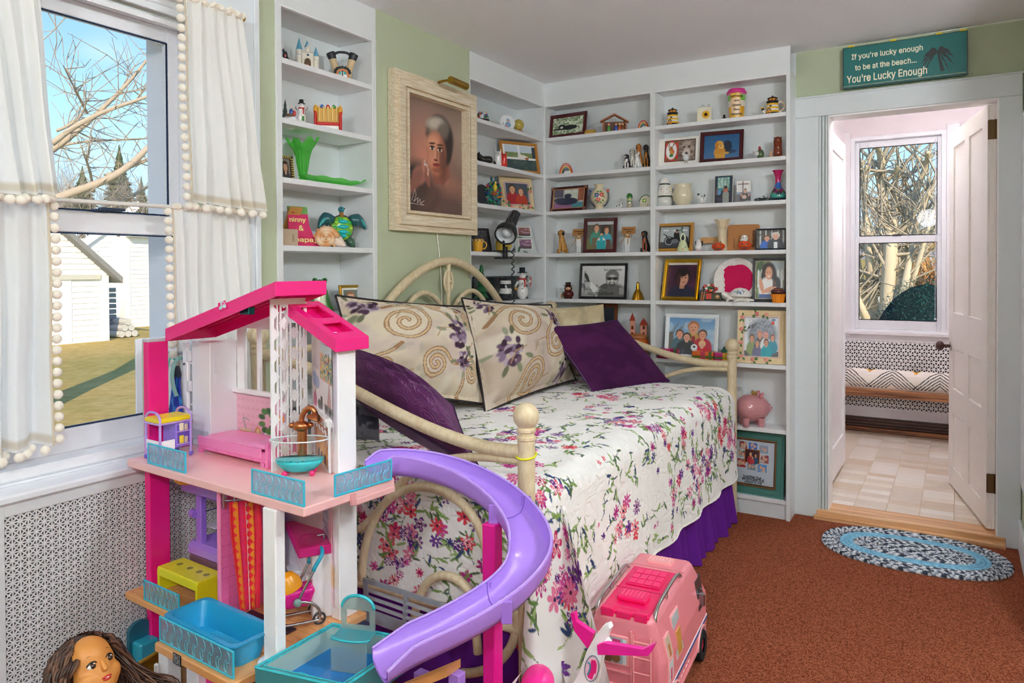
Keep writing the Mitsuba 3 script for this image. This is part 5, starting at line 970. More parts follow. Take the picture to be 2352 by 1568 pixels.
s=Spot(R,1465,1499,529,580,3,.05);trinket('rottweiler_figurine','sitting black and rust dog figurine at the middle upright','figurine',s,dog(s,'17161a','17161a',True,'8a4a28','8a4426','17161a'),'m_satin')
s=Spot(R,1286,1302,660,690,4,.08);w,h=s.w,s.h;k=thing('shot_glass','tiny shot glass with green and red design behind the owl jug','glass');part(k,'glass',s.m(lathe([(0,0),(.4*w,0),(.5*w,h),(.46*w,h),(.38*w,h*.1),(0,h*.1)],20)),'m_clear',None,True);part(k,'decal',s.m(MB().bx(-.2*w,.15*w,-.49*w,-.44*w,h*.1,h*.6,'3f8a44').bx(-.35*w,-.2*w,-.47*w,-.42*w,h*.05,h*.4,'c8602a')),'m_gloss')
s=Spot(R,1291,1319,648,692,4,.04);w,h=s.w,s.h;trinket('top_hat_jug','round brown glazed man-shaped jug wearing a top hat','figurine',s,MB().el((0,0,h*.27),(.47*w,.42*w,h*.27),'4a1512').el((0,-.03*w,h*.62),(.33*w,.32*w,h*.2),'3a1a16').el((0,-.2*w,h*.62),(.24*w,.16*w,h*.13),'e2b08c').lt([(0,h*.78),(.38*w,h*.78),(.38*w,h*.81),(.24*w,h*.82),(.22*w,h),(0,h)],'2e1412',20).el((-.2*w,-.05*w,.02*h),(.16*w,.2*w,.05*h),'2e1412').el((.2*w,-.05*w,.02*h),(.16*w,.2*w,.05*h),'2e1412').el((-.08*w,-.35*w,h*.66),(.03*w,)*3,'101010').el((.08*w,-.35*w,h*.66),(.03*w,)*3,'101010').el((0,-.38*w,h*.6),(.05*w,)*3,'c27a5a'))
def bw_pic(w,h):
 P=P_('c9c9c9',w,h,150);P.vgrad(['9a9a9a','c9c9c9','dedede']);P.noise('7a7a7a',8,.5,.62,4,1,(0,.4,.05,.55)).poly([(.22,.5),(.5,.1),(.62,.0),(.35,.0),(.2,.3)],'e6e6e6').ell(.72,.05,.36,.38,'5a5a5a').poly([(.40,.30),(.52,.42),(.64,.44),(.6,.25)],'4e4e4e').rect(.63,.36,.78,.5,'6a6a6a').ell(.71,.60,.15,.27,'5c5c5c').ell(.71,.70,.15,.16,'6e6e6e').ell(.71,.52,.115,.19,'bdbdbd').ell(.65,.585,.062,.055,'262626').ell(.775,.585,.062,.055,'262626').rect(.6,.60,.83,.62,'333333').ell(.71,.40,.085,.085,'4a4a4a').ell(.71,.43,.055,.022,'b0b0b0').ell(.71,.50,.022,.05,'cccccc').ell(.12,.62,.04,.16,'3a3a3a',.3).rect(.88,.08,1,.3,'8a8a8a');return P
s=Spot(R,1330,1439,605,690,4,.06,3);k=frame('black frame with grey photo of a goggled man and the words laugh out loud',s,.014,'111215',bw_pic,'m_satin',8)
TM=s.M@mat4((0,0,0),0,-8)
for t_,hh,ww,x,z in(('laugh out loud',.020,.62,-.36,.115),('live in wonder',.013,.44,.02,.80)):part(k,'lettering',xf(text(t_,hh,ww*s.w*.85,x*s.w*.85,z*s.h,False,.0006),TM@mat4((0,-.0048,0))),'m_matte','1a1a1c')
vt=text('be silly you and me',.009,.62*s.h,0,0,False,.0006);part(k,'lettering',xf(xf(vt,mat4((0,0,0),0,0,90)),TM@mat4((-.40*s.w,-.0048,.80*s.h))),'m_matte','1a1a1c')
s=Spot(R,1451,1479,647,691,4,.045);w,h=s.w,s.h;q=lathe([(.5*w,0),(.46*w,h*.12),(.36*w,h*.36),(.22*w,h*.52),(.14*w,h*.6),(.17*w,h*.7),(.12*w,h*.78),(.13*w,h*.88),(.09*w,h*.97),(0,h)],36);an_=np.arctan2(q.vertices[:,1],q.vertices[:,0]);q.vertices[:,:2]*=(1+.08*np.cos(an_*9)*np.clip(1-q.vertices[:,2]/(h*.55),0,1))[:,None]
solo('brass_bell','brass lady-shaped bell with a fluted skirt on the fifth shelf','bell',s.m(q),'m_metal','c08f2e',True)
s=Spot(R,1368,1416,698,786,5,.09,4);frame('dark framed picture half hidden behind the plum pillow',s,.02,'6a3a1c',lambda w,h:P_('1a2230',w,h,30),'m_satin',6)
s=Spot(R,1436,1492,718,803,5,.05);w,h=s.w,s.h;k=thing('clay_village','terracotta clay village of two towers on an orange ball base','ornament')
part(k,'base',s.m(MB().add(blob([((0,0,.26*h),.27*h),((0,0,.12*h),.2*h)],[[0,1]],.01),'b8571a').el((0,-.01,h*.44),(.42*w,.38*w,h*.09),'a5653a')),'m_satin',None,True)
m=MB()
for x,wd,z0,z1,rz in((-.20,.2,.42,.82,1.0),(.26,.26,.42,.72,.88)):
 m.bx((x-wd/2)*w,(x+wd/2)*w,-.1*w,.1*w,h*z0,h*z1,'c98a74',.002);m.bx((x-.05)*w,(x+.03)*w,-.115*w,-.09*w,h*z0,h*(z0+.13),'4a2620');m.bx((x-.05)*w,(x+.05)*w,-.112*w,-.09*w,h*(z0+.2),h*(z0+.28),'5a2e26')
part(k,'towers',s.m(m),'m_matte');m=MB()
for x,wd,z1,zt in((-.20,.2,.82,1.),(.26,.28,.72,.88)):m.add(xf(lathe([(wd*.85*w,0),(0.001,h*(zt-z1))],4),mat4((x*w,0,h*z1),45)),'8a3328')
part(k,'roof',s.m(m),'m_matte')
part(k,'shrubs',s.m((lambda m:[m.el((x*w,-.3*w,h*.46),(.06*w,.05*w,.05*w),c)for x,c in((-.35,'6a5a34'),(-.05,'7a6a3a'),(.1,'8a5a3a'),(.42,'5a5a34'))]and m)(MB())),'m_matte')
# bookcase by the door, right bay
def lighthouse(s,label,name,cat,pot):
 w,h=s.w,s.h;k=thing(name,label,cat);b=.5*w if not pot else.30*w;cx=0 if not pot else-.02*w
 prof=[(b,0),(b*.99,h*.1),(b*.9,h*.35),(b*.80,h*.62),(b*.70,h*.66),(b*.62,h*.68)]
 cols=['1c1a1c','e6b22e','ece6e0','e6b22e','ece6e0','e6b22e','1c1a1c'];zz=np.linspace(0,h*.66,8);bb=np.interp(zz,[0,h*.1,h*.35,h*.62,h*.66],[b,b*.99,b*.9,b*.80,b*.76]);m=MB()
 for i in range(7):m.lt([(bb[i],zz[i]),((bb[i]+bb[i+1])/2*1.012,(zz[i]+zz[i+1])/2),(bb[i+1],zz[i+1])],cols[i],26,(cx,0,0))
 m.lt([(b*.80,h*.645),(b*.86,h*.66),(b*.86,h*.70),(b*.5,h*.71)],'1c1a1c',26,(cx,0,0)).lt([(b*.56,h*.70),(b*.56,h*.83)],'e08a2a',26,(cx,0,0)).lt([(b*.74,h*.83),(b*.72,h*.86),(b*.3,h*.92),(b*.12,h*.95),(b*.12,h*.98),(0,h)],'1c1a1c',26,(cx,0,0))
 for i in range(8):a=i*math.pi/4;m.tb([[cx+b*.57*math.cos(a),b*.57*math.sin(a),h*.7],[cx+b*.57*math.cos(a),b*.57*math.sin(a),h*.83]],.0018,'1c1a1c',5)
 part(k,'body',s.m(m),'m_gloss',None,40)
 m=MB().bx(cx-b*.62,cx-b*.18,-b*1.02,-b*.7,0,h*.2,'d8922e',.001).tb([[cx-b*.68,-b*.98,h*.18],[cx-b*.4,-b*1.0,h*.30],[cx-b*.12,-b*.98,h*.18]],.002,'1c1a1c',5).bx(cx-b*.5,cx-b*.3,-b*1.05,-b*.8,0,h*.1,'6a3a1c');m.bx(cx-b*.35,cx-b*.05,-b*.96,-b*.8,h*.38,h*.44,'1c1a1c')
 part(k,'cottage',s.m(m),'m_gloss')
 if pot:
  part(k,'spout',s.m(MB().tb(spl([[-.26*w,0,h*.08],[-.38*w,0,h*.22],[-.47*w,0,h*.46]],10),np.linspace(.075*w,.05*w,10),'ece6e0',10).tb([[-.41*w,0,h*.27],[-.44*w,0,h*.36]],.064*w,'1c1a1c',10).tb([[-.435*w,0,h*.35],[-.46*w,0,h*.42]],.060*w,'e6b22e',10)),'m_gloss',None,True)
  part(k,'handle',s.m(tube(spl([[.22*w,0,h*.58],[.36*w,0,h*.64],[.47*w,0,h*.5],[.44*w,0,h*.28],[.25*w,0,h*.12]],18),.045*w,9)),'m_gloss','e9d6c4',True)
s=Spot(R,1530,1560,247,286,0,.045);lighthouse(s,'yellow striped lighthouse jar at the left of the top shelf','lighthouse_jar','jar',False)
s=Spot(R,1748,1803,219,261,0,.05,8);lighthouse(s,'yellow striped lighthouse teapot with a cream handle','lighthouse_teapot','teapot',True)
s=Spot(R,1601,1635,245,277,0,.05,10);w,h=s.w,s.h;k=thing('gift_bag','small cream gift bag with a yellow sunflower on the top shelf','bag')
part(k,'bag',s.m(box(-.48*w,.48*w,-.2*w,.2*w,0,h*.93,.002)),'m_matte','e2dcc4');m=MB()
for i in range(14):a=i*.449;m.el((.12*w+.19*w*math.cos(a),-.215*w,h*.46+.19*w*math.sin(a)),(.09*w,.012*w,.045*w),'e2a81e',ry=-math.degrees(a),n=1)
m.el((.12*w,-.225*w,h*.46),(.11*w,.02*w,.11*w),'3a2216');part(k,'sunflower',s.m(m),'m_matte')
part(k,'handles',s.m(MB().tb(spl([[-.2*w,-.15*w,h*.9],[-.1*w,-.15*w,h*1.08],[.05*w,-.15*w,h*.95]],10),.0011,'8a8676',5).tb(spl([[.15*w,-.15*w,h*.9],[.3*w,-.15*w,h*1.1],[.4*w,-.15*w,h*.92]],10),.0011,'8a8676',5)),'m_matte')
s=Spot(R,1658,1669,263,272,0,.035);trinket('tiny_figure','tiny black figure in front of the lettered tumbler','figurine',s,MB().el((0,0,s.h*.3),(s.w*.4,s.w*.3,s.h*.3),'1a1a1d').el((0,-.002,s.h*.75),(s.w*.28,s.w*.25,s.h*.25),'1a1a1d'))
s=Spot(R,1669,1715,205,271,0,.06);w,h=s.w,s.h;k=thing('travel_tumbler','tall coloured tumbler with a pink lid and black lettering about girlfriends','tumbler')
nA,nZ=72,60;A,Zt=np.meshgrid(np.linspace(0,2*math.pi,nA),np.linspace(0,1,nZ));Rr=(.36+.10*Zt)*w
ci=(np.floor((A/(2*math.pi)*10+.1)).astype(int)%4)*7+np.floor(Zt*4.5).astype(int)*3;pal=np.array([lin(c)for c in('e8b04a','e6c8a8','7ab84a','e0a51e','3a8ad0','e07ab0','e8dcc8')]);cc_=pal[ci%7]
fr=(np.abs(np.angle(np.exp(1j*(A-4.6))))<.62);cc_[fr]=lin('e6c49c');cc_[fr&(Zt>.75)]=lin('e2b248');cc_[fr&(Zt<.12)]=lin('e2b248')
part(k,'cup',(xf(grid(Rr*np.cos(A),Rr*np.sin(A),Zt*h*.87),s.M),cc_.reshape(-1,3)),'m_gloss',None,True)
part(k,'lid',s.m(lathe([(.48*w,h*.83),(.51*w,h*.85),(.51*w,h*.90),(.44*w,h*.92),(.42*w,h*.985),(.36*w,h),(0,h)],32)),'m_plastic','d4348a',40)
def curved(t_,hh,ww,z,R0,a0=-math.pi/2):
 m=text(t_,hh,ww,-ww/2,0,True,.001);v=m.vertices;r=R0-v[:,1]*1.;a=a0+v[:,0]/R0;return trimesh.Trimesh(np.stack([r*np.cos(a),r*np.sin(a),z+v[:,2]],1),m.faces,process=False)
for i,(t_,ww)in enumerate((('Girlfriends',.92),('are',.3),('cheaper',.66),('than',.4),('therapists',.84))):part(k,'lettering',s.m(curved(t_,.0095,ww*w*.72,h*(.69-.145*i),(.36+.1*(.69-.145*i)/.87)*w+.0003)),'m_matte','1c1a1c')
def card_pic(w,h):
 P=P_('e9e6de',w,h,130);P.rect(.12,.14,.88,.94,'1f1a1a').rect(.14,.165,.86,.915,'b83a30').ell(.29,.55,.13,.31,'f0efec').ell(.28,.62,.05,.1,'a8703a').ell(.31,.5,.06,.1,'c98a4a').ell(.29,.38,.05,.06,'3f7a3f').line([(.22,.7),(.24,.8)],.02,'4a3020').line([(.32,.72),(.36,.82)],.02,'4a3020').ell(.33,.55,.02,.03,'d03030')
 for x,z in((.2,.87),(.4,.87),(.2,.22),(.4,.22)):P.ell(x,z,.045,.025,'2f6a34')
 P.rect(.46,.165,.86,.915,'7a6a60').ell(.66,.5,.16,.36,'9a8a80').ell(.52,.52,.07,.3,'6a564a').ell(.80,.52,.06,.3,'6a564a').noise('b8aaa0',14,.45,.6,2,.7,(.48,.85,.2,.9)).ell(.66,.42,.09,.18,'c9bdb4').ell(.60,.66,.025,.035,'1a1412').ell(.72,.66,.025,.035,'1a1412').ell(.66,.42,.035,.045,'1c1618').ell(.655,.31,.03,.05,'c86a78');return P
s=Spot(R,1513,1610,315,376,1,.065,2);frame('white card frame with a red holiday oval beside a photo of a fluffy dog',s,.004,'e9e6de',card_pic,'m_satin',8,.010)
s=Spot(R,1564,1587,350,372,1,.03);w,h=s.w,s.h;trinket('glass_bird','tiny clear silvery bird on wire legs in front of the dog card','figurine',s,MB().el((0,0,h*.58),(.3*w,.22*w,.3*h),'d3d8d8').el((-.25*w,0,h*.86),(.15*w,.12*w,.13*h),'d3d8d8').tb([[-.38*w,0,h*.86],[-.55*w,0,h*.9]],.0012,'8a4a3a',4).tb([[0,0,h*.3],[-.15*w,0,0],[-.3*w,0,0]],.0012,'6a6a6c',4).tb([[.05*w,0,h*.3],[.25*w,0,0],[.4*w,0,0.001]],.0012,'6a6a6c',4).el((-.25*w,-.1*w,h*.9),(.03*w,)*3,'c23a4a'))
def golden(w,h):
 P=P_('2f5f8a',w,h,130);P.vgrad(['4a6f96','2f5f8a','2a5580']);P.ell(.62,.28,.30,.10,'2a3f5e').ell(.66,.5,.13,.24,'20293a').ell(.45,.26,.16,.26,'c98a34').ell(.43,.58,.12,.17,'d9a044').ell(.36,.55,.045,.16,'b5762a').ell(.50,.50,.07,.1,'e0b060').rect(.32,.0,.6,.2,'d09a40').ell(.62,.22,.1,.05,'c99a4a').ell(.42,.62,.012,.018,'1a1208').ell(.49,.61,.012,.018,'1a1208').ell(.48,.52,.02,.02,'1a1208');return P
s=Spot(R,1607,1707,299,367,1,.06,6);frame('wide burgundy frame with a golden dog against blue',s,.021,'3f161c',golden,'m_gloss',12)
s=Spot(R,1728,1756,338,356,1,.045);w,h=s.w,s.h;trinket('mouse_figurine','small silver and green mouse-shaped trinket beside the brown otter','figurine',s,MB().el((.15*w,0,h*.4),(.32*w,.25*w,.42*h),'4a5a3a').el((-.15*w,-.01,h*.45),(.2*w,.18*w,.25*h),'c9ccc8').el((.1*w,-.02,h*.85),(.13*w,.05,.14*h),'c23a4a').tb([[-.3*w,0,h*.5],[-.5*w,0,h*.75]],.0012,'a9a9a6',4).tb([[-.3*w,0,h*.5],[-.5*w,0,h*.55]],.0012,'a9a9a6',4))
s=Spot(R,1765,1776,341,353,1,.04);trinket('tiny_shell','tiny pinkish shell standing next to the brown otter','shell',s,MB().add(lathe([(s.w*.45,0),(s.w*.35,s.h*.5),(0,s.h)],8),'c29a84'))
s=Spot(R,1774,1799,315,353,1,.04);w,h=s.w,s.h;trinket('otter_figurine','upright glossy brown otter figurine at the right end of the second shelf','figurine',s,MB().add(blob([((0,0,.2*h),.22*h),((0,0,.5*h),.19*h),((0,-.01,.82*h),.2*h)],[[0,1],[1,2]],.006),'6a2f1c').el((-.22*w,-.22*w,h*.88),(.09*w,.06*w,.09*w),'f0ece6').el((.22*w,-.22*w,h*.88),(.09*w,.06*w,.09*w),'f0ece6').el((-.22*w,-.27*w,h*.88),(.04*w,)*3,'101010').el((.22*w,-.27*w,h*.88),(.04*w,)*3,'101010').el((0,-.3*w,h*.76),(.12*w,.07*w,.06*w),'8a4a34').el((-.3*w,0,h*.98),(.08*w,)*3,'5a2616').el((.3*w,0,h*.98),(.08*w,)*3,'5a2616'))
s=Spot(R,1510,1544,408,474,2,.05);w,h=s.w,s.h;k=thing('china_decanter','white bell-shaped decanter with a black band at the middle upright','bottle')
part(k,'body',s.m(MB().lt([(0,0),(.44*w,0),(.5*w,h*.14),(.47*w,h*.30),(.26*w,h*.33)],'d6d8d2',26).lt([(.26*w,h*.32),(.28*w,h*.37)],'2a4a34',26).lt([(.47*w,h*.36),(.49*w,h*.40),(.42*w,h*.62),(.36*w,h*.74)],'e9e7df',26).lt([(.36*w,h*.74),(.37*w,h*.765),(.355*w,h*.79)],'1c2a26',26).lt([(.35*w,h*.79),(.32*w,h*.86),(.26*w,h*.95),(.16*w,h),(0,h)],'ece9e4',26)),'m_gloss',None,40)
m=MB();r=np.random.default_rng(12)
for i in range(16):a=-math.pi/2+r.uniform(-1,1);z=r.choice([.43,.5,.58,.66]);q=np.interp(z,[.40,.62,.74],[.495,.43,.37])*w;m.el((q*math.cos(a),q*math.sin(a),h*z),(.03*w,.03*w,.018*w),['b8443a','4a6a4a','6a6a6a'][i%3],n=1)
part(k,'painted_motifs',s.m(m),'m_gloss')
s=Spot(R,1541,1591,422,471,2,.05,4);w,h=s.w,s.h;k=thing('basket_pitcher','round cream basket-textured china pitcher with a loop handle','pitcher');q=lathe([(0,0),(.24*w,0),(.30*w,h*.05),(.44*w,h*.3),(.45*w,h*.5),(.38*w,h*.78),(.36*w,h*.9),(.40*w,h*.98),(.37*w,h*.97),(.33*w,h*.85)],40)
an_=np.arctan2(q.vertices[:,1],q.vertices[:,0]);q.vertices[:,:2]*=(1+.02*np.cos(an_*20)*np.cos(q.vertices[:,2]/h*40)+.18*np.clip(np.cos(an_),0,1)**6*np.clip((q.vertices[:,2]/h-.8)*5,0,1))[:,None];q.vertices[:,0]+=.05*w
part(k,'body',s.m(q),'m_gloss','d8cfb2',True);part(k,'handle',s.m(tube(spl([[-.28*w,0,h*.86],[-.42*w,0,h*.98],[-.5*w,0,h*.8],[-.42*w,0,h*.5],[-.30*w,0,h*.24]],18),.035*w,8)),'m_gloss','d8cfb2',True)
s=Spot(R,1601,1623,443,469,2,.045);w,h=s.w,s.h;trinket('guinea_hen_figurine','small black and white striped hen figurine beside the cream pitcher','figurine',s,MB().el((.05*w,0,h*.45),(.38*w,.28*w,.32*h),'e6e6e4').el((-.36*w,0,h*.88),(.12*w,.1*w,.1*h),'1b1b1e').tb([[-.3*w,0,h*.5],[-.36*w,0,h*.85]],.06*w,'e6e6e4',7).el((.25*w,-.05*w,h*.7),(.06*w,.2*w,.22*h),'1b1b1e',ry=25).el((.0*w,-.1*w,h*.66),(.04*w,.2*w,.16*h),'1b1b1e',ry=20).el((.15*w,-.12*w,h*.45),(.03*w,.2*w,.2*h),'55504c').tb([[0,0,h*.2],[-.05*w,0,0],[-.25*w,0,0]],.0016,'b0543a',5).tb([[.2*w,0,h*.2],[.2*w,0,0],[.05*w,0,0]],.0016,'b0543a',5))
def kitchen_pic(w,h):
 P=P_('23303c',w,h,130);P.rect(.15,.45,.85,.95,'3f7f86').rect(.19,.55,.48,.93,'b4cfc6').rect(.52,.55,.82,.93,'b4cfc6').noise('5f8a78',20,.5,.6,3,.8,(.19,.82,.55,.93)).rect(0,0,1,.28,'2a2834').ell(.5,.15,.4,.06,'3a3446').ell(.62,.44,.14,.14,'b86a5a').ell(.62,.58,.1,.06,'3a2a2a').rect(.46,0,.80,.38,'8a8f8a').ell(.63,.3,.18,.12,'8f948c').ell(.25,.4,.12,.1,'5a8ab0').rect(.08,.3,.16,.55,'6a4a3a');return P
s=Spot(R,1640,1683,402,467,2,.06,4);frame('tall unframed photo of a person in a dim blue kitchen',s,.003,'d9dcd8',kitchen_pic,'m_satin',7,.005)
s=Spot(R,1689,1727,398,464,2,.055,12);w,h=s.w,s.h;k=thing('acrylic_photo_stand','clear acrylic stand holding a photo of people below a cross','photo stand');TM=s.M@mat4((0,0,0),0,-8)
part(k,'acrylic_panel',xf(box(-w/2,w/2,-.0025,-.001,0,h),TM),'m_clear',None);part(k,'foot',s.m(box(-w/2,w/2,-.03,.02,0,.003,.001)),'m_clear',None)
P=P_('e6e3de',w*.9,h*.72,110);P.rect(0,.0,1,.45,'8fa0b4').rect(0,0,1,.33,'5a5a60').rect(.42,.3,.49,.98,'4a3028').rect(.1,.82,.85,.86,'4a3028').person(.62,.05,.58,'1f1d22','2a1a14').person(.35,0,.42,'3a3034','2a1a16').person(.85,0,.4,'20242c').ell(.55,.2,.16,.1,'d3b8ac');a_,b__=P.sheet(w*.86,h*.70);part(k,'print',(xf(a_,TM@mat4((-w*.43,.0005,h*.06))),b__),'m_plastic')
s=Spot(R,1731,1770,448,463,2,.05);w,h=s.w,s.h;k=thing('model_car','small black model sports car beside the colourful vase','toy car')
part(k,'body',s.m(blob([((-.38*w,0,.3*h),.22*h),((.38*w,0,.3*h),.24*h),((-.36*w,.02,.3*h),.22*h),((.38*w,.02,.3*h),.24*h),((.1*w,0,.7*h),.2*h),((.1*w,.02,.7*h),.2*h),((-.1*w,.01,.5*h),.2*h)],[[0,1,2,3,6],[1,3,4,5,6]],.006,2)),'m_gloss','1b1c20',True)
part(k,'windows',s.m(MB().el((-.02*w,-.012,.62*h),(.12*w,.01,.16*h),'c8cdd0').el((.2*w,-.012,.64*h),(.09*w,.01,.14*h),'c8cdd0')),'m_gloss',None,True)
for x in(-.28,.3):part(k,'wheel',s.m(xf(lathe([(0,0),(.26*h,0),(.26*h,.006),(0,.006)],16),mat4((x*w,-.008,.26*h),0,90))),'m_satin','101114')
s=Spot(R,1768,1806,391,459,2,.06);w,h=s.w,s.h;k=thing('painted_vase','glossy narrow-necked vase in pink, blue and green at the right end','vase')
q=lathe(spl([(.001,0),(.42*w,0.0),(.50*w,h*.14),(.46*w,h*.28),(.22*w,h*.44),(.16*w,h*.6),(.18*w,h*.8),(.34*w,h*.985),(.33*w,h)],40)[:,:2]if False else[(.001,0),(.36*w,0),(.48*w,h*.07),(.50*w,h*.16),(.46*w,h*.27),(.32*w,h*.37),(.22*w,h*.46),(.17*w,h*.58),(.17*w,h*.7),(.2*w,h*.82),(.27*w,h*.93),(.36*w,h*.99),(.34*w,h),(.2*w,h*.86)],40)
q=q.subdivide()if len(q.vertices)<3000 else q;v=q.vertices;nz=meshkit.fbm(v/[w,w,h]*[2.2,2.2,4.]+3,3);zt=v[:,2]/h
cv=np.where((zt>.62)[:,None],lin('b01f5a'),np.where((zt>.40)[:,None],np.where((nz>.5)[:,None],lin('2f5fa8'),lin('b0306a')),np.where((nz>.58)[:,None],lin('3a8a4a'),np.where((nz>.47)[:,None],lin('7a1f4a'),lin('23303a')))));cv[(zt<.22)&(nz>.5)]=lin('3a9a8a');cv[(zt<.1)]=lin('1f2a34')
part(k,'body',s.m((q,cv)),'m_gloss',None,True)
def moto(w,h):
 P=P_('a9b2b4',w,h,130);P.rect(0,0,1,.3,'3a3e44').rect(.1,.82,.28,.88,'e4e6e8').rect(.42,.80,.6,.86,'e4e6e8').rect(.74,.8,.9,.86,'e4e6e8').ell(.3,.33,.17,.24,'1f2226').ell(.3,.33,.13,.185,'c9ccd0').ell(.3,.33,.115,.16,'23272c').ell(.8,.36,.15,.22,'1f2226').ell(.8,.36,.1,.15,'55595f').ell(.55,.42,.24,.12,'17191d').ell(.5,.33,.12,.1,'6a7078').line([(.3,.35),(.2,.62),(.12,.66)],.04,'23272c').ell(.55,.62,.1,.16,'15171b').ell(.56,.78,.045,.075,'d2a288').ell(.56,.83,.05,.05,'23201e');return P
s=Spot(R,1508,1592,513,577,3,.06,-3);frame('gold and black frame with a photo of a rider on a motorcycle',s,.020,'b5823a',moto,'m_gloss',8,.02,'2a1c12')
s=Spot(R,1553,1584,520,576,3,.025);w,h=s.w,s.h;trinket('floral_bell','small flower-painted china bell with a green loop handle before the motorcycle photo','bell',s,(lambda m:[m.el((r_*math.cos(a),r_*math.sin(a),z*h),(.07*w,.05*w,.05*w),c,n=1)for a,z,r_,c in[(-1.6+.5*i,.08+.07*(i%4),(.42-.06*(i%4))*w,['e08a2a','3f6ab0','e6c04a','c8503a','4a8a4a'][i%5])for i in range(-3,5)]]and m)(MB().lt([(.47*w,0),(.44*w,h*.06),(.33*w,h*.25),(.24*w,h*.4),(.1*w,h*.44),(0,h*.44)],'d2dcae',26).tb(spl([[0,0,h*.42],[-.16*w,0,h*.55],[0,0,h*.72],[.16*w,0,h*.56],[0,0,h*.42]],24),.055*w,'dfe6c0',8).tb([[0,0,h*.7],[-.08*w,0,h*.86],[-.3*w,0,h*.84]],.045*w,'2f5a34',7).el((-.05*w,0,h*.94),(.07*w,.05*w,.06*h),'2f5a34')))
s=Spot(R,1594,1615,545,576,3,.04);w,h=s.w,s.h;trinket('seabird_figurine','black and white seabird figurine with pink feet beside the gold frame','figurine',s,MB().add(blob([((0,0,.3*h),.26*h),((.03*w,0,.5*h),.22*h),((.0,0,.78*h),.1*h)],[[0,1],[1,2]],.005),'ecebe8').el((.3*w,0,.42*h),(.14*w,.2*w,.36*h),'1c1c20',ry=14).el((-.25*w,-.02*w,.45*h),(.08*w,.15*w,.32*h),'33343a',ry=-14).tb([[0,-.02,.85*h],[.12*w,-.03,h]],.03*w,'8a8f96',5).el((-.2*w,-.1*w,.03*h),(.2*w,.2*w,.03*h),'d89aa4').el((.2*w,-.1*w,.03*h),(.2*w,.2*w,.03*h),'d89aa4'))
s=Spot(R,1608,1652,543,576,3,.11,4);w,h=s.w,s.h;k=thing('wooden_paddle','tan wooden paddle handle sticking out left of the cream lace vase','paddle');part(k,'handle',s.m(xf(extr(shapely.union_all([rrect(-.5*w,.5*w,h*.55,h*.95,h*.15)]),.006),mat4((0,.006,0),0,90))),'m_matte','c79a68');part(k,'prop',s.m(box(.2*w,.35*w,.006,.012,0,h*.6)),'m_matte','b0885a')
s=Spot(R,1640,1679,503,574,3,.055);w,h=s.w,s.h;q=lathe([(0,0),(.30*w,0),(.29*w,h*.05),(.26*w,h*.25),(.25*w,h*.5),(.30*w,h*.75),(.42*w,h*.94),(.49*w,h*.985),(.45*w,h*.98),(.27*w,h*.7)],60);an_=np.arctan2(q.vertices[:,1],q.vertices[:,0]);zt=q.vertices[:,2]/h
q.vertices[:,:2]*=(1+.03*np.sin(an_*10+zt*14)*np.sin(an_*10-zt*14))[:,None];q.vertices[:,2]+=.025*h*np.cos(an_*8)*np.clip(zt*6-5,0,1)
solo('lattice_vase','tall cream lattice-textured vase with a scalloped rim','vase',s.m(q),'m_gloss','d9c8a8',True)
def pumpkin(s,name,label,ghost):
 w,h=s.w,s.h*(.62 if ghost else 1);q=ell((0,0,h*.5),(.5*w,.46*w,h*.5),3);an_=np.arctan2(q.vertices[:,1],q.vertices[:,0]);q.vertices[:,:2]*=(1-.05*np.abs(np.cos(an_*5)))[:,None]
 k=thing(name,label,'pumpkin');part(k,'shell',s.m(q),'m_gloss','d8481a',True);e=MB()
 for x in(-.17,.17):e.add(pad(Polygon([(x*w-.08*w,h*.55),(x*w+.08*w,h*.55),(x*w,h*.75)]),-.40*w,.05*w),'1a1210')
 e.add(pad(Polygon([(-.05*w,h*.45),(.05*w,h*.45),(0,h*.55)]),-.42*w,.05*w),'1a1210');e.add(pad(Polygon([(-.3*w,h*.42),(-.15*w,h*.30),(0,h*.26),(.15*w,h*.30),(.3*w,h*.42),(.15*w,h*.18),(0,h*.13),(-.15*w,h*.18)]),-.40*w,.06*w),'1a1210')
 part(k,'face',s.m(e),'m_gloss',label='carved black face')
 if ghost:part(k,'ghost',s.m(MB().el((-.02*w,0,h*1.2),(.24*w,.2*w,h*.42),'e9e7e2').el((-.22*w,-.02,h*1.05),(.12*w,.1*w,.1*h),'e9e7e2').el((-.1*w,-.2*w,h*1.3),(.03*w,)*3,'18181a').el((.06*w,-.2*w,h*1.3),(.03*w,)*3,'18181a')),'m_gloss',None,True)
 part(k,'stem',s.m(MB().tb([[.12*w,0,h*.95],[.2*w,0,h*1.08]],.05*w,'3f6a34',7)),'m_gloss',None,True)
s=Spot(R,1634,1666,556,576,3,.025);pumpkin(s,'pumpkin_ornament','small grinning orange pumpkin in front of the lattice vase',False)
s=Spot(R,1694,1727,539,575,3,.025);pumpkin(s,'pumpkin_ornament','orange pumpkin with a little ghost climbing out, in front of the cutting board',True)
s=Spot(R,1671,1744,515,574,3,.08,4);w,h=s.w,s.h;k=thing('cutting_board','engraved brown wooden board with vertical script behind the ghost pumpkin','cutting board');TM=s.M@mat4((0,0,0),0,-9);part(k,'board',xf(xf(extr(rrect(-w/2,w/2,0,h,.012),.008),mat4((0,0,0),0,90)),TM),'m_satin','a8703c')
for t_,hh,ww,x in(('Welcome',.014,.66,.36),('family kitchen',.005,.5,.05),('made with love',.004,.45,-.12),('since 2018',.004,.35,-.28)):part(k,'lettering',xf(xf(text(t_,hh,ww*h,0,0,True,.0006),mat4((0,0,0),0,0,-90)),TM@mat4((x*w,-.0083,h*.12))),'m_matte','2e1a0e')
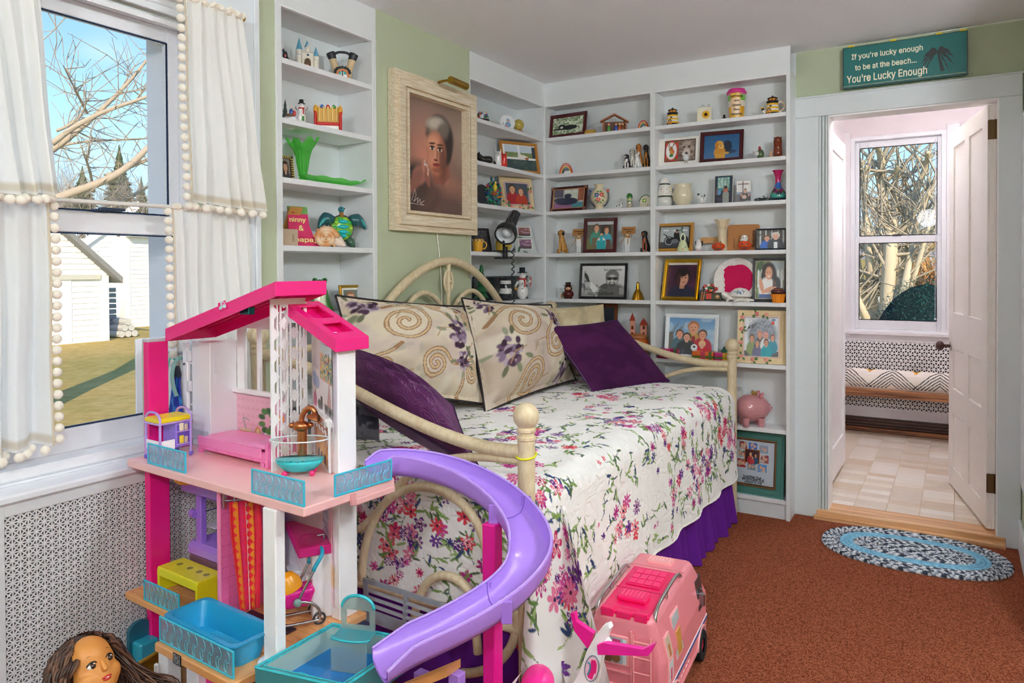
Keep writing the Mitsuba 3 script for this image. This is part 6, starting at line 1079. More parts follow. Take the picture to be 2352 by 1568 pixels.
def couple(w,h):
 P=P_('5a564e',w,h,130)
 for x in(.1,.3,.5,.72,.9):P.rect(x,.2,x+.05,1,'c9cdd0')
 P.noise('2f3a2c',8,.45,.6,3,.7).person(.36,0,.72,'3f6fc0','6a5040','d8a088',.95).person(.66,0,.88,'3c4044','d6d2cc','e0b49c',.95).rect(.60,0,.72,.35,'e9ebee');return P
s=Spot(R,1735,1807,525,573,3,.05,8);frame('black frame with an older couple smiling before white columns',s,.007,'1d2532',couple,'m_gloss',10)
s=Spot(R,1520,1537,655,691,4,.09,0);trinket('dark_box','small black box half hidden behind the bright gold frame','box',s,MB().bx(-s.w/2,s.w/2,-.01,.01,0,s.h,'15161a',.001),'m_satin',False)
s=Spot(R,1521,1604,596,692,4,.05,-8);frame('shiny gold frame with a dark studio portrait of a young man',s,.019,'c9a23a',lambda w,h:P_('33162c',w,h,110).noise('4a1f3c',3,.4,.6,2).rect(0,.94,1,1,'d8d4cc').ell(.52,.62,.24,.24,'1a1416').ell(.52,.08,.46,.28,'1f2338').rect(.45,.25,.6,.42,'b8826a').ell(.55,.53,.16,.20,'c9927a').ell(.48,.68,.18,.09,'1a1416').ell(.50,.565,.03,.014,'1a1010').ell(.62,.565,.03,.014,'1a1010').ell(.57,.43,.06,.018,'a05a54').ell(.4,.5,.06,.2,'3a2220'),'m_metal',13,.024)
s=Spot(R,1604,1659,652,693,4,.05);w,h=s.w,s.h;k=thing('toy_train_ornament','jumbled red and black Christmas train ornament with a ladder','ornament');m=MB();r=np.random.default_rng(7);m.bx(-.45*w,.48*w,-.12*w,.12*w,.06*h,.5*h,'1f2a20',.003).bx(-.18*w,.05*w,-.14*w,-.1*w,.12*h,.46*h,'b83028').bx(.12*w,.42*w,-.14*w,-.1*w,.1*h,.48*h,'3a2a1c')
part(k,'wagon',s.m(m),'m_gloss');m=MB()
for i in range(44):
 x,z=r.uniform(-.26,.3),r.uniform(.5,.95);m.el((x*w,r.uniform(-.12,.05)*w,z*h-abs(x)*.2*h),(.065*w,.05*w,.06*w),['b8322a','e9e6e0','1c1c1f','b8322a','d8702a','2f5a34'][i%6],n=1)
part(k,'load',s.m(m),'m_gloss',kind='stuff');m=MB()
for q in(-.38,-.27):m.tb([[q*w-.02*w,-.2*w,.02*h],[q*w+.04*w,-.14*w,.56*h]],.0016,'d8702a',5)
for i in range(6):m.tb([[-.385*w+i*.009*w,-.19*w+.01*w*i,(.1+.08*i)*h],[-.275*w+i*.009*w,-.19*w+.01*w*i,(.1+.08*i)*h]],.0012,'d8702a',4)
m.el((.3*w,-.12*w,.26*h),(.12*w,.03*w,.14*h),'b0804a').el((-.1*w,-.2*w,.01*h),(.4*w,.12*w,.02*h),'e9e9ec');part(k,'ladder',s.m(m),'m_gloss')
s=Spot(R,1640,1742,594,691,4,.085,0);w,h=s.w,s.h;k=thing('paper_plate_craft','white fluted paper plate with a glued square of torn pink paper','craft');TM=s.M@mat4((0,0,0),0,-8);rad2=h*.52
aa,rr_=np.meshgrid(np.linspace(0,2*math.pi,181),np.array([0,.3,.68,.72,.78,.86,.94,1.]));yy=np.interp(rr_,[0,.7,.76,1.],[0,0,-.005,-.016])-.0016*np.cos(aa*60)*(rr_>.74)
part(k,'plate',xf(grid(rr_*rad2*np.cos(aa),yy,h*.5+rr_*rad2*np.sin(aa)),TM),'m_matte','e2e0dc',30);r=np.random.default_rng(11)
edge=[]
for(x0,z0),(x1,z1)in zip([(-.27,.22),(.36,.2),(.36,.88),(-.28,.84)],[(.36,.2),(.36,.88),(-.28,.84),(-.27,.22)]):
 for q in np.linspace(0,1,12,endpoint=False):edge.append(((x0+(x1-x0)*q+r.normal(0,.014))*w,(z0+(z1-z0)*q+r.normal(0,.014))*h))
part(k,'pink_paper',xf(pad(Polygon(edge).buffer(0),-.002,.002),TM),'m_matte','c41a54',label='torn square of deep pink paper')
s=Spot(R,1657,1734,660,694,4,.035,6);w,h=s.w,s.h;k=thing('turtle_dish','white china turtle with blue flowers painted on its shell','figurine')
part(k,'shell',s.m(MB().add(xf(lathe([(.33*w,h*.42),(.34*w,h*.46),(.29*w,h*.7),(.17*w,h*.92),(0,h)],28),mat4((.07*w,0,0),s=(1,.75,1))),'e6e4de').add(xf(lathe([(0,h*.3),(.3*w,h*.32),(.34*w,h*.42),(.33*w,h*.45)],28),mat4((.07*w,0,0),s=(1,.75,1))),'dcdad4')),'m_gloss',None,True)
part(k,'body',s.m(blob([((.05*w,0,.22*h),.2*h),((-.25*w,-.01,.3*h),.15*h),((-.43*w,-.01,.55*h),.16*h),((-.3*w,-.04,.05*h),.06*h),((.45*w,0,.12*h),.07*h),((-.05*w,-.06,.05*h),.06*h),((.35*w,-.04,.05*h),.06*h)],[[0,1],[1,2],[1,3],[0,4],[0,5],[0,6]],.008)),'m_gloss','e2e0d8',True)
m=MB();r=np.random.default_rng(5)
for i in range(26):x,z=r.normal(.1,.09),r.normal(.7,.07);y=-.75*w*.33*math.sqrt(max(.02,1-((z-.42)/.58)**2))*.97;m.el((x*w,y,z*h),(.016*w,.004,.014*w),['3f6ac0','6a94d8','3a3a3a','4a8a5a'][i%4],n=1)
part(k,'painted_flowers',s.m(m),'m_gloss')
def woman(w,h):
 P=P_('7a8a5a',w,h,130);P.noise('3f5a34',5,.4,.6,2).rect(.5,.5,1,1,'a9b4b8')
 for x in(.05,.16,.62,.75,.88):P.poly([(x,.3),(x+.08,.3),(x+.08,.72),(x+.04,.8),(x,.72)],'dfe2e0')
 P.ell(.46,.72,.25,.26,'2a1a16').ell(.30,.6,.12,.2,'2a1a16').ell(.62,.62,.12,.2,'2a1a16').ell(.40,.25,.30,.32,'e4e0dc').rect(.12,0,.6,.12,'34508a').ell(.46,.68,.125,.175,'d69a78').ell(.41,.71,.018,.014,'1a1010').ell(.51,.71,.018,.014,'1a1010').ell(.46,.60,.05,.022,'f0e4e0').ell(.20,.35,.07,.2,'cf9270',.3).ell(.45,.24,.26,.06,'d69a78',.35).ell(.74,.38,.14,.22,'16161a').ell(.66,.42,.05,.06,'6a4428').ell(.68,.28,.07,.05,'d69a78');return P
s=Spot(R,1728,1808,593,692,4,.075,6);frame('black frame with a curly-haired woman in white holding a dark puppy',s,.017,'16171c',woman,'m_satin',9,.012,'d9c9a8')
s=Spot(R,1769,1806,660,697,4,.022);w,h=s.w,s.h;k=thing('cupcake_ornament','cupcake ornament in an orange pleated case with chocolate icing','ornament');q=lathe([(0,0),(.34*w,0),(.45*w,h*.58)],48);an_=np.arctan2(q.vertices[:,1],q.vertices[:,0]);q.vertices[:,:2]*=(1+.05*np.cos(an_*16))[:,None]
part(k,'case',s.m(q),'m_satin','e0861e',20);m=MB();r=np.random.default_rng(2);m.el((0,0,h*.72),(.47*w,.45*w,h*.27),'4a2420')
for i in range(40):a,b_=r.uniform(0,6.28),r.uniform(.1,1.3);m.el((.46*w*math.cos(a)*math.sin(b_+.2),.44*w*math.sin(a)*math.sin(b_+.2),h*.72+.27*h*math.cos(b_+.2)),(.035*w,.035*w,.02*w),['e6e6e0','d04a6a','4a9ad0','e6c04a','6a3428','6a3428'][i%6],n=1)
part(k,'icing',s.m(m),'m_gloss',None,True)
def giftbox(s,label,c1,c2,c3):
 w,h=s.w,s.h;k=thing('gift_parcel',label,'gift');part(k,'parcel',s.m(box(-w/2,w/2,-.03,.03,0,h,.003)),'m_gloss',c1);m=MB().bx(-.1*w,.12*w,-.031,.031,-.0002,h+.001,c2).bx(-w*.501,w*.501,-.031,.031,h*.3,h*.55,c3).bx(.3*w,.42*w,-.0315,.0315,0,h+.0008,c3);part(k,'ribbon',s.m(m),'m_gloss')
s=Spot(R,1513,1560,800,826,5,.03,4);giftbox(s,'crimson wrapped parcel at the left end of the shelf behind the bed arm','8a1f44','c23a6a','2f5a34')
s=Spot(R,1592,1641,806,830,5,.03,4);giftbox(s,'orange and red plaid parcel in front of the white family frame','c8602a','b0304a','4a5a2a')
s=Spot(R,1643,1692,810,836,5,.045,4);giftbox(s,'pink and yellow wrapped parcel behind the bed post','c82a7a','e0b02a','3f6a34')
s=Spot(R,1655,1695,792,836,5,.10,0);trinket('green_dome','dark green rounded ornament behind the bed post ball','ornament',s,MB().lt([(0,0),(.5*s.w,0),(.48*s.w,s.h*.5),(.3*s.w,s.h*.88),(0,s.h)],'1f5a44',24))
def fam5(w,h):
 P=P_('8fb0cc',w,h,170);P.vgrad(['9ab0bc','8fb4d0','5f8fc0']);P.noise('b8ccd8',5,.5,.65,3,.6);P.rect(0,.0,.1,.6,'6a6458')
 for i in range(14):P.line([(.02,.35),(.05+.02*i,.6+.024*(i%7)),(.10+.02*i,.72+.03*(i%7))],.006,'6a6a6c')
 P.person(.54,.14,.78,'b5904a','a8683a','d89a7c').rect(.50,.2,.58,.5,'8a2a34').person(.74,.08,.62,'b02540','4a3a34','d8947a').person(.24,.12,.56,'4f6a74','5a3a2a','dc9c84').person(.40,.04,.56,'33373c','2a201c','d9a08a',1.2).person(.74,-.06,.46,'c81e30','d8b870','e0ac94').ell(.57,.2,.07,.09,'e0e0e0').ell(.57,.22,.03,.03,'2a2a2c').rect(0,0,.35,.16,'3f4a54');return P
s=Spot(R,1526,1648,723,826,5,.07,2);frame('white frame with a bright photo of a family of five under a blue sky',s,.021,'dfe3e6',fam5,'m_satin',11)
def group5(w,h):
 P=P_('d9dde2',w,h,150);P.ell(.52,.55,.42,.42,'7a7f8c').noise('a9aeb8',26,.45,.6,2,.8,(.12,.92,.2,.95)).rect(0,0,1,.14,'5a5a5c');P.line([(.05,.62),(.15,.8),(.12,.7),(.25,.82),(.22,.72),(.35,.84)],.02,'2a2a2e');P.ell(.82,.86,.05,.05,'b83a30').ell(.84,.94,.06,.025,'3a6a9a')
 for x,y,hh,c,hr in((.22,.1,.46,'8a9a6a','6a4a30'),(.45,.18,.48,'4a4a50','c07a6a'),(.62,.18,.46,'e0e0e0','d88a94'),(.82,.16,.42,'2f8aa0','7a3a34'),(.38,0,.42,'6a6a8a','8a7a70'),(.64,0,.46,'1f9aa8','4a2a22')):P.person(x,y,hh,c,hr,'d39a80')
 return P
s=Spot(R,1693,1805,714,842,5,.04,4);frame('wide cream frame with pressed flowers around a photo of a tour group',s,.036,'dcc49a',group5,'m_satin',8,.018,'d8c2c0',deco=flower_deco(['d0707a','dd8a86','e29c90'],9,[(.10,.12),(.34,.07),(.62,.07),(.07,.38),(.09,.64),(.10,.86),(.40,.93),(.60,.92)],'3f6a2e',.012))
s=Spot(R,1687,1773,903,977,6,.055,28);w,h=s.w,s.h;k=thing('piggy_bank','pink china piggy bank wearing a gold tiara on the low shelf','piggy bank')
bd=blob([((-.10*w,0,.54*h),.43*h),((.10*w,0,.55*h),.39*h),((.34*w,0,.55*h),.12*h)],[[0,1],[1,2]],.010,10)
m=MB().add(bd,'c98a8f').add(along([(0,0),(.125*h,0),(.135*h,.03*h),(.125*h,.06*h),(0,.06*h)],np.array([.40*w,0,.555*h]),np.array([1.,0,0]),24),'d89aa0')
for x,y in((-.24,-.2),(-.24,.2),(.16,-.2),(.16,.2)):m.lt([(0,0),(.075*w,0),(.085*w,.1*h),(.1*w,.28*h)],'c98a8f',18,(x*w,y*w,0))
part(k,'body',s.m(m),'m_gloss',None,True)
for q in(-1,1):
 e=xf(ell((0,0,0),(.05*w,.075*w,.11*w),2),mat4((.17*w,q*.16*w,.95*h),q*10,-q*22,28));part(k,'ear',s.m(e),'m_gloss','c98088',True)
 part(k,'eye',s.m(MB().el((.262*w,q*.155*w,.70*h),(.022*w,.022*w,.03*w),'1a1216').el((.275*w,q*.16*w,.71*h),(.008*w,)*3,'f6f6f6').tb([[.24*w,q*.175*w,.755*h],[.262*w,q*.165*w,.735*h],[.272*w,q*.17*w,.72*h]],.004,'1a1216',5)),'m_gloss',None,True)
 part(k,'nostril',s.m(ell((.472*w,q*.035*w,.555*h),(.006,.012*w,.022*w))),'m_gloss','a05e68',True)
s2=s;m=MB()
for i in range(17):
 a=math.pi*2*i/16;zt=.96*h+.028*w*(1.6-abs(((i+4)%16)-8)/8);c=np.array([.02*w+.06*w*math.cos(a),-.02*w+.09*w*math.sin(a),.985*h]);m.tb([c,c+[0,0,.05*w*(1+.8*(i%4==0))]],.0022,'d8b25a',5).el(c+[0,0,.055*w*(1+.8*(i%4==0))],(.010*w,)*3,'f0e6cc',n=1)
m.add(tube(np.stack([.02*w+.06*w*np.cos(np.linspace(0,6.283,24)),-.02*w+.09*w*np.sin(np.linspace(0,6.283,24)),np.full(24,.985*h)],1),.0028,5,True),'d8b25a')
solo('tiara','tiny gold tiara with pale stones on the piggy bank head','tiara',s.m(m),'m_metal',None,True)
s=Spot(R,1668,1712,888,977,6,.10);w,h=s.w,s.h;q=ell((0,0,h*.42),(.5*w,.03,h*.45),3);nn=meshkit.fbm(q.vertices*40,2)[:,None]-.5;q.vertices[:]=q.vertices*(1+.25*nn);q.vertices[:,2]-=q.vertices[:,2].min()
k=thing('satin_bag','crumpled silvery satin gift bag behind the piggy bank','bag');part(k,'bag',s.m(q),'m_gloss','c9c6c4',True);part(k,'ruffle',s.m(MB().lt([(.1*w,h*.84),(.3*w,h*.97),(.25*w,h*.99),(.08*w,h*.88)],'d3d0ce',14)),'m_gloss',None,True)
def collage(w,h):
 P=P_('b9c2cc',w,h,220);tiles=[(.10,.78,.30,.96,'8a2a30'),(.34,.80,.56,.95,'3a6ac0'),(.62,.74,.84,.92,'8a9ab0'),(.08,.60,.24,.75,'33405a'),(.66,.52,.86,.70,'8a3a44'),(.06,.36,.28,.55,'9a2a30'),(.32,.32,.54,.48,'7a8a9a'),(.58,.30,.82,.48,'5a8ac0')];r=np.random.default_rng(4)
 for x0,y0,x1,y1,c in tiles:
  P.rect(x0,y0,x1,y1,c).noise('c9b0a0',16,.5,.62,int(r.integers(99)),.9,(x0,x1,y0,y1));P.ell((x0+x1)/2-.03,(y0+y1)/2+.02,.03,.03,'d8a48a').ell((x0+x1)/2+.04,(y0+y1)/2-.0,.03,.03,'d8a48a')
 P.rect(.24,.48,.64,.80,'b8622a').rect(.26,.495,.62,.785,'3a2026').person(.40,.495,.25,'a83038','3a2a20').person(.53,.50,.21,'2a4a6a','5a3020').person(.45,.495,.15,'c0404a','6a4a30','e0b090');return P
s=Spot(R,1664,1800,993,1146,7,.035,-3);k=frame('large green framed photo collage about a wonderful place standing on the lowest shelf',s,.046,'3f7268',collage,'m_satin',7,.016,'6a4a2c',.006,'5a3a20')
TM=s.M@mat4((0,0,0),0,-7)
for t_,hh,ww,x,z in(('together is a',.012,.34,-.18,.245),('wonderful',.018,.42,-.2,.200),('place to be',.012,.32,-.15,.165),('THE MACKEYS 2018',.006,.3,-.12,.133)):part(k,'lettering',xf(text(t_,hh,ww*s.w*.9,x*s.w,z*s.h*1.05,True,.0006),TM@mat4((0,-.0048,0))),'m_matte','1c1e22')
# PORTRAIT
class PS:pass
s=PS();s.w,s.h,s.M=.635,.700,mat4((.003,-1.090,1.443),90)
def portrait(w,h):
 P=Paint(210,270,'6a5048',1,1);P.vgrad(['3a2c2a','5a4742','8a7468','9a8578','7a675c'])
 for i in range(14):q=i/14;P.ell(.38-.03*q,.52,.50*(1-q),.46*(1-q),(lin('8a6a5e')*(1-q)+lin('d98a72')*q),0,.5,.28)
 P.ell(.74,.10,.44,.33,'7a5a50',0,.35,.9).ell(.62,.20,.34,.20,'a8705e',0,.4,.75).ell(.80,.06,.3,.16,'4a3a38',0,.5,.8)
 P.ell(.12,.22,.34,.20,'2f2724',.35,.25).ell(.34,.12,.32,.17,'4a342e',.25,.3,.8)
 P.poly([(.46,.52),(.74,.52),(.78,.36),(.66,.27),(.5,.28)],'8a5040',.95)
 P.ell(.61,.69,.235,.215,'2e2422',0,.1).ell(.73,.62,.09,.16,'2a201e',0,.15).ell(.57,.79,.18,.09,'8a7a6e',.1,.25,.9).ell(.53,.82,.13,.05,'c4b8aa',.15,.4,.9).ell(.66,.76,.10,.08,'6a5c54',.3,.3,.8)
 P.ell(.545,.555,.165,.185,'b06a50',0,.1).ell(.51,.555,.12,.165,'cf8a6a',0,.4,.85).ell(.565,.415,.10,.06,'b06a50',0,.3).ell(.49,.645,.11,.055,'dc9c7c',0,.5,.7).ell(.655,.50,.07,.16,'5a342a',0,.5,.8).ell(.50,.47,.07,.05,'d9967a',0,.5,.6)
 for x,k_ in((.475,1),(.605,.95)):P.ell(x,.588,.040,.016,'e0c0b0',.0,.2).ell(x,.588,.019,.017,'2a1612').ell(x,.604,.046,.008,'2a1814',.05).ell(x,.632,.055,.009,'4a2a20',.1,.3)
 P.ell(.525,.535,.020,.055,'d99a7c',0,.4,.8).ell(.555,.53,.014,.06,'8a4a38',0,.5,.6).ell(.535,.488,.032,.010,'6a2f24',0,.3).ell(.545,.445,.062,.018,'a03830',.05,.15).ell(.545,.450,.058,.004,'4a1614',.05).ell(.545,.40,.07,.02,'7a4232',0,.5,.6)
 P.ell(.27,.33,.13,.085,'9a6456',.35,.2).ell(.20,.27,.14,.06,'8a584c',.8,.25)
 for i,(x,y)in enumerate(((.34,.40),(.375,.37),(.395,.335),(.39,.30))):P.ell(x,y,.030,.075,['b87a66','a96e5c','9c6252','8a5648'][i],.25+.1*i,.2).ell(x+.012,y+.052,.014,.02,'d8a898',.3)
 P.ell(.355,.43,.014,.010,'dfe0e6')
 pts=[(.14,.10),(.19,.20),(.21,.15),(.17,.09),(.24,.13),(.23,.08),(.27,.12),(.28,.08),(.34,.11)];P.line(pts,.006,'d8c8c0',.8);P.line([(.08,.075),(.33,.07)],.005,'d8c8c0',.7)
 return P
frame('large portrait in a wide pale wood frame on the chimney breast',s,.090,'cbb99c',portrait,'m_frameoak',0,.05,'b8862e',name='framed_portrait')
pl_=thing('picture_light','brass picture light on top of the portrait frame','lamp')
a,b_=onp(1034,183,0,.13),onp(1071,199,0,.13);tp=onp(1015,189,0,.06)
part(pl_,'shade',tube(np.array([a,b_]),.017,16),'m_metal','b08a3a',35);part(pl_,'arm',tube(spl([[.045,tp[1]-.01,2.14],[.08,tp[1],tp[2]+.005],(a+b_)/2*[1,.3,1]+a*[0,.7,0]],10),.006,7),'m_metal','a27c34',True)
c0,c1=onp(1004,540,0,.006),onp(1015,692,0,.006)
solo('white_cord','thin white electric cord hanging down the green wall below the portrait','cord',tube(spl([[.006,c0[1]-.01,1.47],c0,(c0+c1)/2+[0,.008,0],c1,c1+[0,0,-.5]],24),.0035,6),'m_satin','e6e4dc',True)
# DAYBED
MET='d3c2a0';FX,BX,NY,FY=1.133,.075,-2.165,-.095
scene['m_bedmetal']=tex(lambda p,n,uv:mix(L3('cbb896'),L3('d6c6a6'),smoothstep(.3,.7,fbm(p.x*120,p.y*120,p.z*40))),.45,.4)
db=thing('daybed','cream metal daybed frame with arched back, curved arms and ball-topped posts','bed')
def post(x,y,h,tw):
 pf=[(0,0),(.0235,0),(.0235,h),(.027,h+.003),(.027,h+.010),(.022,h+.013),(.022,h+.020),(.026,h+.024),(.026,h+.030),(.018,h+.038)]
 p=part(db,'post',lathe(pf,20),'m_bedmetal',None,30,T().translate([x,y,0]));q=ell((0,0,h+.064),(.035,.035,.036),3)
 if tw:an=np.arctan2(q.vertices[:,1],q.vertices[:,0]);q.vertices[:,:2]*=(1+.06*np.cos(an*7+(q.vertices[:,2]-h)*30))[:,None]
 part(p,'finial',q,'m_bedmetal',None,True,T().translate([x,y,0]))
post(FX,NY,.815,0);post(FX,FY,.815,0);post(BX,NY-.0,.985,1);post(BX,FY+.03,.985,1)
def bar(name,pts,r=.0145,n=30):return part(db,name,tube(spl(pts,n),r,12),'m_bedmetal',None,True)
for y in(NY,FY):
 bar('arm_rail',[[FX,y,.785],[.95,y,.785],[.75,y,.825],[.55,y,.885],[.35,y,.945],[BX,y,.985]],.019)
 bar('arm_brace',[[FX,y,.755],[.98,y,.750],[.85,y,.722],[.72,y,.66]],.012)
def pz(px,py,y=NY):return onp(px,py,1,y)
bar('end_hoop',[pz(832,1330),pz(845,1230),pz(890,1150),pz(960,1118),pz(1040,1140),pz(1098,1205),pz(1118,1300)],.013)
bar('end_hoop',[pz(825,1215),pz(880,1160),pz(930,1100),pz(985,1060)],.013)
bar('end_hoop',[pz(958,1500),pz(955,1400),pz(985,1335),pz(1030,1322),pz(1072,1350),pz(1090,1400),pz(1098,1500)],.013)
bar('end_hoop',[pz(1188,1400),pz(1170,1490),pz(1120,1535),pz(1060,1545)],.013)
part(db,'end_rail',tube([[FX,NY,.30],[BX,NY,.30]],.014,10),'m_bedmetal',None,True);part(db,'side_rail',tube([[FX,NY,.30],[FX,FY,.30]],.014,10),'m_bedmetal',None,True)
bx_=.055
bar('back_arch',[[bx_,-1.62,.98],[bx_,-1.50,1.11],[bx_,-1.32,1.235],[bx_,-1.045,1.312],[bx_,-.79,1.24],[bx_,-.60,1.10],[bx_,-.50,.98]],.019,50)
for s_ in(-1,1):bar('inner_arch',[[bx_,-1.045+s_*.36,.98],[bx_,-1.045+s_*.31,1.10],[bx_,-1.045+s_*.20,1.165],[bx_,-1.045+s_*.09,1.13],[bx_,-1.045+s_*.03,1.05]],.012)
part(db,'back_spindle',tube([[bx_,-1.045,.98],[bx_,-1.045,1.30]],.011,8),'m_bedmetal',None,True)
m=MB().add(xf(lathe([(.020,-.004),(.034,-.006),(.038,0),(.034,.006),(.020,.004)],24),mat4((bx_,-1.045,1.215),0,0,90,(1.5,1,1))))
for i in range(8):a=i*math.pi/4;m.add(ell((bx_,-1.045+.015*math.cos(a),1.215+.024*math.sin(a)),(.006,.007,.010),1))
m.add(ell((bx_,-1.045,1.215),(.008,.009,.009),1));part(db,'medallion',m.mesh()[0],'m_bedmetal',None,30)
part(db,'top_rail',tube([[bx_,NY,.98],[bx_,FY,.98]],.015,10),'m_bedmetal',None,True)
for i in range(9):part(db,'back_spindle',tube([[bx_,-1.95+i*.226,.30],[bx_,-1.95+i*.226,.98]],.008,7),'m_bedmetal',None,True)
solo('yellow_band','bright yellow elastic band round the near front bed post','rubber band',tube(np.stack([FX+.0265*np.cos(np.linspace(0,6.283,24)),NY+.0265*np.sin(np.linspace(0,6.283,24)),.775+.006*np.sin(np.linspace(0,6.283,24))],1),.0028,6,True),'m_satin','d8d820',True)
solo('mattress','mattress under the floral quilt on the daybed','mattress',box(.11,1.10,-2.08,-.14,.32,.655,.03),'m_cloth','d9d4cc')
n=500;t_=np.linspace(0,1,n);path=np.stack([np.interp(t_,[0,.33,1],[.15,1.10,1.10]),np.interp(t_,[0,.33,1],[-2.10,-2.10,-.12])],1);nr=np.where((t_<.33)[:,None],[0,-1.],[1.,0]);v=np.linspace(0,1,24)
fold=np.sin(t_*180)+.6*np.sin(t_*97+1)+.4*np.sin(t_*310);T2,V2=np.meshgrid(np.arange(n),v);off=(.012+.05*V2+(.014*fold[T2])*(.2+.8*V2)*np.clip(V2*3,0,1));off=np.where(T2<n*.33,off*.45,off)
solo('bed_skirt','deep purple gathered bed skirt below the quilt','bed skirt',grid(path[T2,0]+nr[T2,0]*off,path[T2,1]+nr[T2,1]*off,.42-.415*V2+.004*np.sin(t_[T2]*60)*V2),'m_cloth','5e2184',True)
def quilt_paint(P,seed,dens):
 r=np.random.default_rng(seed);W,H=P.w,P.h;cols=['a8307c','5c2a78','cc4150','d05a72','c04a90','6a3a8a','b8285a','3a3a70','d87a9c'];leaf=['7a9452','5f7f44','8fa868','4a5f3c','2f3f66']
 def sprig(x,y,a,L):
  pts=[(x+L*t*math.cos(a+.5*t),y+L*t*math.sin(a+.5*t))for t in np.linspace(0,1,5)];P.line(pts,.0028,leaf[int(r.integers(5))])
  for q in pts[1:]:b=a+r.uniform(-1.2,1.2);l=r.uniform(.010,.024);P.ell(q[0]+l*.6*math.cos(b),q[1]+l*.6*math.sin(b),l,l*.24,leaf[int(r.integers(5))],b)
 for i in range(int(W*H*80*dens)):sprig(r.uniform(0,W),r.uniform(0,H),r.uniform(0,6.28),r.uniform(.04,.12))
 for i in range(int(W*H*17*dens)):
  cx,cy=r.uniform(0,W),r.uniform(0,H);big=r.random()<.55;m=int(r.integers(7,16))if big else int(r.integers(2,5));R0=.085 if big else.04
  for j in range(m):
   a,d=r.uniform(0,6.28),R0*r.uniform(0,1)**.6*1.3;c=cols[int(r.integers(9))];f=r.uniform(.016,.034)if big else r.uniform(.010,.018)
   P.flower(cx+d*math.cos(a),cy+d*math.sin(a),f,c,int(r.integers(5,11)),r.uniform(0,6),['23264a','e9e0d4','3a1f3a'][int(r.integers(3))],['f0dfe4',None,None,'e9c0cc'][int(r.integers(4))],.8)
  for j in range(m//2):a=r.uniform(0,6.28);sprig(cx+R0*math.cos(a),cy+R0*math.sin(a),a,.07)
 return P
def puff(S,Tt):
 p=np.stack([S*22,Tt*22,S*0],-1);w1=meshkit.fbm(p,2,3);return.0035*np.abs(np.sin((w1*14)))**.6+.003*(meshkit.noise(p*.35,5)-.5)
QT,QX=.672,1.135
s_=np.r_[np.linspace(0,.40,60),np.linspace(.403,1.56,400)];t_=np.linspace(-2.10,-.105,640);S,TT=np.meshgrid(s_,t_)
P=quilt_paint(Paint(450,640,'e9e8e6',1.56,1.995),21,1.05);col=P.c[:,np.clip((s_/1.56*450).astype(int),0,449)]
R1=.075;x_flat=QX-.105-R1;Lf=x_flat+R1*math.pi/2
drop=np.interp(TT,[-2.10,-1.95,-1.72,-1.38,-.105],[.49,.445,.40,.385,.375]);tot=Lf+drop
sp_=S/1.56*tot
sr=np.clip(sp_,0,x_flat);ar=np.clip((sp_-x_flat)/R1,0,math.pi/2);dr_=np.clip(sp_-Lf,0,None)
flare=np.clip((-1.75-TT)/.35,0,1);q=dr_/np.maximum(drop,.1)
X=.105+sr+R1*np.sin(ar)+.012+dr_*(.055+.16*flare**1.5)+q*(.010*np.sin(TT*21)+.018*flare*np.sin(TT*46+2*q));Z=QT-R1*(1-np.cos(ar))-dr_*(.985-.05*flare)
end=np.clip((-2.02-TT)/.08,0,1);Z-=.03*end**2*(dr_<=0)
far=np.clip((TT+.20)/.095,0,1);Z-=.02*far**2*(dr_<=0)
Y=TT-.05*flare*q
dsp=puff(S,TT);X+=dsp*np.clip(ar,0,1);Z+=dsp*np.cos(ar)
qk=thing('quilt','white quilted bedspread printed with purple, pink and coral flowers','quilt')
part(qk,'top_sheet',(grid(X,Y,Z),col.reshape(-1,3)),'m_cloth',None,True)
u_=np.linspace(.10,1.16,300);v_=np.linspace(0,1,130);U2,V2=np.meshgrid(u_,v_);P=quilt_paint(Paint(300,130,'e9e8e6',1.06,.42),33,2.0);dd_=np.interp(U2,[.1,.55,.98,1.06,1.16],[.36,.36,.335,.36,.46])
yq=-2.098-.012*np.sin(V2*1.5)-.02*V2-.006*np.sin(U2*25)*V2-puff(U2,V2*.4)-.03*np.clip((U2-1.0)/.16,0,1)*V2
part(qk,'end_drop',(grid(U2+.0*V2,yq,.645-V2*dd_-.03*np.clip((U2-1.04)/.1,0,1)**2),P.c[::-1].reshape(-1,3)),'m_cloth',None,True)
hem=np.stack([X[:,-1],Y[:,-1],Z[:,-1]],1)[::6];part(qk,'bound_hem',tube(hem,.0045,6),'m_cloth','e6e4e0',True)
cu,cv_=np.meshgrid(np.linspace(0,1,120),np.linspace(0,1,150));c0=onp(1238,1215,1,-2.20);P=quilt_paint(Paint(120,150,'e9e8e6',.28,.45),44,2.6)
xc=1.165+.05*cu*(1-cv_)+.17*cu*cv_+.05*cv_*(cu-.3)+.02*np.sin(cu*9)*cv_;yc=-2.19+.10*cu-.05*np.sin(cu*7+.5)*(.3+.7*cv_)-.03*cv_;zc=.635-.10*(1-cv_)*0-cv_*(.515+.05*np.sin(cu*3.1)-.10*np.clip(cu-.55,0,1)/.45)
part(qk,'hanging_corner',(grid(xc,yc,zc),P.c[::-1].reshape(-1,3)),'m_cloth',None,True)
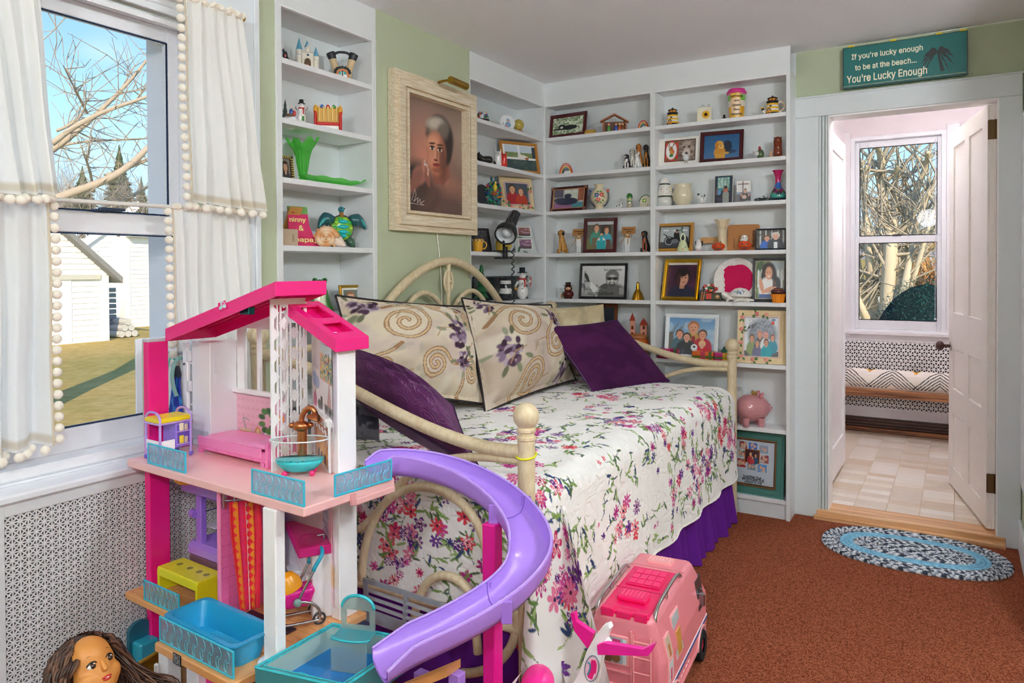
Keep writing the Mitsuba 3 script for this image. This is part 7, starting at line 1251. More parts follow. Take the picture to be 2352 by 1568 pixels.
# PILLOWS
def pillow(label,name,px,p0,nrm,thick,paint,mat,pipe=None,N=110,flange=0,bump=None,pts=None):
 n=np.asarray(nrm,float);n/=np.linalg.norm(n);c=[np.asarray(onpl(a,b,p0,n))for a,b in px]if pts is None else[np.asarray(q,float)for q in pts]
 u,v=np.meshgrid(np.linspace(0,1,N),np.linspace(0,1,N));base=((1-u)*(1-v))[...,None]*c[3]+(u*(1-v))[...,None]*c[2]+(u*v)[...,None]*c[1]+((1-u)*v)[...,None]*c[0]
 fu,fv=1-np.abs(2*u-1),1-np.abs(2*v-1);f=flange;e=lambda x:np.clip((x-f)/(1-f),0,1);prof=(1-(1-e(fu))**2.6)**.62*(1-(1-e(fv))**2.6)**.62
 ctr=sum(c)/4;pull=(1-.05*(4*u*(1-u)*(1-e(fv))+4*v*(1-v)*(1-e(fu))))[...,None];base=ctr+(base-ctr)*pull
 nz=(meshkit.fbm(np.stack([u*4,v*4,u*0+sum(map(ord,label))%50],-1),3)-.5)*.12*thick;col=paint.c[np.clip((v*paint.c.shape[0]).astype(int),0,paint.c.shape[0]-1),np.clip((u*paint.c.shape[1]).astype(int),0,paint.c.shape[1]-1)]
 k=thing(name,label,'pillow');bm=bump(u,v)if bump is not None else 0
 F=base+n*(prof*thick*.5+nz*prof+bm*prof)[...,None];B_=base-n*(prof*thick*.5)[...,None];g1=grid(*[F[...,i]for i in range(3)]);g2=grid(*[B_[...,i]for i in range(3)])
 part(k,'cover',(trimesh.Trimesh(np.vstack([g1.vertices,g2.vertices]),np.vstack([g1.faces,g2.faces[:,::-1]+len(g1.vertices)]),process=False),np.vstack([col.reshape(-1,3)]*2)),mat,None,True)
 if pipe:ring=np.concatenate([base[0,:],base[1:,-1],base[-1,-2::-1],base[-2:0:-1,0]])[::2];part(k,'piping',tube(ring,.0045,7,True),'m_satin',pipe,True)
 return k
def sham_paint(seed,sp,fl):
 P=Paint(480,400,'d9cbb4',1.2,1.);r=np.random.default_rng(seed);P.noise('bfae9c',3,.42,.58,seed).noise('c9b6ae',5,.5,.62,seed+1,.8).noise('e2d8c6',4,.5,.65,seed+2,.8).noise('a9a494',6,.6,.68,seed+3,.7)
 for x,y,R_,d,a0 in sp:
  th=np.linspace(0,4.2*math.pi,120);rr=R_*(.10+.9*th/th[-1]);pts=np.stack([x+d*rr*np.cos(th+a0),y+rr*np.sin(th+a0)],1);tan=pts[-1]-pts[-2];tan/=np.linalg.norm(tan);tail=[pts[-1]+tan*R_*q+np.array([0,-d*.4*R_*q*q])for q in(.4,.8,1.3)]
  P.line([tuple(q)for q in pts]+[tuple(q)for q in tail],.034,'9a7452',.95);P.line([tuple(q)for q in pts]+[tuple(q)for q in tail[:2]],.016,'d3b994',.9)
 for x,y,s in fl:
  for i in range(26):a,d=r.uniform(0,6.28),s*r.uniform(0,1)**.5;P.ell(x+d*.7*math.cos(a),y+d*math.sin(a),s*.28,s*.17,['4a3448','6a4f68','85708a','b3a0ae','3a2838'][i%5],r.uniform(0,3),.2)
  for i in range(6):a=r.uniform(0,6.28);P.ell(x+s*1.3*math.cos(a),y+s*1.4*math.sin(a),s*.34,s*.15,['7f8468','9a9c84','676a52'][i%3],a,.2)
 for i in range(6):x,y=r.uniform(0,1.2),r.uniform(0,1);P.line([(x,y),(x+.05,y+.09),(x+.16,y+.11)],.012,'b08e6a',.8)
 return P
pillow('large floral scroll sham with dark piping at the left of the bed back','sham_pillow',[(770,678),(1082,704),(1112,928),(806,905)],(.36,-1.5,.68),(.40,-.05,.25),.30,sham_paint(3,[(.36,.60,.20,1,.5),(.60,.22,.13,-1,2.),(1.04,.74,.12,1,1.),(1.0,.2,.11,1,3.),(.16,.2,.1,-1,1.),(.66,.86,.1,1,4.)],[(.82,.52,.14),(.88,.28,.09),(.14,.86,.11),(.95,.92,.08),(.4,.93,.08)]),'m_cloth','1f1a1f',N=190,flange=.09)
pillow('large floral scroll sham with dark piping in the middle of the bed back','sham_pillow',[(1060,684),(1266,700),(1322,872),(1114,948)],(.42,-1.0,.68),(.40,.0,.25),.30,sham_paint(8,[(.40,.66,.20,1,1.2),(.74,.38,.16,-1,.4),(.46,.12,.15,1,2.2),(1.06,.3,.1,-1,1.),(1.05,.85,.1,1,2.)],[(.86,.66,.14),(.22,.40,.13),(.92,.12,.09),(.15,.9,.08)]),'m_cloth','1f1a1f',N=190,flange=.09)
bp=Paint(100,80,'cbb994',1.2,1.);bp.noise('b8a888',5,.48,.58,4).noise('d8caa8',7,.52,.6,9)
pillow('beige damask pillow behind the plum one at the far end of the bed','damask_pillow',[(1236,706),(1386,698),(1408,860),(1262,866)],(.42,-.26,.70),(.55,-.75,.3),.14,bp,'m_satin',N=60)
def emboss(sc):
 def f(u,v):a,b=(u*sc)%1-.5,(v*sc*.8)%1-.5;d=np.hypot(a,b);dm=np.abs(a)+np.abs(b);return.0022*(np.sin(d*42)*(d<.40)+np.sin(dm*44)*(d>=.40))
 return f
pb1=Paint(60,60,'3a173a',1.,1.);pb1.noise('471d46',6,.4,.6,2)
pillow('dark plum cushion propped at an angle at the far end of the bed','plum_cushion',[(1254,752),(1417,735),(1538,876),(1362,902)],(.60,-.60,.672),(.78,-.31,.5),.17,pb1,'m_cloth','3a1646',N=150,bump=lambda u,v:.0012*np.sin(u*90)*np.sin(v*90))
pb2=Paint(60,60,'491a48',1.,1.);pb2.noise('582456',5,.4,.6,6)
pillow('large shiny plum embossed pillow leaning on the near bed arm','plum_pillow',[(790,800),(1040,930),(1102,1078),(800,905)],(.6,-2.02,.85),(.25,-.55,.8),.26,pb2,'m_satin','2c0f36',N=190,bump=emboss(5))
pb3=Paint(60,40,'6a6a72',1.,1.);pb3.noise('3c3c46',5,.5,.56,3)
pillow('grey patterned pillow lying under the shiny plum pillow behind the toy house','grey_pillow',[(800,920),(868,935),(872,1012),(800,1010)],(.45,-1.98,.76),(.3,-.9,.25),.10,pb3,'m_cloth',N=40)
# DOLL HOUSE   frame: w to the right, v to the back, z up
ha=math.radians(3.5);HM=np.eye(4);HM[:3,0]=[math.cos(ha),-math.sin(ha),0];HM[:3,1]=[math.sin(ha),math.cos(ha),0];HM[:3,3]=[.887,-2.715,0];HI=np.linalg.inv(HM)
def hh(px,py,ax,val):
 n=HM[:3,ax];p0=HM[:3,3]+n*val if ax<2 else np.array([0,0,val]);q=onpl(px,py,p0,n);return(HI@np.r_[q,1])[:3]
def hx_(p,nm,mesh,col='f0f0f2',mat='m_plastic',smooth=False,label=None,kind=None):return part(p,nm,xf(mesh,HM),mat,col,smooth,label=label,kind=kind)
def hb(p,nm,w0,w1,v0,v1,z0,z1,col='f0f0f2',mat='m_plastic',b=.002,label=None):return hx_(p,nm,box(w0,w1,v0,v1,z0,z1,b),col,mat,label=label)
PK,MG,OR,WH,PU,TE,SL='e9177e','d1107a','d99a5e','eff0f2','a077d6','1fa3c4','eab6b4'
H=thing('doll_house','tall open pink and white toy doll house with slide, standing before the bed','doll house')
Z2,Z3,ZR=.37,.747,1.09
hb(H,'upper_floor',-.75,0,0,.285,Z3-.022,Z3,SL,b=.003,label='pale pink top floor slab')
hb(H,'middle_floor',-.77,-.118,0,.30,Z2-.02,Z2,OR,b=.003,label='tan plastic middle floor');hb(H,'balcony_floor',-.428,-.112,-.105,.0,Z2-.022,Z2,OR,b=.003)
for i in range(12):hb(H,'floor_groove',-.77+.006,-.12,.012+i*.024,.013+i*.024,Z2-.001,Z2+.0004,'b87a44',b=0)
hb(H,'lower_floor',-.77,.0,0,.30,.0,.02,MG)
hx_(H,'leaf_hinge',MB().bx(.0,.005,.135,.15,Z3-.03,Z3-.004,'d99a9a').bx(-.02,.001,.15,.285,Z3-.036,Z3-.02,'e6b0ae',.002),None)
for z0,z1 in((.02,Z2-.02),(Z2,Z3-.022),(Z3,1.072)):hb(H,'pink_column',-.760,-.733,.055,.115,z0,z1,PK,b=.002)
hb(H,'column_trim',-.764,-.758,.054,.116,.80,1.075,'d9d9de','m_metal',.001,'silvery edge of the pink column');hb(H,'column_cap',-.763,-.731,.053,.117,1.068,1.078,'c9c9d0','m_gloss')
for z in(.275,.235):hb(H,'latch',-.758,-.752,.053,.056,z,z+.022,'b9a9b0','m_metal',.001)
a=hh(430,1230,1,.23);hb(H,'pink_column',a[0]-.012,a[0]+.012,.22,.245,Z2,Z3-.022,PK);hb(H,'white_column',-.142,-.094,-.004,.024,Z2,Z3-.022,WH,b=.003);hx_(H,'column_foot',lathe([(0,Z2),(.035,Z2),(.033,Z2+.004),(0,Z2+.004)],20),WH);HM2=None
scene[[k for k in scene if k.startswith(H+'__column_foot')][0]]['to_world']=T().translate((HM[:3,:3]@[-.118,.004,0]).tolist())
hb(H,'lower_cabinet',-.425,-.385,-.098,-.06,.02,Z2-.022,'e3e4e8',b=.003);hb(H,'cabinet_handle',-.428,-.418,-.108,-.098,Z2-.11,Z2-.05,'f0f0f2',b=.003);hb(H,'lower_cabinet',-.318,-.27,-.09,-.05,.02,Z2-.022,'dfe0e6',b=.003);hb(H,'brown_panel',-.385,-.318,-.06,-.05,.02,Z2-.022,'6a4620');hb(H,'magenta_panel',-.27,-.12,-.07,-.06,.02,Z2-.022,MG)
P=Paint(40,50,'15161a',1,1);r=np.random.default_rng(1)
for i in range(6):
 for j in range(4):P.rect(.1+.2*j,.1+.14*i,.1+.2*j+r.uniform(.06,.15),.17+.14*i,'e8e8ea')
a_,b__=P.sheet(.034,.026);hx_(H,'sticker',(xf(a_,mat4((-.345,-.1056,Z2-.024))),b__),None,'m_matte',label='black sticker with white print')
def rail(w0,w1,v0,v1,z,h,n):
 L=math.hypot(w1-w0,v1-v0);an=math.degrees(math.atan2(v1-v0,w1-w0));M=HM@mat4((w0,v0,z),an);k=part(H,'balcony_rail',xf(box(.003,L-.003,-.0008,.0008,.003,h-.003),M),'m_blueclear',None,label='translucent blue rail embossed with half circles')
 fr=MB()
 for q in((0,L,0,.005),(0,L,h-.004,h),(0,.004,0,h),(L-.004,L,0,h)):fr.add(box(q[0],q[1],-.0025,.0025,q[2],q[3],.001))
 part(k,'rim',xf(fr.mesh()[0],M),'m_plastic','35b4d0');e=MB();t=np.linspace(-math.pi/2,math.pi/2,9);s_=(L-.02)/n
 for i in range(n):
  x=.012+(i+.45)*s_;R_=h*.22
  e.add(tube(np.stack([x+R_*.8*np.cos(t),0*t-.001,h*.68+R_*np.sin(t)],1),.0009,4)).add(tube(np.stack([x-R_*.8*np.cos(t)*.9,0*t-.001,h*.33+R_*np.sin(t)],1),.0009,4)).tb([[x,-.001,h*.1],[x,-.001,h*.5]],.0008,'ffffff',4)
 part(k,'embossing',xf(e.mesh()[0],M),'m_plastic','4fbcd4');return k
rail(-.657,-.475,.010,.010,Z3,.056,7);rail(-.192,-.003,.005,.005,Z3,.058,7);rail(-.003,.006,.090,.268,Z3,.052,7);rail(-.677,-.506,.006,.006,Z2,.056,7);rail(-.425,-.126,-.092,-.092,Z2,.062,9)
def tray(nm,w0,z0,w1,z1,v0,v1,th,top=True):
 pl=lambda d0,d1,va,vb:quadbox([[w0,va,z0-d1],[w0,va,z0-d0],[w0,vb,z0-d1],[w0,vb,z0-d0],[w1,va,z1-d1],[w1,va,z1-d0],[w1,vb,z1-d1],[w1,vb,z1-d0]])
 k=hx_(H,nm,pl(0,.006,v0,v1)if top else pl(th*.75,th*.85,v0,v1),PK);dz=th
 for va,vb in((v0,v0+.004),(v1-.004,v1)):hx_(H,'fascia',pl(0,dz,va,vb),PK)
 for w,z in((w0,z0),(w1,z1)):hb(H,'fascia',w-.002,w+.002,v0,v1,z-dz,z+.0005,PK,b=.001)
 return k,pl
k,pl=tray('main_roof',-.722,1.104,-.224,1.242,.100,.262,.036)
for i in range(5):hx_(k,'rib',pl(.006,.012,.12+i*.028,.124+i*.028),'c40f60')
hb(k,'clip',-.40,-.36,.12,.14,1.155,1.175,'2a6a6a','m_metal',.002)
P=Paint(30,30,'e9177e',1,1);P.flower(.5,.5,.5,'b9dfe4',3,.5,'e88ab8').ell(.62,.7,.25,.2,'d8c8e0').ell(.62,.7,.14,.1,'e9177e');a_,b__=P.sheet(.036,.022);pa=hh(512,706,1,.098);hx_(k,'sticker',(xf(a_,mat4((pa[0]-.018,.0985,pa[2]-.011),0,0,-15.5)),b__),None,'m_gloss',label='pale butterfly sticker')
k,pl=tray('side_roof',-.312,1.184,-.118,1.096,.200,.312,.032,False)
for va,vb in((.200,.222),(.290,.312)):hx_(k,'border',pl(0,.005,va,vb),PK)
def sq(f0,f1,va,vb,d0,d1):
 A,B_=[np.array([-.312+(.194)*f,0,1.184-.088*f])for f in(f0,f1)];return quadbox([[A[0],va,A[2]-d1],[A[0],va,A[2]-d0],[A[0],vb,A[2]-d1],[A[0],vb,A[2]-d0],[B_[0],va,B_[2]-d1],[B_[0],va,B_[2]-d0],[B_[0],vb,B_[2]-d1],[B_[0],vb,B_[2]-d0]])
for f0,f1 in((0,.10),(.46,.56),(.84,1)):hx_(k,'border',sq(f0,f1,.222,.290,0,.005),PK)
for f0,f1 in((.24,.38),(.62,.76)):hx_(k,'light_square',sq(f0,f1,.235,.268,.0225,.024),'eceef0')
lw,lv0,lv1,lz0,lz1=-.308,.146,.262,Z3,1.196;sc=shapely.union_all([sbox(lv0,lz0,lv1,lz1).difference(sbox(lv0+.010,lz0+.012,lv1-.010,lz1-.016))])
ps_=[sc];pv,pz_=.0320,.0560
for i in range(-1,5):
 for j in range(-1,10):
  y,z=lv0+.010+i*pv,lz0+.02+j*pz_+(pz_/2 if i%2 else 0);ps_.append(Polygon([(y-.0165,z),(y,z+.0165),(y+.0165,z),(y,z-.0165)]));ps_.append(sbox(y-.0022,z-pz_*.5,y+.0022,z+pz_*.5))if False else None
  for d in(-.0105,.0105):ps_.append(sbox(y+d-.0018,z-pz_*.55,y+d+.0018,z+pz_*.55))
sc=shapely.union_all([q.intersection(sbox(lv0,lz0,lv1,lz1))for q in ps_ if q is not None]);e=extr(sc,.005);hx_(H,'lattice_screen',trimesh.Trimesh(np.stack([lw+e.vertices[:,2],e.vertices[:,0],e.vertices[:,1]],1),e.faces,process=False),WH,label='white lattice screen of diamonds')
bv=.29;q0,q1,q2,q3=hh(503,900,1,bv),hh(545,900,1,bv),hh(560,800,1,bv),hh(655,900,1,bv)
hb(H,'wall_post',q0[0],q1[0],.20,bv,Z3,1.06,'e9eaee')
zt,zb=hh(590,755,1,bv)[2],hh(590,898,1,bv)[2];bw_=MB()
for w0,w1,z0,z1 in((q1[0],q3[0],zt,zt+.05),(q1[0],q3[0],Z3,zb),(q1[0],q2[0],zb,zt),(hh(592,800,1,bv)[0]-.006,hh(592,800,1,bv)[0]+.006,zb,zt),(q3[0]-.01,q3[0],zb,zt)):bw_.add(box(w0,w1,bv,bv+.012,z0,z1,.001))
hx_(H,'back_wall',bw_.mesh()[0]);hb(H,'window_ledge',q1[0],q3[0],bv-.02,bv,zb-.008,zb+.004)
P=Paint(90,50,'e2aebc',1,1)
for i in range(10):
 for j in range(6):P.poly([(i*.1,j*.17),(i*.1+.05,j*.17+.09),(i*.1+.1,j*.17)],'d69cae',.7)
P.rect(.06,.08,.34,.14,'3a3030').rect(.07,.14,.32,.2,'c85a3a').rect(.09,.2,.3,.26,'e0c0a0').line([(.2,.26),(.14,.5),(.28,.45)],.02,'8a8a8a').ell(.45,.22,.06,.12,'c98a3a').ell(.45,.22,.035,.08,'e8c8a0').rect(.58,.06,.72,.24,'f0e8ea')
for i in range(9):a=i*.7;P.ell(.65+.12*math.cos(a),.5+.22*math.sin(a),.07,.06,['2f5a2c','4a7a3a'][i%2],a)
P.rect(.82,.1,.96,.4,'e0307a').rect(.84,.55,.98,.66,'e8902a');w_=q3[0]-q1[0];a_,b__=P.sheet(w_,zb-Z3-.03);hx_(H,'headboard_print',(xf(a_,mat4((q1[0],bv-.002,Z3+.015))),b__),None)
wv=.235;c0,c1,c2,c3=[hh(x,880,1,wv)[0]for x in(380,440,462,503)]
cb_=thing('toy_wardrobe','white open toy wardrobe with rail and shelves in the doll house top floor','wardrobe')
hb(cb_,'back_panel',c0,c2,wv+.03,wv+.036,Z3,1.055,'e6e7ec');hb(cb_,'side_panel',c0-.006,c0,.14,wv+.036,Z3,1.06,'f0f0f4');hb(cb_,'door',c2-.025,c2,wv-.045,wv-.035,Z3,1.055,'f2f2f4');hb(cb_,'shelf_back',c2,c3,wv+.02,wv+.026,Z3,1.05,'f4f4f6')
for i,z in enumerate((.80,.865,.93,.99)):hb(cb_,'shelf',c2-.004,c3,wv-.035,wv+.02,z,z+.004,'f6f6f8',b=.001)
hb(cb_,'drawer',c2+.01,c3,wv-.04,wv-.02,Z3+.02,Z3+.05,'b9bcc6','m_gloss');hx_(cb_,'rail',tube([[c0,wv-.02,1.012],[c2-.02,wv-.02,1.018]],.004,8),'a9a9b0','m_metal',True)
for z in(.86,.99):hx_(cb_,'knob',ell((c2-.013,wv-.047,z),(.004,)*3,1),'7a7a80','m_metal',True)
for z in(.84,.93,1.02):hb(cb_,'hinge_plate',c2-.004,c2+.012,wv-.047,wv-.036,z-.022,z+.010,'d9dae0')
hk,dk=hh(395,820,1,wv-.02),hh(422,830,1,wv-.03)
k=thing('toy_hanger','mint green toy coat hanger hanging in the toy wardrobe','hanger');hx_(k,'hanger',tube(spl([[hk[0]+.012,hk[1],hk[2]-.015],[hk[0]+.01,hk[1],hk[2]-.003],[hk[0]-.006,hk[1],hk[2]],[hk[0]-.025,hk[1]-.004,hk[2]-.06],[hk[0]-.03,hk[1]-.005,hk[2]-.15]],20),.004,7),'7fd0bc','m_plastic',True)
k=thing('toy_dress','blue printed toy dress on a mint hanger in the toy wardrobe','dress');n=24;U2,V2=np.meshgrid(np.linspace(-1,1,n),np.linspace(0,1,30));wd_=np.interp(V2,[0,.12,.25,1],[.010,.026,.020,.050]);X=dk[0]+U2*wd_-.012*V2;Yq=dk[1]-.02-.012*np.cos(U2*1.5)-.004*np.sin(U2*9)*V2;Zq=dk[2]-.01-.185*V2
cd_=np.where((meshkit.fbm(np.stack([U2*4,V2*7,U2*0],-1),2)>.58)[...,None],lin('2a7ac0'),lin('1a2f9a'));cd_[V2<.2]=lin('1c2030');hx_(k,'skirt',(grid(X,Yq,Zq),cd_.reshape(-1,3)),None,'m_satin',True);hx_(k,'hanger',MB().tb(spl([[dk[0]+.012,dk[1]-.03,dk[2]-.10],[dk[0]+.002,dk[1]-.036,dk[2]-.02],[dk[0],dk[1]-.02,dk[2]+.008],[dk[0]-.006,dk[1]-.0,dk[2]+.012]],12),.006,'8fc4bc',7),None,'m_plastic',True)
B_=thing('toy_bed','pink plastic toy bed with moulded bedspread on the top floor of the doll house','toy bed');P=None
hx_(B_,'base',box(-.655,-.335,.156,.275,Z3+.010,Z3+.040,.004),'e87ab4');m=MB();n=40;U2,V2=np.meshgrid(np.linspace(-.65,-.345,n),np.linspace(.152,.272,20));hx_(B_,'bedspread',grid(U2,V2,Z3+.052+.004*np.sin((U2+.6)*8)-.006*np.abs((V2-.21)/.06)**4-.014*np.clip((-.63-U2)/.02,0,1)),'ef86bc','m_plastic',True)
hx_(B_,'bedspread_side',box(-.652,-.36,.152,.158,Z3+.022,Z3+.050,.002),'ee84ba');hx_(B_,'pillow_fold',box(-.42,-.350,.158,.27,Z3+.045,Z3+.058,.006),'f090c4');hb(B_,'footboard',-.341,-.331,.150,.278,Z3,Z3+.068,'ea7ab2',b=.003)
for w in(-.648,-.36):
 for v in(.16,.262):hb(B_,'leg',w-.008,w+.008,v-.004,v+.006,Z3,Z3+.012,'e87ab4',b=.001)
for i in range(5):hb(B_,'panel_line',-.62+i*.055,-.619+i*.055,.1555,.157,Z3+.012,Z3+.038,'d06aa0',b=0)
Tt=thing('toy_trolley','lilac toy trolley with a yellow tray, beside the pink column','toy trolley');tw0,tw1,tv0,tv1=-.712,-.640,.035,.125
c_='b79be0';zt=Z3+.115
for v in(tv0,tv1):
 t=np.linspace(0,math.pi,9);hx_(Tt,'frame',tube(np.vstack([[[tw0,v,Z3+.012]],np.stack([(tw0+tw1)/2-(tw1-tw0)/2*np.cos(t),t*0+v,zt+.018*np.sin(t)],1),[[tw1,v,Z3+.012]]]),.0036,7),c_,'m_plastic',True)
hb(Tt,'tray',tw0-.002,tw1+.002,tv0-.004,tv1+.004,zt-.012,zt+.002,'e8d21e',b=.003,label='yellow tray');hb(Tt,'tray_lip',tw0-.004,tw1+.004,tv0-.006,tv1+.006,zt-.016,zt-.011,c_)
hb(Tt,'cabinet',tw0+.006,tw1,tv0+.045,tv1,Z3+.03,zt-.016,'8f74d0',b=.002);hb(Tt,'cabinet_opening',tw1-.001,tw1+.001,tv0+.050,tv1-.005,Z3+.035,zt-.022,'5a48a8',b=0)
for z,c in((.075,'e8e0c8'),(.04,'e6d23a')):hb(Tt,'shelf',tw1-.004,tw1+.003,tv0+.048,tv1-.003,Z3+z-.004,Z3+z,c_);hb(Tt,'jar',tw1-.001,tw1+.004,tv0+.055,tv0+.068,Z3+z,Z3+z+.022,c);hb(Tt,'jar',tw1-.001,tw1+.004,tv0+.070,tv0+.08,Z3+z,Z3+z+.018,'c9b8a0')
hx_(Tt,'basket',MB().bx(tw0,tw1,tv0,tv0+.042,Z3+.028,Z3+.031,'f0f0f2').bx(tw0,tw1,tv0-.001,tv0+.001,Z3+.03,Z3+.055,'f0f0f2').bx(tw1-.001,tw1+.001,tv0,tv0+.042,Z3+.03,Z3+.055,'f0f0f2'),None)
for w in(tw0,tw1):
 for v in(tv0,tv1):hx_(Tt,'wheel',ell((w,v,Z3+.007),(.003,.007,.007),2),'6a5ac0','m_plastic',True)
A0=np.array([-.168,.227]);dA=np.array([-.864,.504]);nA_=np.array([-.504,-.864])
WMx=HM@np.array([[-dA[0],-nA_[0],0,A0[0]],[-dA[1],-nA_[1],0,A0[1]],[0,0,1,0],[0,0,0,1.]])
def wp(px,py):q=onpl(px,py,WMx[:3,3],WMx[:3,1]);return(np.linalg.inv(WMx)@np.r_[q,1])[[0,2]]
def wx(nm,mesh,col='f0f0f2',mat='m_plastic',par=None,smooth=False,label=None):return part(par or H,nm,xf(mesh,WMx),mat,col,smooth,label=label)
for z0,z1 in((Z2,Z3-.022),(Z3,ZR)):
 hb(H,'end_wall',-.170,-.138,.224,.286,z0,z1,WH,b=.002);wx('wing_wall',box(-.29,0,.001,.012,z0,z1),'e9e6ea')
def wprint(nm,x0,x1,y0,y1,P,off=.002,lab=None):
 a,b=wp(x0,y1),wp(x1,y0);w=abs(b[0]-a[0]);h=abs(b[1]-a[1]);a_,b__=P.sheet(w,h);return part(H,nm,(xf(xf(a_,mat4((min(a[0],b[0]),-off,min(a[1],b[1])))),WMx),b__),'m_gloss',label=lab)
P=Paint(60,60,'d9cfd8',1,1);[P.rect(.02+i*.1,0,.06+i*.1,1,'c3b6c4')for i in range(10)];wprint('striped_wallpaper',718,766,790,945,P,.0015)
P=Paint(50,70,'b9a884',1,1);r=np.random.default_rng(3);P.rect(0,.75,1,1,'b4c0cc')
for i in range(90):P.ell(r.uniform(0,1),r.uniform(0,.78),.05,.04,['3a6a5a','c85a3a','2f4a7a','d8b84a','5a9aa0','1c1c24','d99a8a','4a7a3a'][i%8],r.uniform(0,3))
P.rect(.7,.1,.76,.8,'1a1a1e').rect(0,0,1,.03,'d898a8').rect(0,0,.03,1,'d898a8');wprint('painting_print',738,765,800,868,P,.004,'colourful printed painting')
P=Paint(60,40,'ddd6dc',1,1);P.ell(.13,.2,.09,.22,'c85a94').ell(.1,.7,.12,.18,'7f94c4').ell(.26,.66,.1,.15,'93a4cc').line([(.14,.4),(.2,.55)],.02,'5a7a4a').rect(.42,.1,.52,.4,'23242a').ell(.36,.18,.09,.12,'3a3a40').rect(.62,.08,.98,.3,'6a6a70').ell(.7,.18,.06,.08,'23242a').ell(.88,.18,.06,.08,'23242a').poly([(.74,.3),(.84,.9),(.94,.3)],'b98a90').rect(0,0,1,.06,'f4f4f6');wprint('mantel_print',722,766,868,930,P,.003)
m0=wp(745,950);wx('mantel_shelf',box(-.24,-.004,-.016,0,m0[1]-.006,m0[1]+.004,.002),'f4f4f6');f0,f1=wp(722,1047),wp(763,985)
for x0,x1 in((-.22,f0[0]),(f1[0],-.004)):wx('mantel_side',box(x0,x1,-.009,0,Z3,m0[1]-.006,.002),'f2f2f4')
wx('mantel_front',box(-.22,-.004,-.010,0,f1[1],m0[1]-.006,.002),'f2f2f4');wx('hearth',box(-.22,-.004,-.013,0,Z3,f0[1],.002),'f2f2f4')
e=MB()
for i in range(9):
 for j in range(2):e.add(xf(box(-.008,.008,-.0115,-.009,-.0012,.0012),mat4((-.20+i*.022,0,m0[1]-.020-j*.018),0,0,45 if(i+j)%2 else-45)))
wx('embossing',e.mesh()[0],'f6f6f8');P=Paint(60,70,'2a1a14',1,1);P.ell(.55,.45,.5,.55,'8a3410',0,.6).ell(.55,.42,.36,.4,'d8701a',0,.6).ell(.55,.36,.22,.26,'f4b83a',0,.6).ell(.3,.3,.08,.12,'f0a030',0,.5).ell(.8,.3,.08,.12,'f0a030',0,.5)
for x in(.2,.38,.52,.68,.85):P.ell(x,.22,.06,.13,'2a140c')
r=np.random.default_rng(2)
for i in range(40):P.ell(r.uniform(.05,.95),r.uniform(.02,.14),.035,.03,['cfe4e2','8ab4b8','e6c04a','3a4a4a'][i%4])
a_,b__=P.sheet(f1[0]-f0[0]+.03,f1[1]-f0[1]+.006);part(H,'fire_print',(xf(xf(a_,mat4((f0[0]-.02,-.003,f0[1]-.002))),WMx),b__),'m_gloss',label='printed log fire')
P=Paint(90,70,'9aa8c0',1,1);r=np.random.default_rng(6)
for j in range(22):
 x=0
 while x<1:L_=r.uniform(.08,.25);P.rect(x,j/22,x+L_-.01,(j+.8)/22,['8294b4','a9b4c8','6f84a8','c0c8d8','93a0b8'][int(r.integers(5))]);x+=L_
P.poly([(.05,.12),(.3,.12),(.34,.5),(.02,.5)],'d8286e')
for a in(-.9,-.45,0,.4,.8):P.ell(.17+.16*math.sin(a),.68+.1*math.cos(a),.035,.17,'4a5a3a',-a)
P.rect(.47,.18,.56,.34,'d9883a').line([(.5,.34),(.46,.7)],.02,'b0783a').line([(.53,.34),(.58,.7)],.02,'b0783a').ell(.72,.14,.1,.1,'c81e68').ell(.66,.08,.07,.06,'c81e68').ell(.8,.08,.07,.06,'c81e68').rect(.88,.0,1,1,'e2b4c0').rect(.91,.2,1,.42,'c9902a');wprint('tile_print',699,766,1172,1252,P,.002,'blue mosaic tile print with a potted plant')
cz=wp(768,1259)[1];bs=xf(lathe([(.046,0),(.040,-.004),(.03,-.014),(0,-.018)],24),mat4((-.06,-.045,cz+.0015),s=(1,.62,1)))
wx('vanity_counter',box(-.235,-.004,-.085,0,cz-.024,cz,.003),'d4257f',label='magenta wash counter');wx('basin',bs,'b81a6a',smooth=True);wx('tap',MB().tb([[-.05,-.012,cz],[-.05,-.012,cz+.014],[-.05,-.03,cz+.012]],.003,'b9bcc4',7),None,'m_metal',smooth=True);wx('vanity_base',box(-.19,-.01,-.05,0,Z2,cz-.024,.002),'eeeef2')
for z in(Z2+.05,Z2+.105):wx('towel_shelf',box(-.195,-.006,-.066,-.05,z,z+.005,.002),'f2f2f6')
wx('towel_knob',ell((-.05,-.066,Z2+.068),(.012,.012,.012),2),'e0247e',smooth=True)
k=thing('toy_toilet','white toy toilet beside the wash counter','toilet');part(k,'bowl',xf(lathe([(.02,0),(.018,.03),(.034,.055),(.036,.062),(0,.064)],22),WMx@mat4((-.225,-.05,Z2))),'m_gloss','ebebef',True);part(k,'tank',xf(box(-.25,-.20,-.022,-.004,Z2+.05,Z2+.10,.004),WMx),'m_gloss','ebebef')
hb(H,'shower_wall',-.392,-.384,.048,.20,Z2,Z3-.022,'e46aa8',b=.002,label='pink tiled shower wall');hb(H,'shower_edge',-.394,-.381,.043,.050,Z2,Z3-.022,'ee86b4',b=.002);tg=MB()
for i in range(12):tg.add(box(-.3842,-.3834,.05,.2,Z2+.025+i*.028,Z2+.0256+i*.028))
for i in range(6):tg.add(box(-.3842,-.3834,.072+i*.024,.0726+i*.024,Z2,Z3-.022))
hx_(H,'tile_joint',tg.mesh()[0],'c8508e');hb(H,'shower_back',-.60,-.20,.288,.294,Z2,Z3-.022,'e9e2e8');hb(H,'shower_hinge',-.386,-.374,.196,.206,Z2,Z3-.03,'f0f0f4')
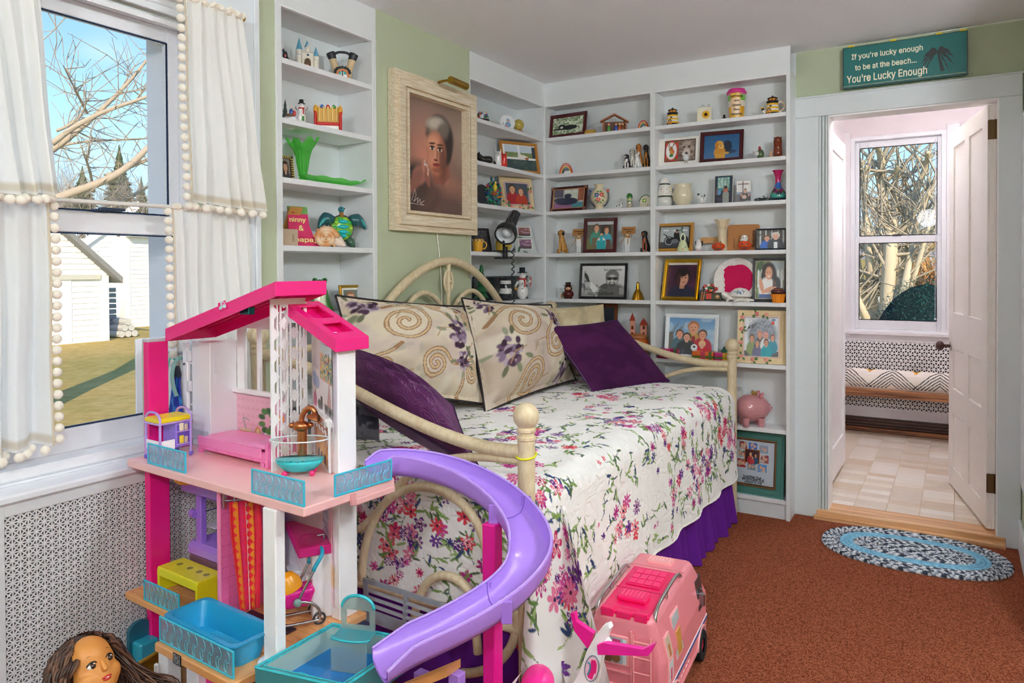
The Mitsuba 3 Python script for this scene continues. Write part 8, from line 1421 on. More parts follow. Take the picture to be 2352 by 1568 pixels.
zr_=Z3-.065;hx_(H,'curtain_rail',tube([[-.375,.056,zr_],[-.30,.15,zr_-.002]],.0032,8),'a9a9b0','m_metal',True);hb(H,'rail_bracket',-.384,-.374,.050,.062,zr_-.02,zr_+.02,'b4b4bc','m_metal')
k=thing('toy_shower_curtain','orange and red bead patterned toy shower curtain on a silver rail','curtain');U2,V2=np.meshgrid(np.linspace(0,1,70),np.linspace(0,1,110));wdt=np.interp(V2,[0,.3,1],[1,1,.62]);f=.22+(U2-.5)*.62*wdt+.30*V2*.3+.12;X=-.375+.075*f+.004+.004*np.sin(U2*26);Yq=.056+.094*f+.004*np.cos(U2*26);Zq=zr_-.004-V2*(zr_-Z2-.03)
st_=(U2*5.99).astype(int);bead=np.abs(np.sin(V2*math.pi*13));hw=np.abs((U2*6)%1-.5);inb=hw<.10+.34*bead;cs=np.array([lin(c)for c in('e8382a','e0852a','d8285e','f0c8c8','e8902e','e03048')]);cc_=np.where(inb[...,None],cs[st_],lin('e0203a'));hx_(k,'cloth',(grid(X,Yq,Zq),cc_.reshape(-1,3)),None,'m_satin',True);hx_(k,'ring',MB().tb([[-.36,.072,zr_-.006],[-.36,.072,zr_+.008]],.002,'d8d8de',5).tb([[-.325,.115,zr_-.006],[-.325,.115,zr_+.008]],.002,'d8d8de',5),None,'m_metal')
k=thing('toy_bench','bright yellow toy bench with holes in its seat, left of the pink shower wall','toy bench');b0=np.array([-.70,-.505,.055,.135]);hb(k,'seat',b0[0],b0[1],b0[2],b0[3],Z2+.058,Z2+.070,'e6dc1e',b=.003)
for w in(b0[0],b0[1]-.010):hb(k,'side',w,w+.010,b0[2],b0[3],Z2,Z2+.062,'e0d81c',b=.002)
hb(k,'apron',b0[0],b0[1],b0[2],b0[2]+.005,Z2+.045,Z2+.062,'e2da1e',b=.001);hx_(k,'hole',MB().add(xf(lathe([(0,0),(.009,0),(.009,.0006),(0,.0006)],14),mat4((-.66,.10,Z2+.0697)))).add(xf(lathe([(0,0),(.009,0),(.009,.0006),(0,.0006)],14),mat4((-.61,.10,Z2+.0697)))).add(xf(lathe([(0,0),(.009,0),(.009,.0006),(0,.0006)],14),mat4((-.565,.10,Z2+.0697)))).add(xf(lathe([(0,0),(.009,0),(.009,.0006),(0,.0006)],14),mat4((-.53,.10,Z2+.0697)))).mesh()[0],'8a8410')
k=thing('toy_bunk_chair','lilac toy bunk seat with canopy left of the pink shower wall','toy chair');q0=hh(445,1300,1,.17)[0];w1=-.396
hx_(k,'seat',box(q0+.01,w1,.14,.25,Z2+.075,Z2+.118,.012),PU);hb(k,'back',q0+.05,w1,.24,.255,Z2+.10,Z2+.28,'7f52c4',b=.004);hb(k,'post',q0+.045,q0+.07,.15,.17,Z2+.1,Z2+.28,'9a6fd2',b=.003);hx_(k,'cushion',ell((w1-.03,.19,Z2+.175),(.03,.05,.055),3),PU,'m_plastic',True);hb(k,'canopy',q0,w1,.13,.255,Z2+.262,Z2+.30,PU,b=.006);hb(k,'base',q0+.02,w1,.145,.25,Z2,Z2+.078,'6a4a5a');hx_(k,'side_arm',MB().tb([[q0+.03,.148,Z2+.20],[q0+.05,.148,Z2+.20]],.012,'9a6fd2',12).tb([[q0+.05,.15,Z2+.20],[q0+.11,.2,Z2+.22]],.0018,'2a1a4a',5),None,'m_plastic')
hb(H,'white_rack',q0+.005,q0+.045,.26,.28,Z2,Z3-.022,'eaeaee');[hb(H,'rack_shelf',q0+.0,q0+.06,.20,.28,Z2+.06+i*.08,Z2+.065+i*.08,'f0f0f2')for i in range(4)]
lp=hh(433,1108,1,.06);k=thing('toy_pendant_lamp','small ribbed orange toy lamp under the left end of the top floor slab','toy lamp');q=lathe([(.012,0),(.034,-.008),(.036,-.014),(.026,-.024),(0,-.030)],40);an_=np.arctan2(q.vertices[:,1],q.vertices[:,0]);q.vertices[:,:2]*=(1+.07*np.cos(an_*14))[:,None];hx_(k,'shade',xf(q,mat4((lp[0],.06,Z3-.022))),'e8981a','m_plastic',30)
k=thing('toy_bathtub','clear toy bathtub with teal bottom and pink feet on the top floor','toy bathtub');tc=HM@mat4((-.222,.168,Z3),40,s=1.22)
S_=(1.25,.72,1);part(k,'shell',xf(lathe([(.030,.022),(.040,.034),(.046,.06),(.048,.075)],36),tc@mat4((0,0,0),s=S_)),'m_clear',None,True);q=lathe([(0,.008),(.024,.010),(.036,.024),(.040,.035),(0,.034)],48);an_=np.arctan2(q.vertices[:,1],q.vertices[:,0]);q.vertices[:,:2]*=(1+.02*np.cos(an_*30))[:,None];part(k,'bottom',xf(q,tc@mat4((0,0,0),s=S_)),'m_plastic','2fb8bc',True)
t=np.linspace(0,6.283,30);part(k,'rim',xf(tube(np.stack([.060*np.cos(t),.0348*np.sin(t),t*0+.075],1),.0016,6,True),tc),'m_gloss','d8e4e6',True)
for x,y in((-.028,-.014),(.028,-.014),(-.028,.014),(.028,.014)):part(k,'foot',xf(ell((x,y,.006),(.006,.005,.006),2),tc),'m_plastic','e0286e',True)
part(k,'shower_head',xf(MB().tb([[-.0,.03,.02],[-.0,.03,.10]],.010,'c07a4e',12).tb(spl([[0,.03,.10],[.004,.03,.125],[.018,.026,.135],[.03,.022,.122]],12),.006,'c8845a',9).add(lathe([(.005,0),(.018,-.010),(.017,-.013),(0,-.013)],16),'c8845a',mat4((.032,.02,.124),0,0,20)).el((0,.02,.098),(.018,.014,.012),'b87046').el((-.02,.02,.10),(.006,)*3,'b87046').el((.02,.02,.10),(.006,)*3,'b87046'),tc),'m_metal',None,True)
k=thing('toy_blue_tub','blue plastic toy tub standing behind the front balcony rail','toy tub');o_=(-.42,-.142,-.082,.03);th_=Z2+.062
def rr3(i,z,w=0):return np.array([[p[0],p[1],z]for p in rrect(o_[0]+i,o_[1]-i,o_[2]+i,o_[3]-i,.02).exterior.coords[:-1]])
rings=[rr3(.018,Z2),rr3(.004,th_-.004),rr3(-.006,th_-.003),rr3(-.006,th_),rr3(.006,th_),rr3(.008,th_-.006),rr3(.022,Z2+.006)];n_=len(rings[0]);V_=np.vstack(rings+[rings[0].mean(0)[None],rings[-1].mean(0)[None]]);F_=[]
for a in range(len(rings)-1):
 for i in range(n_):j=(i+1)%n_;F_+=[[a*n_+i,a*n_+j,(a+1)*n_+j],[a*n_+i,(a+1)*n_+j,(a+1)*n_+i]]
L_=len(rings)-1;F_+=[[L_*n_+i,L_*n_+(i+1)%n_,len(V_)-1]for i in range(n_)]+[[(i+1)%n_,i,len(V_)-2]for i in range(n_)]
hx_(k,'basin',trimesh.Trimesh(V_,F_,process=False),'1f95c4','m_plastic',30);hb(k,'step',-.33,-.22,-.05,0,Z2+.006,Z2+.016,'2aa0cc')
k=thing('black_tray_toy','flat black toy tray lying behind the blue tub','tray');hb(k,'tray',-.37,-.19,.062,.13,Z2,Z2+.006,'2a1a22','m_gloss');hb(k,'block',-.27,-.24,.08,.10,Z2+.006,Z2+.022,'17171a')
sp0=hh(690,1436,2,Z2);k=thing('toy_stroller','toy doll stroller with orange hood and pink basket beside the white column','toy stroller');SMx=HM@mat4((sp0[0]-.012,sp0[1],Z2),62)
def sx(nm,mesh,col=None,mat='m_plastic',smooth=True,label=None):return part(k,nm,xf(mesh,SMx),mat,col,smooth,label=label)
sx('basket',blob([((-.03,-.012,.085),.012),((.03,-.012,.085),.012),((-.03,.02,.085),.012),((.03,.02,.085),.012),((-.022,-.006,.058),.012),((.022,-.006,.058),.012),((-.022,.015,.058),.012),((.022,.015,.058),.012)],[list(range(8))],.008,2),'e01c94')
sx('hood',xf(lathe([(.040,0),(.037,.018),(.024,.033),(0.001,.039)],26),mat4((-.016,.004,.094),0,0,-18,(.8,.78,1.1))),'f0a018','m_plastic',30,'orange hood')
for y in(-.026,.034):
 sx('frame',tube(spl([[-.045,y,.014],[.0,y,.012],[.048,y,.012]],8),.004,8),'b4b8be','m_metal');sx('frame',tube(spl([[.05,y,.012],[.045,y,.045],[.02,y,.062],[-.004,y,.066]],12),.004,8),'b4b8be','m_metal');sx('frame',tube([[-.004,y,.066],[.012,y,.095],[.040,y,.145]],.0036,8),'b4b8be','m_metal');sx('pivot',xf(lathe([(0,-.004),(.010,-.004),(.010,.004),(0,.004)],18),mat4((-.004,y,.066),0,90)),'8ab0ac')
 t=np.linspace(0,6.283,22);sx('wheel',tube(np.stack([.05+.014*np.cos(t),t*0+y,.0155+.014*np.sin(t)],1),.0030,7,True),'24272c');sx('spoke',MB().tb([[.05,y,.0155],[.05,y,.029]],.002,'24272c',5).tb([[.05,y,.0155],[.062,y,.009]],.002,'24272c',5).tb([[.05,y,.0155],[.038,y,.009]],.002,'24272c',5).el((.05,y,.0155),(.005,.003,.005),'24272c'),None)
sx('handle',tube(spl([[.036,-.026,.138],[.048,-.026,.160],[.060,-.02,.178],[.062,.004,.184],[.060,.028,.178],[.048,.034,.160],[.036,.034,.138]],24),.0052,9),'1f9ab8',label='teal push handle');sx('axle',MB().tb([[.05,-.026,.0155],[.05,.034,.0155]],.002,'b4b8be',6).tb([[-.045,-.026,.014],[-.045,.034,.014]],.003,'b4b8be',6),None,'m_metal');sx('yellow_block',box(-.066,-.048,-.01,.02,.004,.034,.003),'d8c81e',smooth=False)
zp=Z2+.032;A,B_,Cc=[hh(a,b,2,zp)for a,b in((586,1532),(764,1432),(952,1468))];D_=A+Cc-B_;k=thing('toy_pool','translucent teal toy swimming pool with deep blue floor at the foot of the slide','toy pool')
ctr=(A+Cc)/2;ins=lambda p,q,z:np.r_[(ctr+(p-ctr)*q)[:2],z]
for nm,qo,qi,z0,z1,mt,c in(('rim',1.,.90,zp-.006,zp,'m_tealclear',None),('outer_wall',1.,.985,Z2-.03,zp-.005,'m_tealclear',None),('inner_wall',.90,.885,Z2-.02,zp-.001,'m_plastic','a4bab2')):
 m=MB()
 for p,q in((A,B_),(B_,Cc),(Cc,D_),(D_,A)):m.add(quadbox([ins(p,qo,z0),ins(p,qo,z1),ins(p,qi,z0),ins(p,qi,z1),ins(q,qo,z0),ins(q,qo,z1),ins(q,qi,z0),ins(q,qi,z1)]))
 hx_(k,nm,m.mesh()[0],c,mt)
e=MB()
for p,q in((A,B_),(B_,Cc),(Cc,D_),(D_,A)):e.add(tube(np.array([ins(p,1.,zp),ins(q,1.,zp)]),.003,6)).add(tube(np.array([ins(p,.9,zp),ins(q,.9,zp)]),.0016,5))
hx_(k,'edge_bead',e.mesh()[0],'2fb0bc')
hx_(k,'floor',quadbox([ins(A,.89,Z2-.022),ins(A,.89,Z2-.016),ins(B_,.89,Z2-.022),ins(B_,.89,Z2-.016),ins(D_,.89,Z2-.022),ins(D_,.89,Z2-.016),ins(Cc,.89,Z2-.022),ins(Cc,.89,Z2-.016)]),'0f6db0','m_gloss',label='deep blue pool floor');hx_(k,'ring_mark',tube(np.stack([ctr[0]-.05+.03*np.cos(t),ctr[1]-.06+.014*np.sin(t),t*0+Z2-.0145],1),.003,6,True),'18a0b4')
for p,q in((A,B_),(B_,Cc)):
 for f in(.12,.5,.85):c=ins(p+(q-p)*f,.95,zp);hx_(k,'rim_lug',box(c[0]-.004,c[0]+.004,c[1]-.006,c[1]+.006,zp-.006,zp+.005,.001),'2fb0bc')
lg=hh(815,1480,2,zp);k=thing('toy_pool_lounge','clear toy lounge chair standing in the pool below the slide','toy chair');LM=HM@mat4((lg[0],lg[1],Z2-.016),22)
pa_=Polygon([(-.042,0),(.042,0),(.042,.05)]+[(.042*math.cos(a),.05+.03*math.sin(a))for a in np.linspace(0,math.pi,13)]+[(-.042,.05)]);ho=rrect(-.030,.030,.010,.046,.004)
part(k,'backrest',xf(pad(pa_.difference(ho),.022,.006),LM@mat4((0,0,.075))),'m_clearplastic',None);part(k,'window',xf(pad(ho.buffer(.001),.020,.002),LM@mat4((0,0,.075))),'m_clear',None);tt_=np.linspace(0,math.pi,20);part(k,'top_edge',xf(tube(np.stack([.040*np.cos(tt_),tt_*0+.019,.125+.029*np.sin(tt_)],1),.004,8),LM),'m_plastic','2fb0bc',True)
part(k,'seat',xf(box(-.046,.046,-.035,.022,.070,.075,.002),LM),'m_tealclear',None);part(k,'front_panel',xf(box(-.044,.044,-.034,-.031,.0,.072,.001),LM),'m_clearplastic',None);part(k,'seat_edge',xf(tube(spl([[-.046,-.02,.074],[-.03,-.034,.074],[.03,-.034,.074],[.046,-.02,.074]],14),.0026,6),LM),'m_plastic','2fb0bc',True)
sl=thing('toy_slide','large curved lilac toy slide sweeping down from the doll house to the pool','toy slide')
cp=[(858,1085,.752),(960,1084,.738),(1060,1112,.712),(1145,1162,.675),(1203,1228,.632),(1218,1292,.59),(1190,1352,.548),(1125,1408,.510),(1035,1460,.476),(955,1498,.45),(872,1542,.424)]
cpw=spl(np.array([onp(a,b,2,z)for a,b,z in cp]),90);tg_=np.gradient(cpw,axis=0);sd=np.stack([tg_[:,1],-tg_[:,0],tg_[:,0]*0],1);sd/=np.linalg.norm(sd,axis=1,keepdims=True)
sw=np.interp(np.linspace(0,1,90),[0,.12,1],[.036,.045,.052])
prof=np.array([(-1.10,.044),(-1.07,.048),(-1.0,.046),(-.93,.018),(-.72,.003),(-.3,-.003),(.3,-.003),(.72,.003),(.93,.018),(1.0,.046),(1.07,.048),(1.10,.044),(1.04,.012),(.8,-.006),(.3,-.010),(-.3,-.010),(-.8,-.006),(-1.04,.012),(-1.10,.044)])
hf=np.interp(np.linspace(0,1,90),[0,.03,.10,.92,1],[.5,1,1,.95,.55])
X=cpw[:,None]+sd[:,None]*(prof[None,:,:1]*sw[:,None,None])+np.array([0,0,1.])*(prof[None,:,1:]*np.where(prof[:,1]>.01,1,1)[None,:,None]*np.where(prof[None,:,1:]>.01,hf[:,None,None],1))
part(sl,'trough',grid(X[...,0],X[...,1],X[...,2]),'m_plastic','a77fdc',40)
for i in(34,62):part(sl,'joint',tube(X[i,2:10]+[0,0,.0012],.0011,4),'m_plastic','6f4fae');[part(sl,'joint_tab',box(-.012,.012,-.004,.004,-.05,0,.002),'m_plastic','9a70d0',xf=T().translate((X[i,j]+[0,0,-.002]).tolist()).rotate([0,0,1],30))for j in(0,11)]
for s_ in(2,9):part(sl,'rolled_edge',tube(X[:,s_],.0034,7),'m_plastic','b190e2',True)
def pil(px,py,y,z0,z1,w,col,mat='m_plastic'):p=onp(px,py,1,y);return box(p[0]-w/2,p[0]+w/2,y-w/2,y+w/2,z0,z1,.002)
part(sl,'support_column',pil(1131,1300,-2.36,0,.655,.036,MG),'m_plastic','d8148a',label='magenta support column');part(sl,'support_column',pil(1131,1500,-2.44,0,.49,.032,MG),'m_plastic','d8148a')
e0,e1=hh(1058,1512,2,Z2),hh(925,1568,2,Z2);hx_(sl,'landing',quadbox([[e1[0],e1[1]-.03,Z2-.02],[e1[0],e1[1]-.03,Z2],[e1[0],e1[1],Z2-.02],[e1[0],e1[1],Z2],[e0[0],e0[1]-.05,Z2-.02],[e0[0],e0[1]-.05,Z2],[e0[0],e0[1],Z2-.02],[e0[0],e0[1],Z2]]),OR)
for px in(965,1045):q=hh(px,1545,2,Z2-.02);hb(sl,'landing_leg',q[0]-.016,q[0]+.016,q[1]-.006,q[1]+.02,0,Z2-.02,'a77fdc')
g0,g1=onp(838,1425,1,-2.30),onp(1035,1490,1,-2.30);k=thing('toy_grey_rail','silver grey slatted toy bed rail standing between doll house and bed','toy rail');q=[onp(833,1328,1,-2.30),onp(1038,1395,1,-2.30),onp(1020,1492,1,-2.30),onp(838,1424,1,-2.30)]
def gq(u,v):return(q[0]*(1-u)+q[1]*u)*v+(q[3]*(1-u)+q[2]*u)*(1-v)
def gbar(u0,v0,u1,v1,du,dv):a,b,c,d=gq(u0-du,v0-dv),gq(u0+du,v0+dv),gq(u1-du,v1-dv),gq(u1+du,v1+dv);o=np.array([0,.008,0]);return quadbox([a,b,a+o,b+o,c,d,c+o,d+o])
for nm,a in(('top_bar',(0,.96,1,.96,0,.05)),('bottom_bar',(0,.14,1,.14,0,.14)),('side_bar',(.02,0,.02,1,.02,0)),('side_bar',(.98,0,.98,1,.02,0)),('middle_bar',(.5,.2,.5,1,.02,0))):part(k,nm,gbar(*a),'m_plastic','8f98a2')
for i in range(3):part(k,'slat',gbar(.04,.40+.17*i,.96,.40+.17*i,0,.028),'m_plastic','a3acb4')
# TOY CAMPER
vk=thing('toy_camper_van','pink toy camper van with magenta roof panels on the carpet beside the bed','toy van')
vy=np.array([-.087,.996,0]);vx=np.array([.996,.087,0]);VM=np.eye(4);VM[:3,0],VM[:3,1],VM[:3,3]=vx,vy,[1.331,-1.985,0]
PV='e0828f'
def vv(nm,mesh,col=PV,mat='m_plastic',smooth=False,label=None):return part(vk,nm,xf(mesh,VM),mat,col,smooth,label=label)
body=m3.Manifold.batch_hull([m3.Manifold.sphere(.024,24).translate((sx_*a,y,z))for sx_ in(-1,1)for a,y,z in((.092,.026,.075),(.092,.026,.20),(.066,.030,.295),(.092,.535,.075),(.092,.53,.19),(.070,.44,.300))])
vv('body',body,smooth=30)
vv('roof_panel',box(-.070,.070,.012,.335,.312,.3235,.003),'e0105e',label='magenta roof panel');vv('roof_joint',box(-.071,.071,.165,.167,.3225,.3245),'b00a48');sp_m=MB()
vv('solar_panel',box(-.052,.052,.19,.315,.3235,.3275,.002),'d80c58')
for i in range(3):
 for j in range(4):vv('solar_tile',box(-.046+j*.024,-.025+j*.024,.198+i*.038,.231+i*.038,.3275,.3295,.001),'ee1a6c')
q=vv('roof_vent',box(-.042,.042,.075,.135,.3235,.338,.004),'e41262')
for i in range(6):part(q,'rib',xf(box(-.032+i*.0115,-.028+i*.0115,.085,.125,.3375,.3395,.001),VM),'m_plastic','f6407e')
vv('rear_hinge',MB().add(box(-.066,-.03,.006,.026,.306,.330,.002)).add(box(.03,.066,.006,.026,.306,.330,.002)).add(box(-.02,.02,.004,.022,.308,.327,.002)).add(box(-.05,.05,.034,.05,.3232,.3245)),'e0105e')
q=vv('front_vent',box(-.040,.040,.375,.425,.318,.333,.004),'eb9ea0')
for i in range(7):part(q,'rib',xf(box(-.032+i*.0098,-.029+i*.0098,.382,.418,.3325,.3345,.001),VM),'m_plastic','f6c0c0')
vv('body_seam',MB().add(box(-.085,.085,.346,.348,.3205,.3250)).add(box(-.114,-.112,.02,.54,.100,.102)),'c87a80')
for s_ in(-1,1):vv('roof_rail',tube(spl([[s_*.083,.03,.302],[s_*.082,.05,.330],[s_*.081,.15,.340],[s_*.082,.27,.342],[s_*.083,.32,.322]],26),.0048,8),'b9bfbf','m_metal',True);vv('rail_foot',tube([[s_*.081,.16,.318],[s_*.081,.16,.340]],.004,7),'b9bfbf','m_metal')
def xs(z):return.1165 if z<.2 else.1165-(z-.2)*.235
def side(y0,y1,z0,z1,o,o2=None):o2=o if o2 is None else o2;return quadbox([[xs(z0)-.01,y0,z0],[xs(z1)-.01,y0,z1],[xs(z0)+o,y0,z0],[xs(z1)+o,y0,z1],[xs(z0)-.01,y1,z0],[xs(z1)-.01,y1,z1],[xs(z0)+o,y1,z0],[xs(z1)+o,y1,z1]])
for y0,y1,z0,z1,c,c2 in((.045,.085,.205,.255,'c9b4a0','b8744a'),(.045,.085,.140,.192,'cfd8e0','d04a7a'),(.135,.205,.165,.275,'aeb8c0','c9924a')):
 q=vv('side_window',side(y0-.005,y1+.005,z0-.005,z1+.005,.0022),'eeacb0');part(q,'pane',xf(side(y0,y1,z0,z1,.0028),VM),'m_gloss',c);part(q,'printed_figure',xf(side(y0+.012,y1-.012,z0,z0+(z1-z0)*.6,.0032),VM),'m_gloss',c2)
q=vv('cab_window',side(.425,.50,.175,.265,.0022),'3a2a2e',label='dark plate for the shade inside the open cab window');part(q,'wing_mirror',xf(MB().add(box(.105,.132,.44,.452,.185,.228,.004)).add(tube([[.11,.446,.228],[.12,.446,.24]],.005,7)),VM),'m_metal','9aa0a6')  # shade of the opening put in as a dark plate
vv('blue_stripe',side(.02,.545,.105,.113,.0012),'3a5a9a');vv('white_stripe',side(.02,.545,.116,.119,.0012),'f0e6ea');vv('sill',side(.02,.40,.060,.066,.004),'d8868c')
for i in range(8):vv('step_slot',side(.06+i*.03,.08+i*.03,.084,.087,.0012),'f4c8ca')
for y in(.105,.465):
 for s_ in(-1,1):
  q=vv('tyre',xf(lathe([(.022,-.014),(.045,-.016),(.049,-.010),(.049,.010),(.045,.016),(.022,.014)],30),mat4((s_*.108,y,.049),0,0,90)),'1e1d20','m_matte',30);part(q,'wheel_hub',xf(xf(lathe([(0,.012),(.012,.012),(.03,.008),(.030,-.008),(.012,-.012),(0,-.012)],12),mat4((s_*.108,y,.049),0,0,90)),VM),'m_plastic','b01a4a')
 vv('wheel_arch',tube(np.stack([np.full(15,.1165),y+.057*np.cos(np.linspace(0,math.pi,15)),.052+.057*np.sin(np.linspace(0,math.pi,15))],1),.0045,7),'efaeb2',smooth=True)
q=vv('rear_window',box(-.075,.018,-.0005,.006,.178,.262,.003),'eb9ea4');P=Paint(60,50,'9fb0bc',1,1);P.rect(.5,.55,.78,.95,'c03a7a').ell(.35,.2,.16,.22,'6a4a30').ell(.62,.22,.16,.2,'7a5636').ell(.32,.3,.05,.06,'e0d2c0').rect(.86,0,1,1,'d8dce0');a_,b__=P.sheet(.080,.070);part(q,'print',(xf(xf(a_,mat4((-.069,-.0012,.185))),VM),b__),'m_gloss',label='window print of two puppies')
la=MB()
for x in(.032,.080):la.tb([[x,-.006,.07],[x,-.006,.275]],.0026,PV,6)
for i in range(5):la.tb([[.032,-.006,.09+i*.042],[.080,-.006,.09+i*.042]],.0022,PV,6)
vv('ladder',la.mesh()[0],'ee9fa4');vv('rear_trim',MB().add(box(-.09,.026,-.001,.004,.160,.164)).add(box(-.09,.026,-.001,.004,.120,.124)).add(box(.022,.026,-.001,.004,.07,.28)),'ec9ca2');vv('spare_cover',xf(lathe([(0,0),(.042,0),(.046,.004),(.042,.009),(.034,.007),(0,.007)],30),mat4((-.035,.002,.085),0,90)),'e6949a',smooth=30)
# TOY PLANE
pk=thing('toy_plane','white and hot pink toy aeroplane tail with an oval emblem, standing before the camper','toy plane');PY=-2.33
def pq(px,py,y=PY):return onp(px,py,1,y)
def slab(pts,y,t):o=[pq(a,b,y)for a,b in pts];pg=Polygon([(q[0],q[2])for q in o]);e=extr(pg,t);return trimesh.Trimesh(np.stack([e.vertices[:,0],y+e.vertices[:,2]-t/2,e.vertices[:,1]],1),e.faces[:,::-1],process=False)
part(pk,'tail_fin',slab([(1300,1600),(1335,1540),(1352,1490),(1372,1455),(1388,1434),(1400,1430),(1405,1440),(1398,1456),(1395,1466),(1402,1476),(1388,1500),(1378,1540),(1368,1600)],PY,.020),'m_plastic','f1f2f4')
for pts,y,c in(([(1374,1478),(1388,1473),(1478,1488),(1507,1475),(1497,1496),(1490,1503),(1376,1500)],PY-.012,'e8259a'),([(1313,1406),(1322,1404),(1326,1424),(1366,1452),(1352,1486),(1322,1446)],PY+.03,'e81f92')):part(pk,'tail_wing',slab(pts,y,.014),'m_plastic',c)
oc=pq(1360,1534,PY-.012);t=np.linspace(0,6.283,40);oval=Polygon([(.018*math.cos(a)*.9+.35*.0*a,.031*math.sin(a))for a in t[:-1]]);oval=affinity.rotate(oval,-14)
em=part(pk,'emblem',xf(pad(oval,0,.002),mat4(oc)),'m_plastic','f0c8da',label='oval emblem with a pink ponytail swirl');part(em,'border',xf(tube(np.array([[x,-.002,z]for x,z in oval.exterior.coords]),.0016,6),mat4(oc)),'m_plastic','7a8a98');part(em,'swirl',xf(pad(shapely.union_all([affinity.rotate(sbox(-.004,-.022,.004,.006).buffer(.002),-18),Polygon([(-.004,.002),(.0,.020),(.010,.022),(.013,.010),(.010,-.010),(.006,-.006)])]),-.002,.0015),mat4(oc)),'m_plastic','e0247e');part(em,'swirl',xf(tube(spl([[-.009,-.003,.012],[-.003,-.003,.006],[-.006,-.003,-.008],[-.010,-.003,-.016]],14),.0022,6),mat4(oc)),'m_plastic','3f86a8')
ec=pq(1238,1560);part(pk,'engine',xf(lathe([(.0,.0),(.030,.0),(.034,-.004),(.037,.006),(.040,.04),(.034,.08),(.02,.10),(0,.10)],28),mat4(ec,25,80)),'m_plastic','f02a92',30);en=MB()
for i in range(16):a=i*math.pi/8;en.add(tube(np.array([[.004*math.cos(a),.004*math.sin(a),-.001],[.027*math.cos(a),.027*math.sin(a),-.001]]),.0012,4))
part(pk,'turbine_blades',xf(en.mesh()[0],mat4(ec,25,80)),'m_plastic','b8146a');fu=pq(1290,1620);part(pk,'fuselage',blob([(pq(1345,1600),.035),(pq(1270,1640),.055),(pq(1180,1700)*[1,1,1]+[0,-.05,.02],.06)],[[0,1],[1,2]],.012),'m_plastic','f1f2f4',True);part(pk,'wing_tip',slab([(1170,1575),(1198,1543),(1190,1556),(1178,1580)],PY-.06,.006),'m_plastic','eef0f4')
b0=pq(1290,1640);part(pk,'wheel',MB().el((b0[0],PY,.025),(.02,.02,.025),'2a2a2e').tb([[b0[0],PY,.03],[b0[0],PY,max(.06,float(b0[2]))]],.01,'f1f2f4',8),'m_plastic')
# BRAIDED RUG
rg=thing('braided_rug','oval blue and white braided rug at the doorway threshold','rug');rx0,ry0=1.942,-.150;AX,BY,NR=.372,.246,13;rr_=np.random.default_rng(9);bwid=BY/NR
for i in range(NR):
 o=bwid*(i+.5);a,b=AX-o,BY-o;L_=max(.02,a-b*.55);n=int(110+1200*b);th=np.linspace(0,2*math.pi,n,endpoint=False);ct,st=np.cos(th),np.sin(th)
 ex=.86;x=a*np.sign(ct)*np.abs(ct)**ex;y=b*np.sign(st)*np.abs(st)**ex;arc=np.cumsum(np.r_[0,np.hypot(np.diff(x),np.diff(y))]);wav=.0018*np.sin(arc*2*math.pi/.022+i)
 m=tube(np.stack([rx0+x*(1+wav/np.maximum(np.hypot(x,y),.01)),ry0+y*(1+wav/np.maximum(np.hypot(x,y),.01)),.006+.0012*np.sin(arc*2*math.pi/.022)],1),bwid*.56,6,True)
 blue=4<=i<=6;pt=((np.arange(n)[:,None]+np.arange(6)[None]*1.3+i*2)//2.2).astype(int)%5;pal=np.array([lin(c)for c in(('7fb6d0','86bcd6','74aac6','8cc2da','6ea6c4')if blue else('23262e','d9dee6','6a7484','e6e8ec','3a4456'))]);part(rg,'braid',(m,pal[pt].reshape(-1,3)),'m_cloth',None,True)
part(rg,'core',xf(lathe([(0,.004),(.05,.004),(.06,.001),(0,.001)],24),mat4((rx0,ry0,0),s=(2.2,.4,1))),'m_cloth','6a7484')
# DOLL, BIN, LITTLE CHAIR
dk_=thing('doll','doll with long dark brown hair looking up at the left front','doll');hc=CAM+ray(206,1542)*1.56;v=CAM-hc;az=math.degrees(math.atan2(v[1],v[0]))+90;DM_=mat4(hc,az+34,-34,0)
SK='c9843f';s_=.056
hd=blob([((0,0,.012),.052),((0,-.004,-.022),.044),((0,-.022,-.040),.022),((.024,-.020,-.018),.024),((-.024,-.020,-.018),.024),((0,-.012,.026),.044),((0,.01,-.07),.022),((0,.01,-.03),.025)],[[0,1],[1,2],[1,3],[1,4],[0,5],[6,7]],.006,12)
hp=part(dk_,'head',xf(hd,DM_),'m_satin',SK,True)
part(hp,'nose',xf(blob([((0,-.052,-.012),.0065),((0,-.050,.004),.004)],[[0,1]],.003,3),DM_),'m_satin',SK,True);part(hp,'lips',xf(MB().el((0,-.0475,-.0285),(.011,.004,.0028),'b8322c').el((0,-.0465,-.033),(.009,.004,.003),'c23a30').el((0,-.0495,-.0305),(.004,.0022,.0012),'f4f0ea'),DM_),'m_gloss',None,True)
for q in(-1,1):
 part(hp,'eye',xf(MB().el((q*.019,-.0445,.004),(.0095,.005,.0062),'e9e2d8').el((q*.019+.001,-.0475,.004),(.0062,.0035,.0062),'2a1a12').el((q*.019+.003,-.0505,.007),(.0015,)*3,'f8f8f8').tb(spl([[q*.009,-.049,.006],[q*.019,-.0505,.0115],[q*.029,-.044,.007]],8),.0016,'15100e',5),DM_),'m_gloss',None,True);part(hp,'eyebrow',xf(tube(spl([[q*.009,-.0515,.020],[q*.019,-.0495,.0245],[q*.030,-.042,.021]],8),[.0008,.0013,.0014,.0014,.0013,.0012,.001,.0006],5),DM_),'m_matte','3a2012',True);part(hp,'ear',xf(ell((q*.053,.004,-.010),(.006,.011,.015),2),DM_),'m_satin',SK,True)
rh=np.random.default_rng(31);hm=MB();hcols=['2e1a12','3c2418','4a2e20','271610','5a3a28']
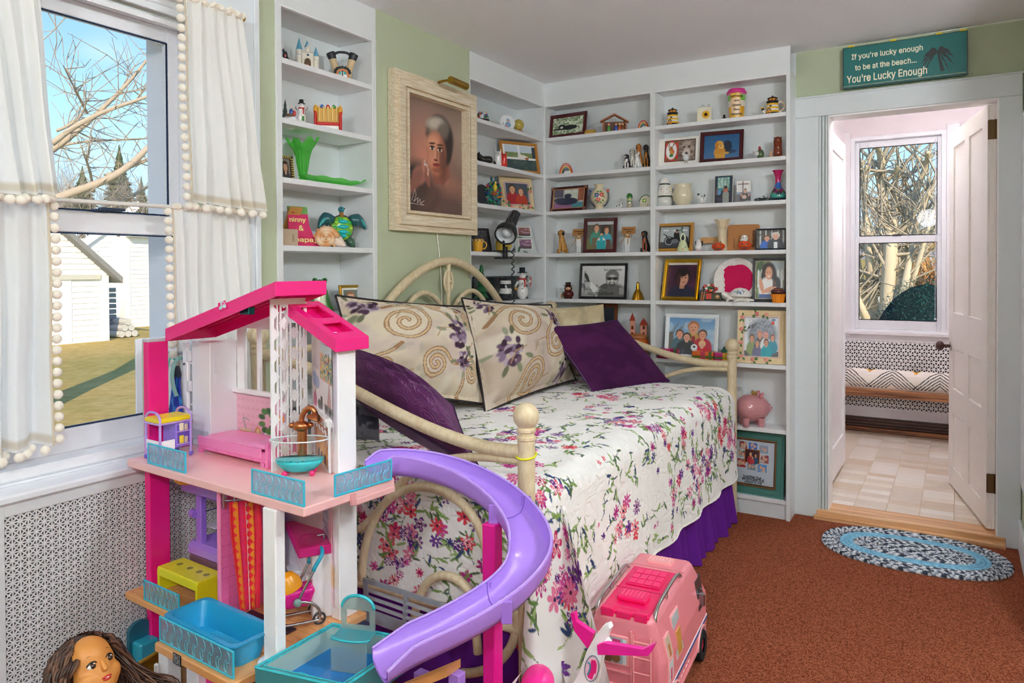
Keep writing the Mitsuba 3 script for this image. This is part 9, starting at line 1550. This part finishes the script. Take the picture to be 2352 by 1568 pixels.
hm.add(ell((0,.013,.020),(.0605,.0575,.060),3),'2b1811')
for i in range(420):
 a=rh.uniform(-.30*math.pi,1.30*math.pi);el_=rh.uniform(.05,1.45)if rh.random()<.6 else rh.uniform(.9,1.5);d=np.array([math.cos(a)*math.cos(el_),math.sin(a)*math.cos(el_),math.sin(el_)]);p0=np.array([0,.006,.016])+d*[.062,.060,.063]
 sd_=1 if d[0]>0 else-1;k_=rh.uniform(.7,1.25)
 p1=p0+np.array([sd_*.018*k_,.004,-.018]);p2=np.array([sd_*(.066+.022*rh.random()),max(p0[1],-.004)+.012*rh.normal(),-.035]);p3=p2+np.array([sd_*.030*k_+rh.normal(0,.014),.018*rh.normal(),-.06*k_]);p4=p3+np.array([sd_*.022*rh.normal(.6,.8),.02*rh.normal(),-.055*k_])
 hm.add(tube(spl([p0,p1,p2,p3,p4],14),np.linspace(.0042,.0010,14),5,cap=False),hcols[i%5])
part(dk_,'hair',xf(hm,DM_),'m_satin',None,True,kind='stuff')
part(dk_,'torso',blob([(hc+[0,.0,-.09],.03),(hc+[.05,.02,-.13],.03),(hc+[-.05,-.02,-.13],.03),(hc+[0,0,-.24],.05),(hc+[0,-.02,-.30],.06)],[[0,1,2,3],[3,4]],.012),'m_cloth','6a3f7a',True)
solo('doll_stool','low wooden stool the doll sits on','stool',MB().add(box(hc[0]-.10,hc[0]+.10,hc[1]-.10,hc[1]+.10,.0,max(.05,hc[2]-.36),.006)),'m_satin','8a6a48')
gb=thing('gold_bin','open brownish gold plastic bin tilted between the doll and the doll house','bin');c_=[CAM+ray(a,b)*d for a,b,d in((300,1535,1.86),(405,1470,2.0),(440,1600,1.95),(330,1640,1.80))];n=np.cross(c_[1]-c_[0],c_[3]-c_[0]);n/=np.linalg.norm(n);n=-n if np.dot(n,CAM-c_[0])<0 else n
cm_=sum(c_)/4;inn=[cm_+(q-cm_)*.86-n*.05 for q in c_];m=MB()
for i in range(4):j=(i+1)%4;m.add(trimesh.Trimesh([c_[i],c_[j],inn[j],inn[i]],[[0,1,2],[0,2,3]],process=False))
m.add(trimesh.Trimesh(inn,[[0,1,2],[0,2,3]],process=False));part(gb,'shell',m.mesh()[0],'m_plastic','8a6a22');part(gb,'rim',tube(np.array(c_),.006,8,True),'m_plastic','a07e30');part(gb,'rib',tube(np.array([inn[1]*.8+inn[0]*.2+n*.004,cm_-n*.04]),.003,6),'m_plastic','9a7828');part(gb,'foot',box(cm_[0]-.03,cm_[0]+.03,cm_[1]-.03,cm_[1]+.03,0,max(.02,float(min(q[2]for q in inn))),.004),'m_plastic','7a5c1c')
tq=onp(318,1500,0,.155);tk=thing('teal_toy_chair','dark teal toy chair half hidden behind the pink column of the doll house','toy chair');y_=tq[1];z_=tq[2]
part(tk,'back',xf(extr(rrect(-.034,.034,0,.13,.03),.012),np.array([[0,0,1.,.135],[1,0,0,y_+.012],[0,1,0,z_-.045],[0,0,0,1]])),'m_plastic','1c5a70');part(tk,'seat',box(.142,.185,y_-.012,y_+.045,z_-.02,z_+.035,.005),'m_plastic','2a9ab4');part(tk,'leg',box(.14,.18,y_-.01,y_+.04,0,z_-.02,.004),'m_plastic','184a60')
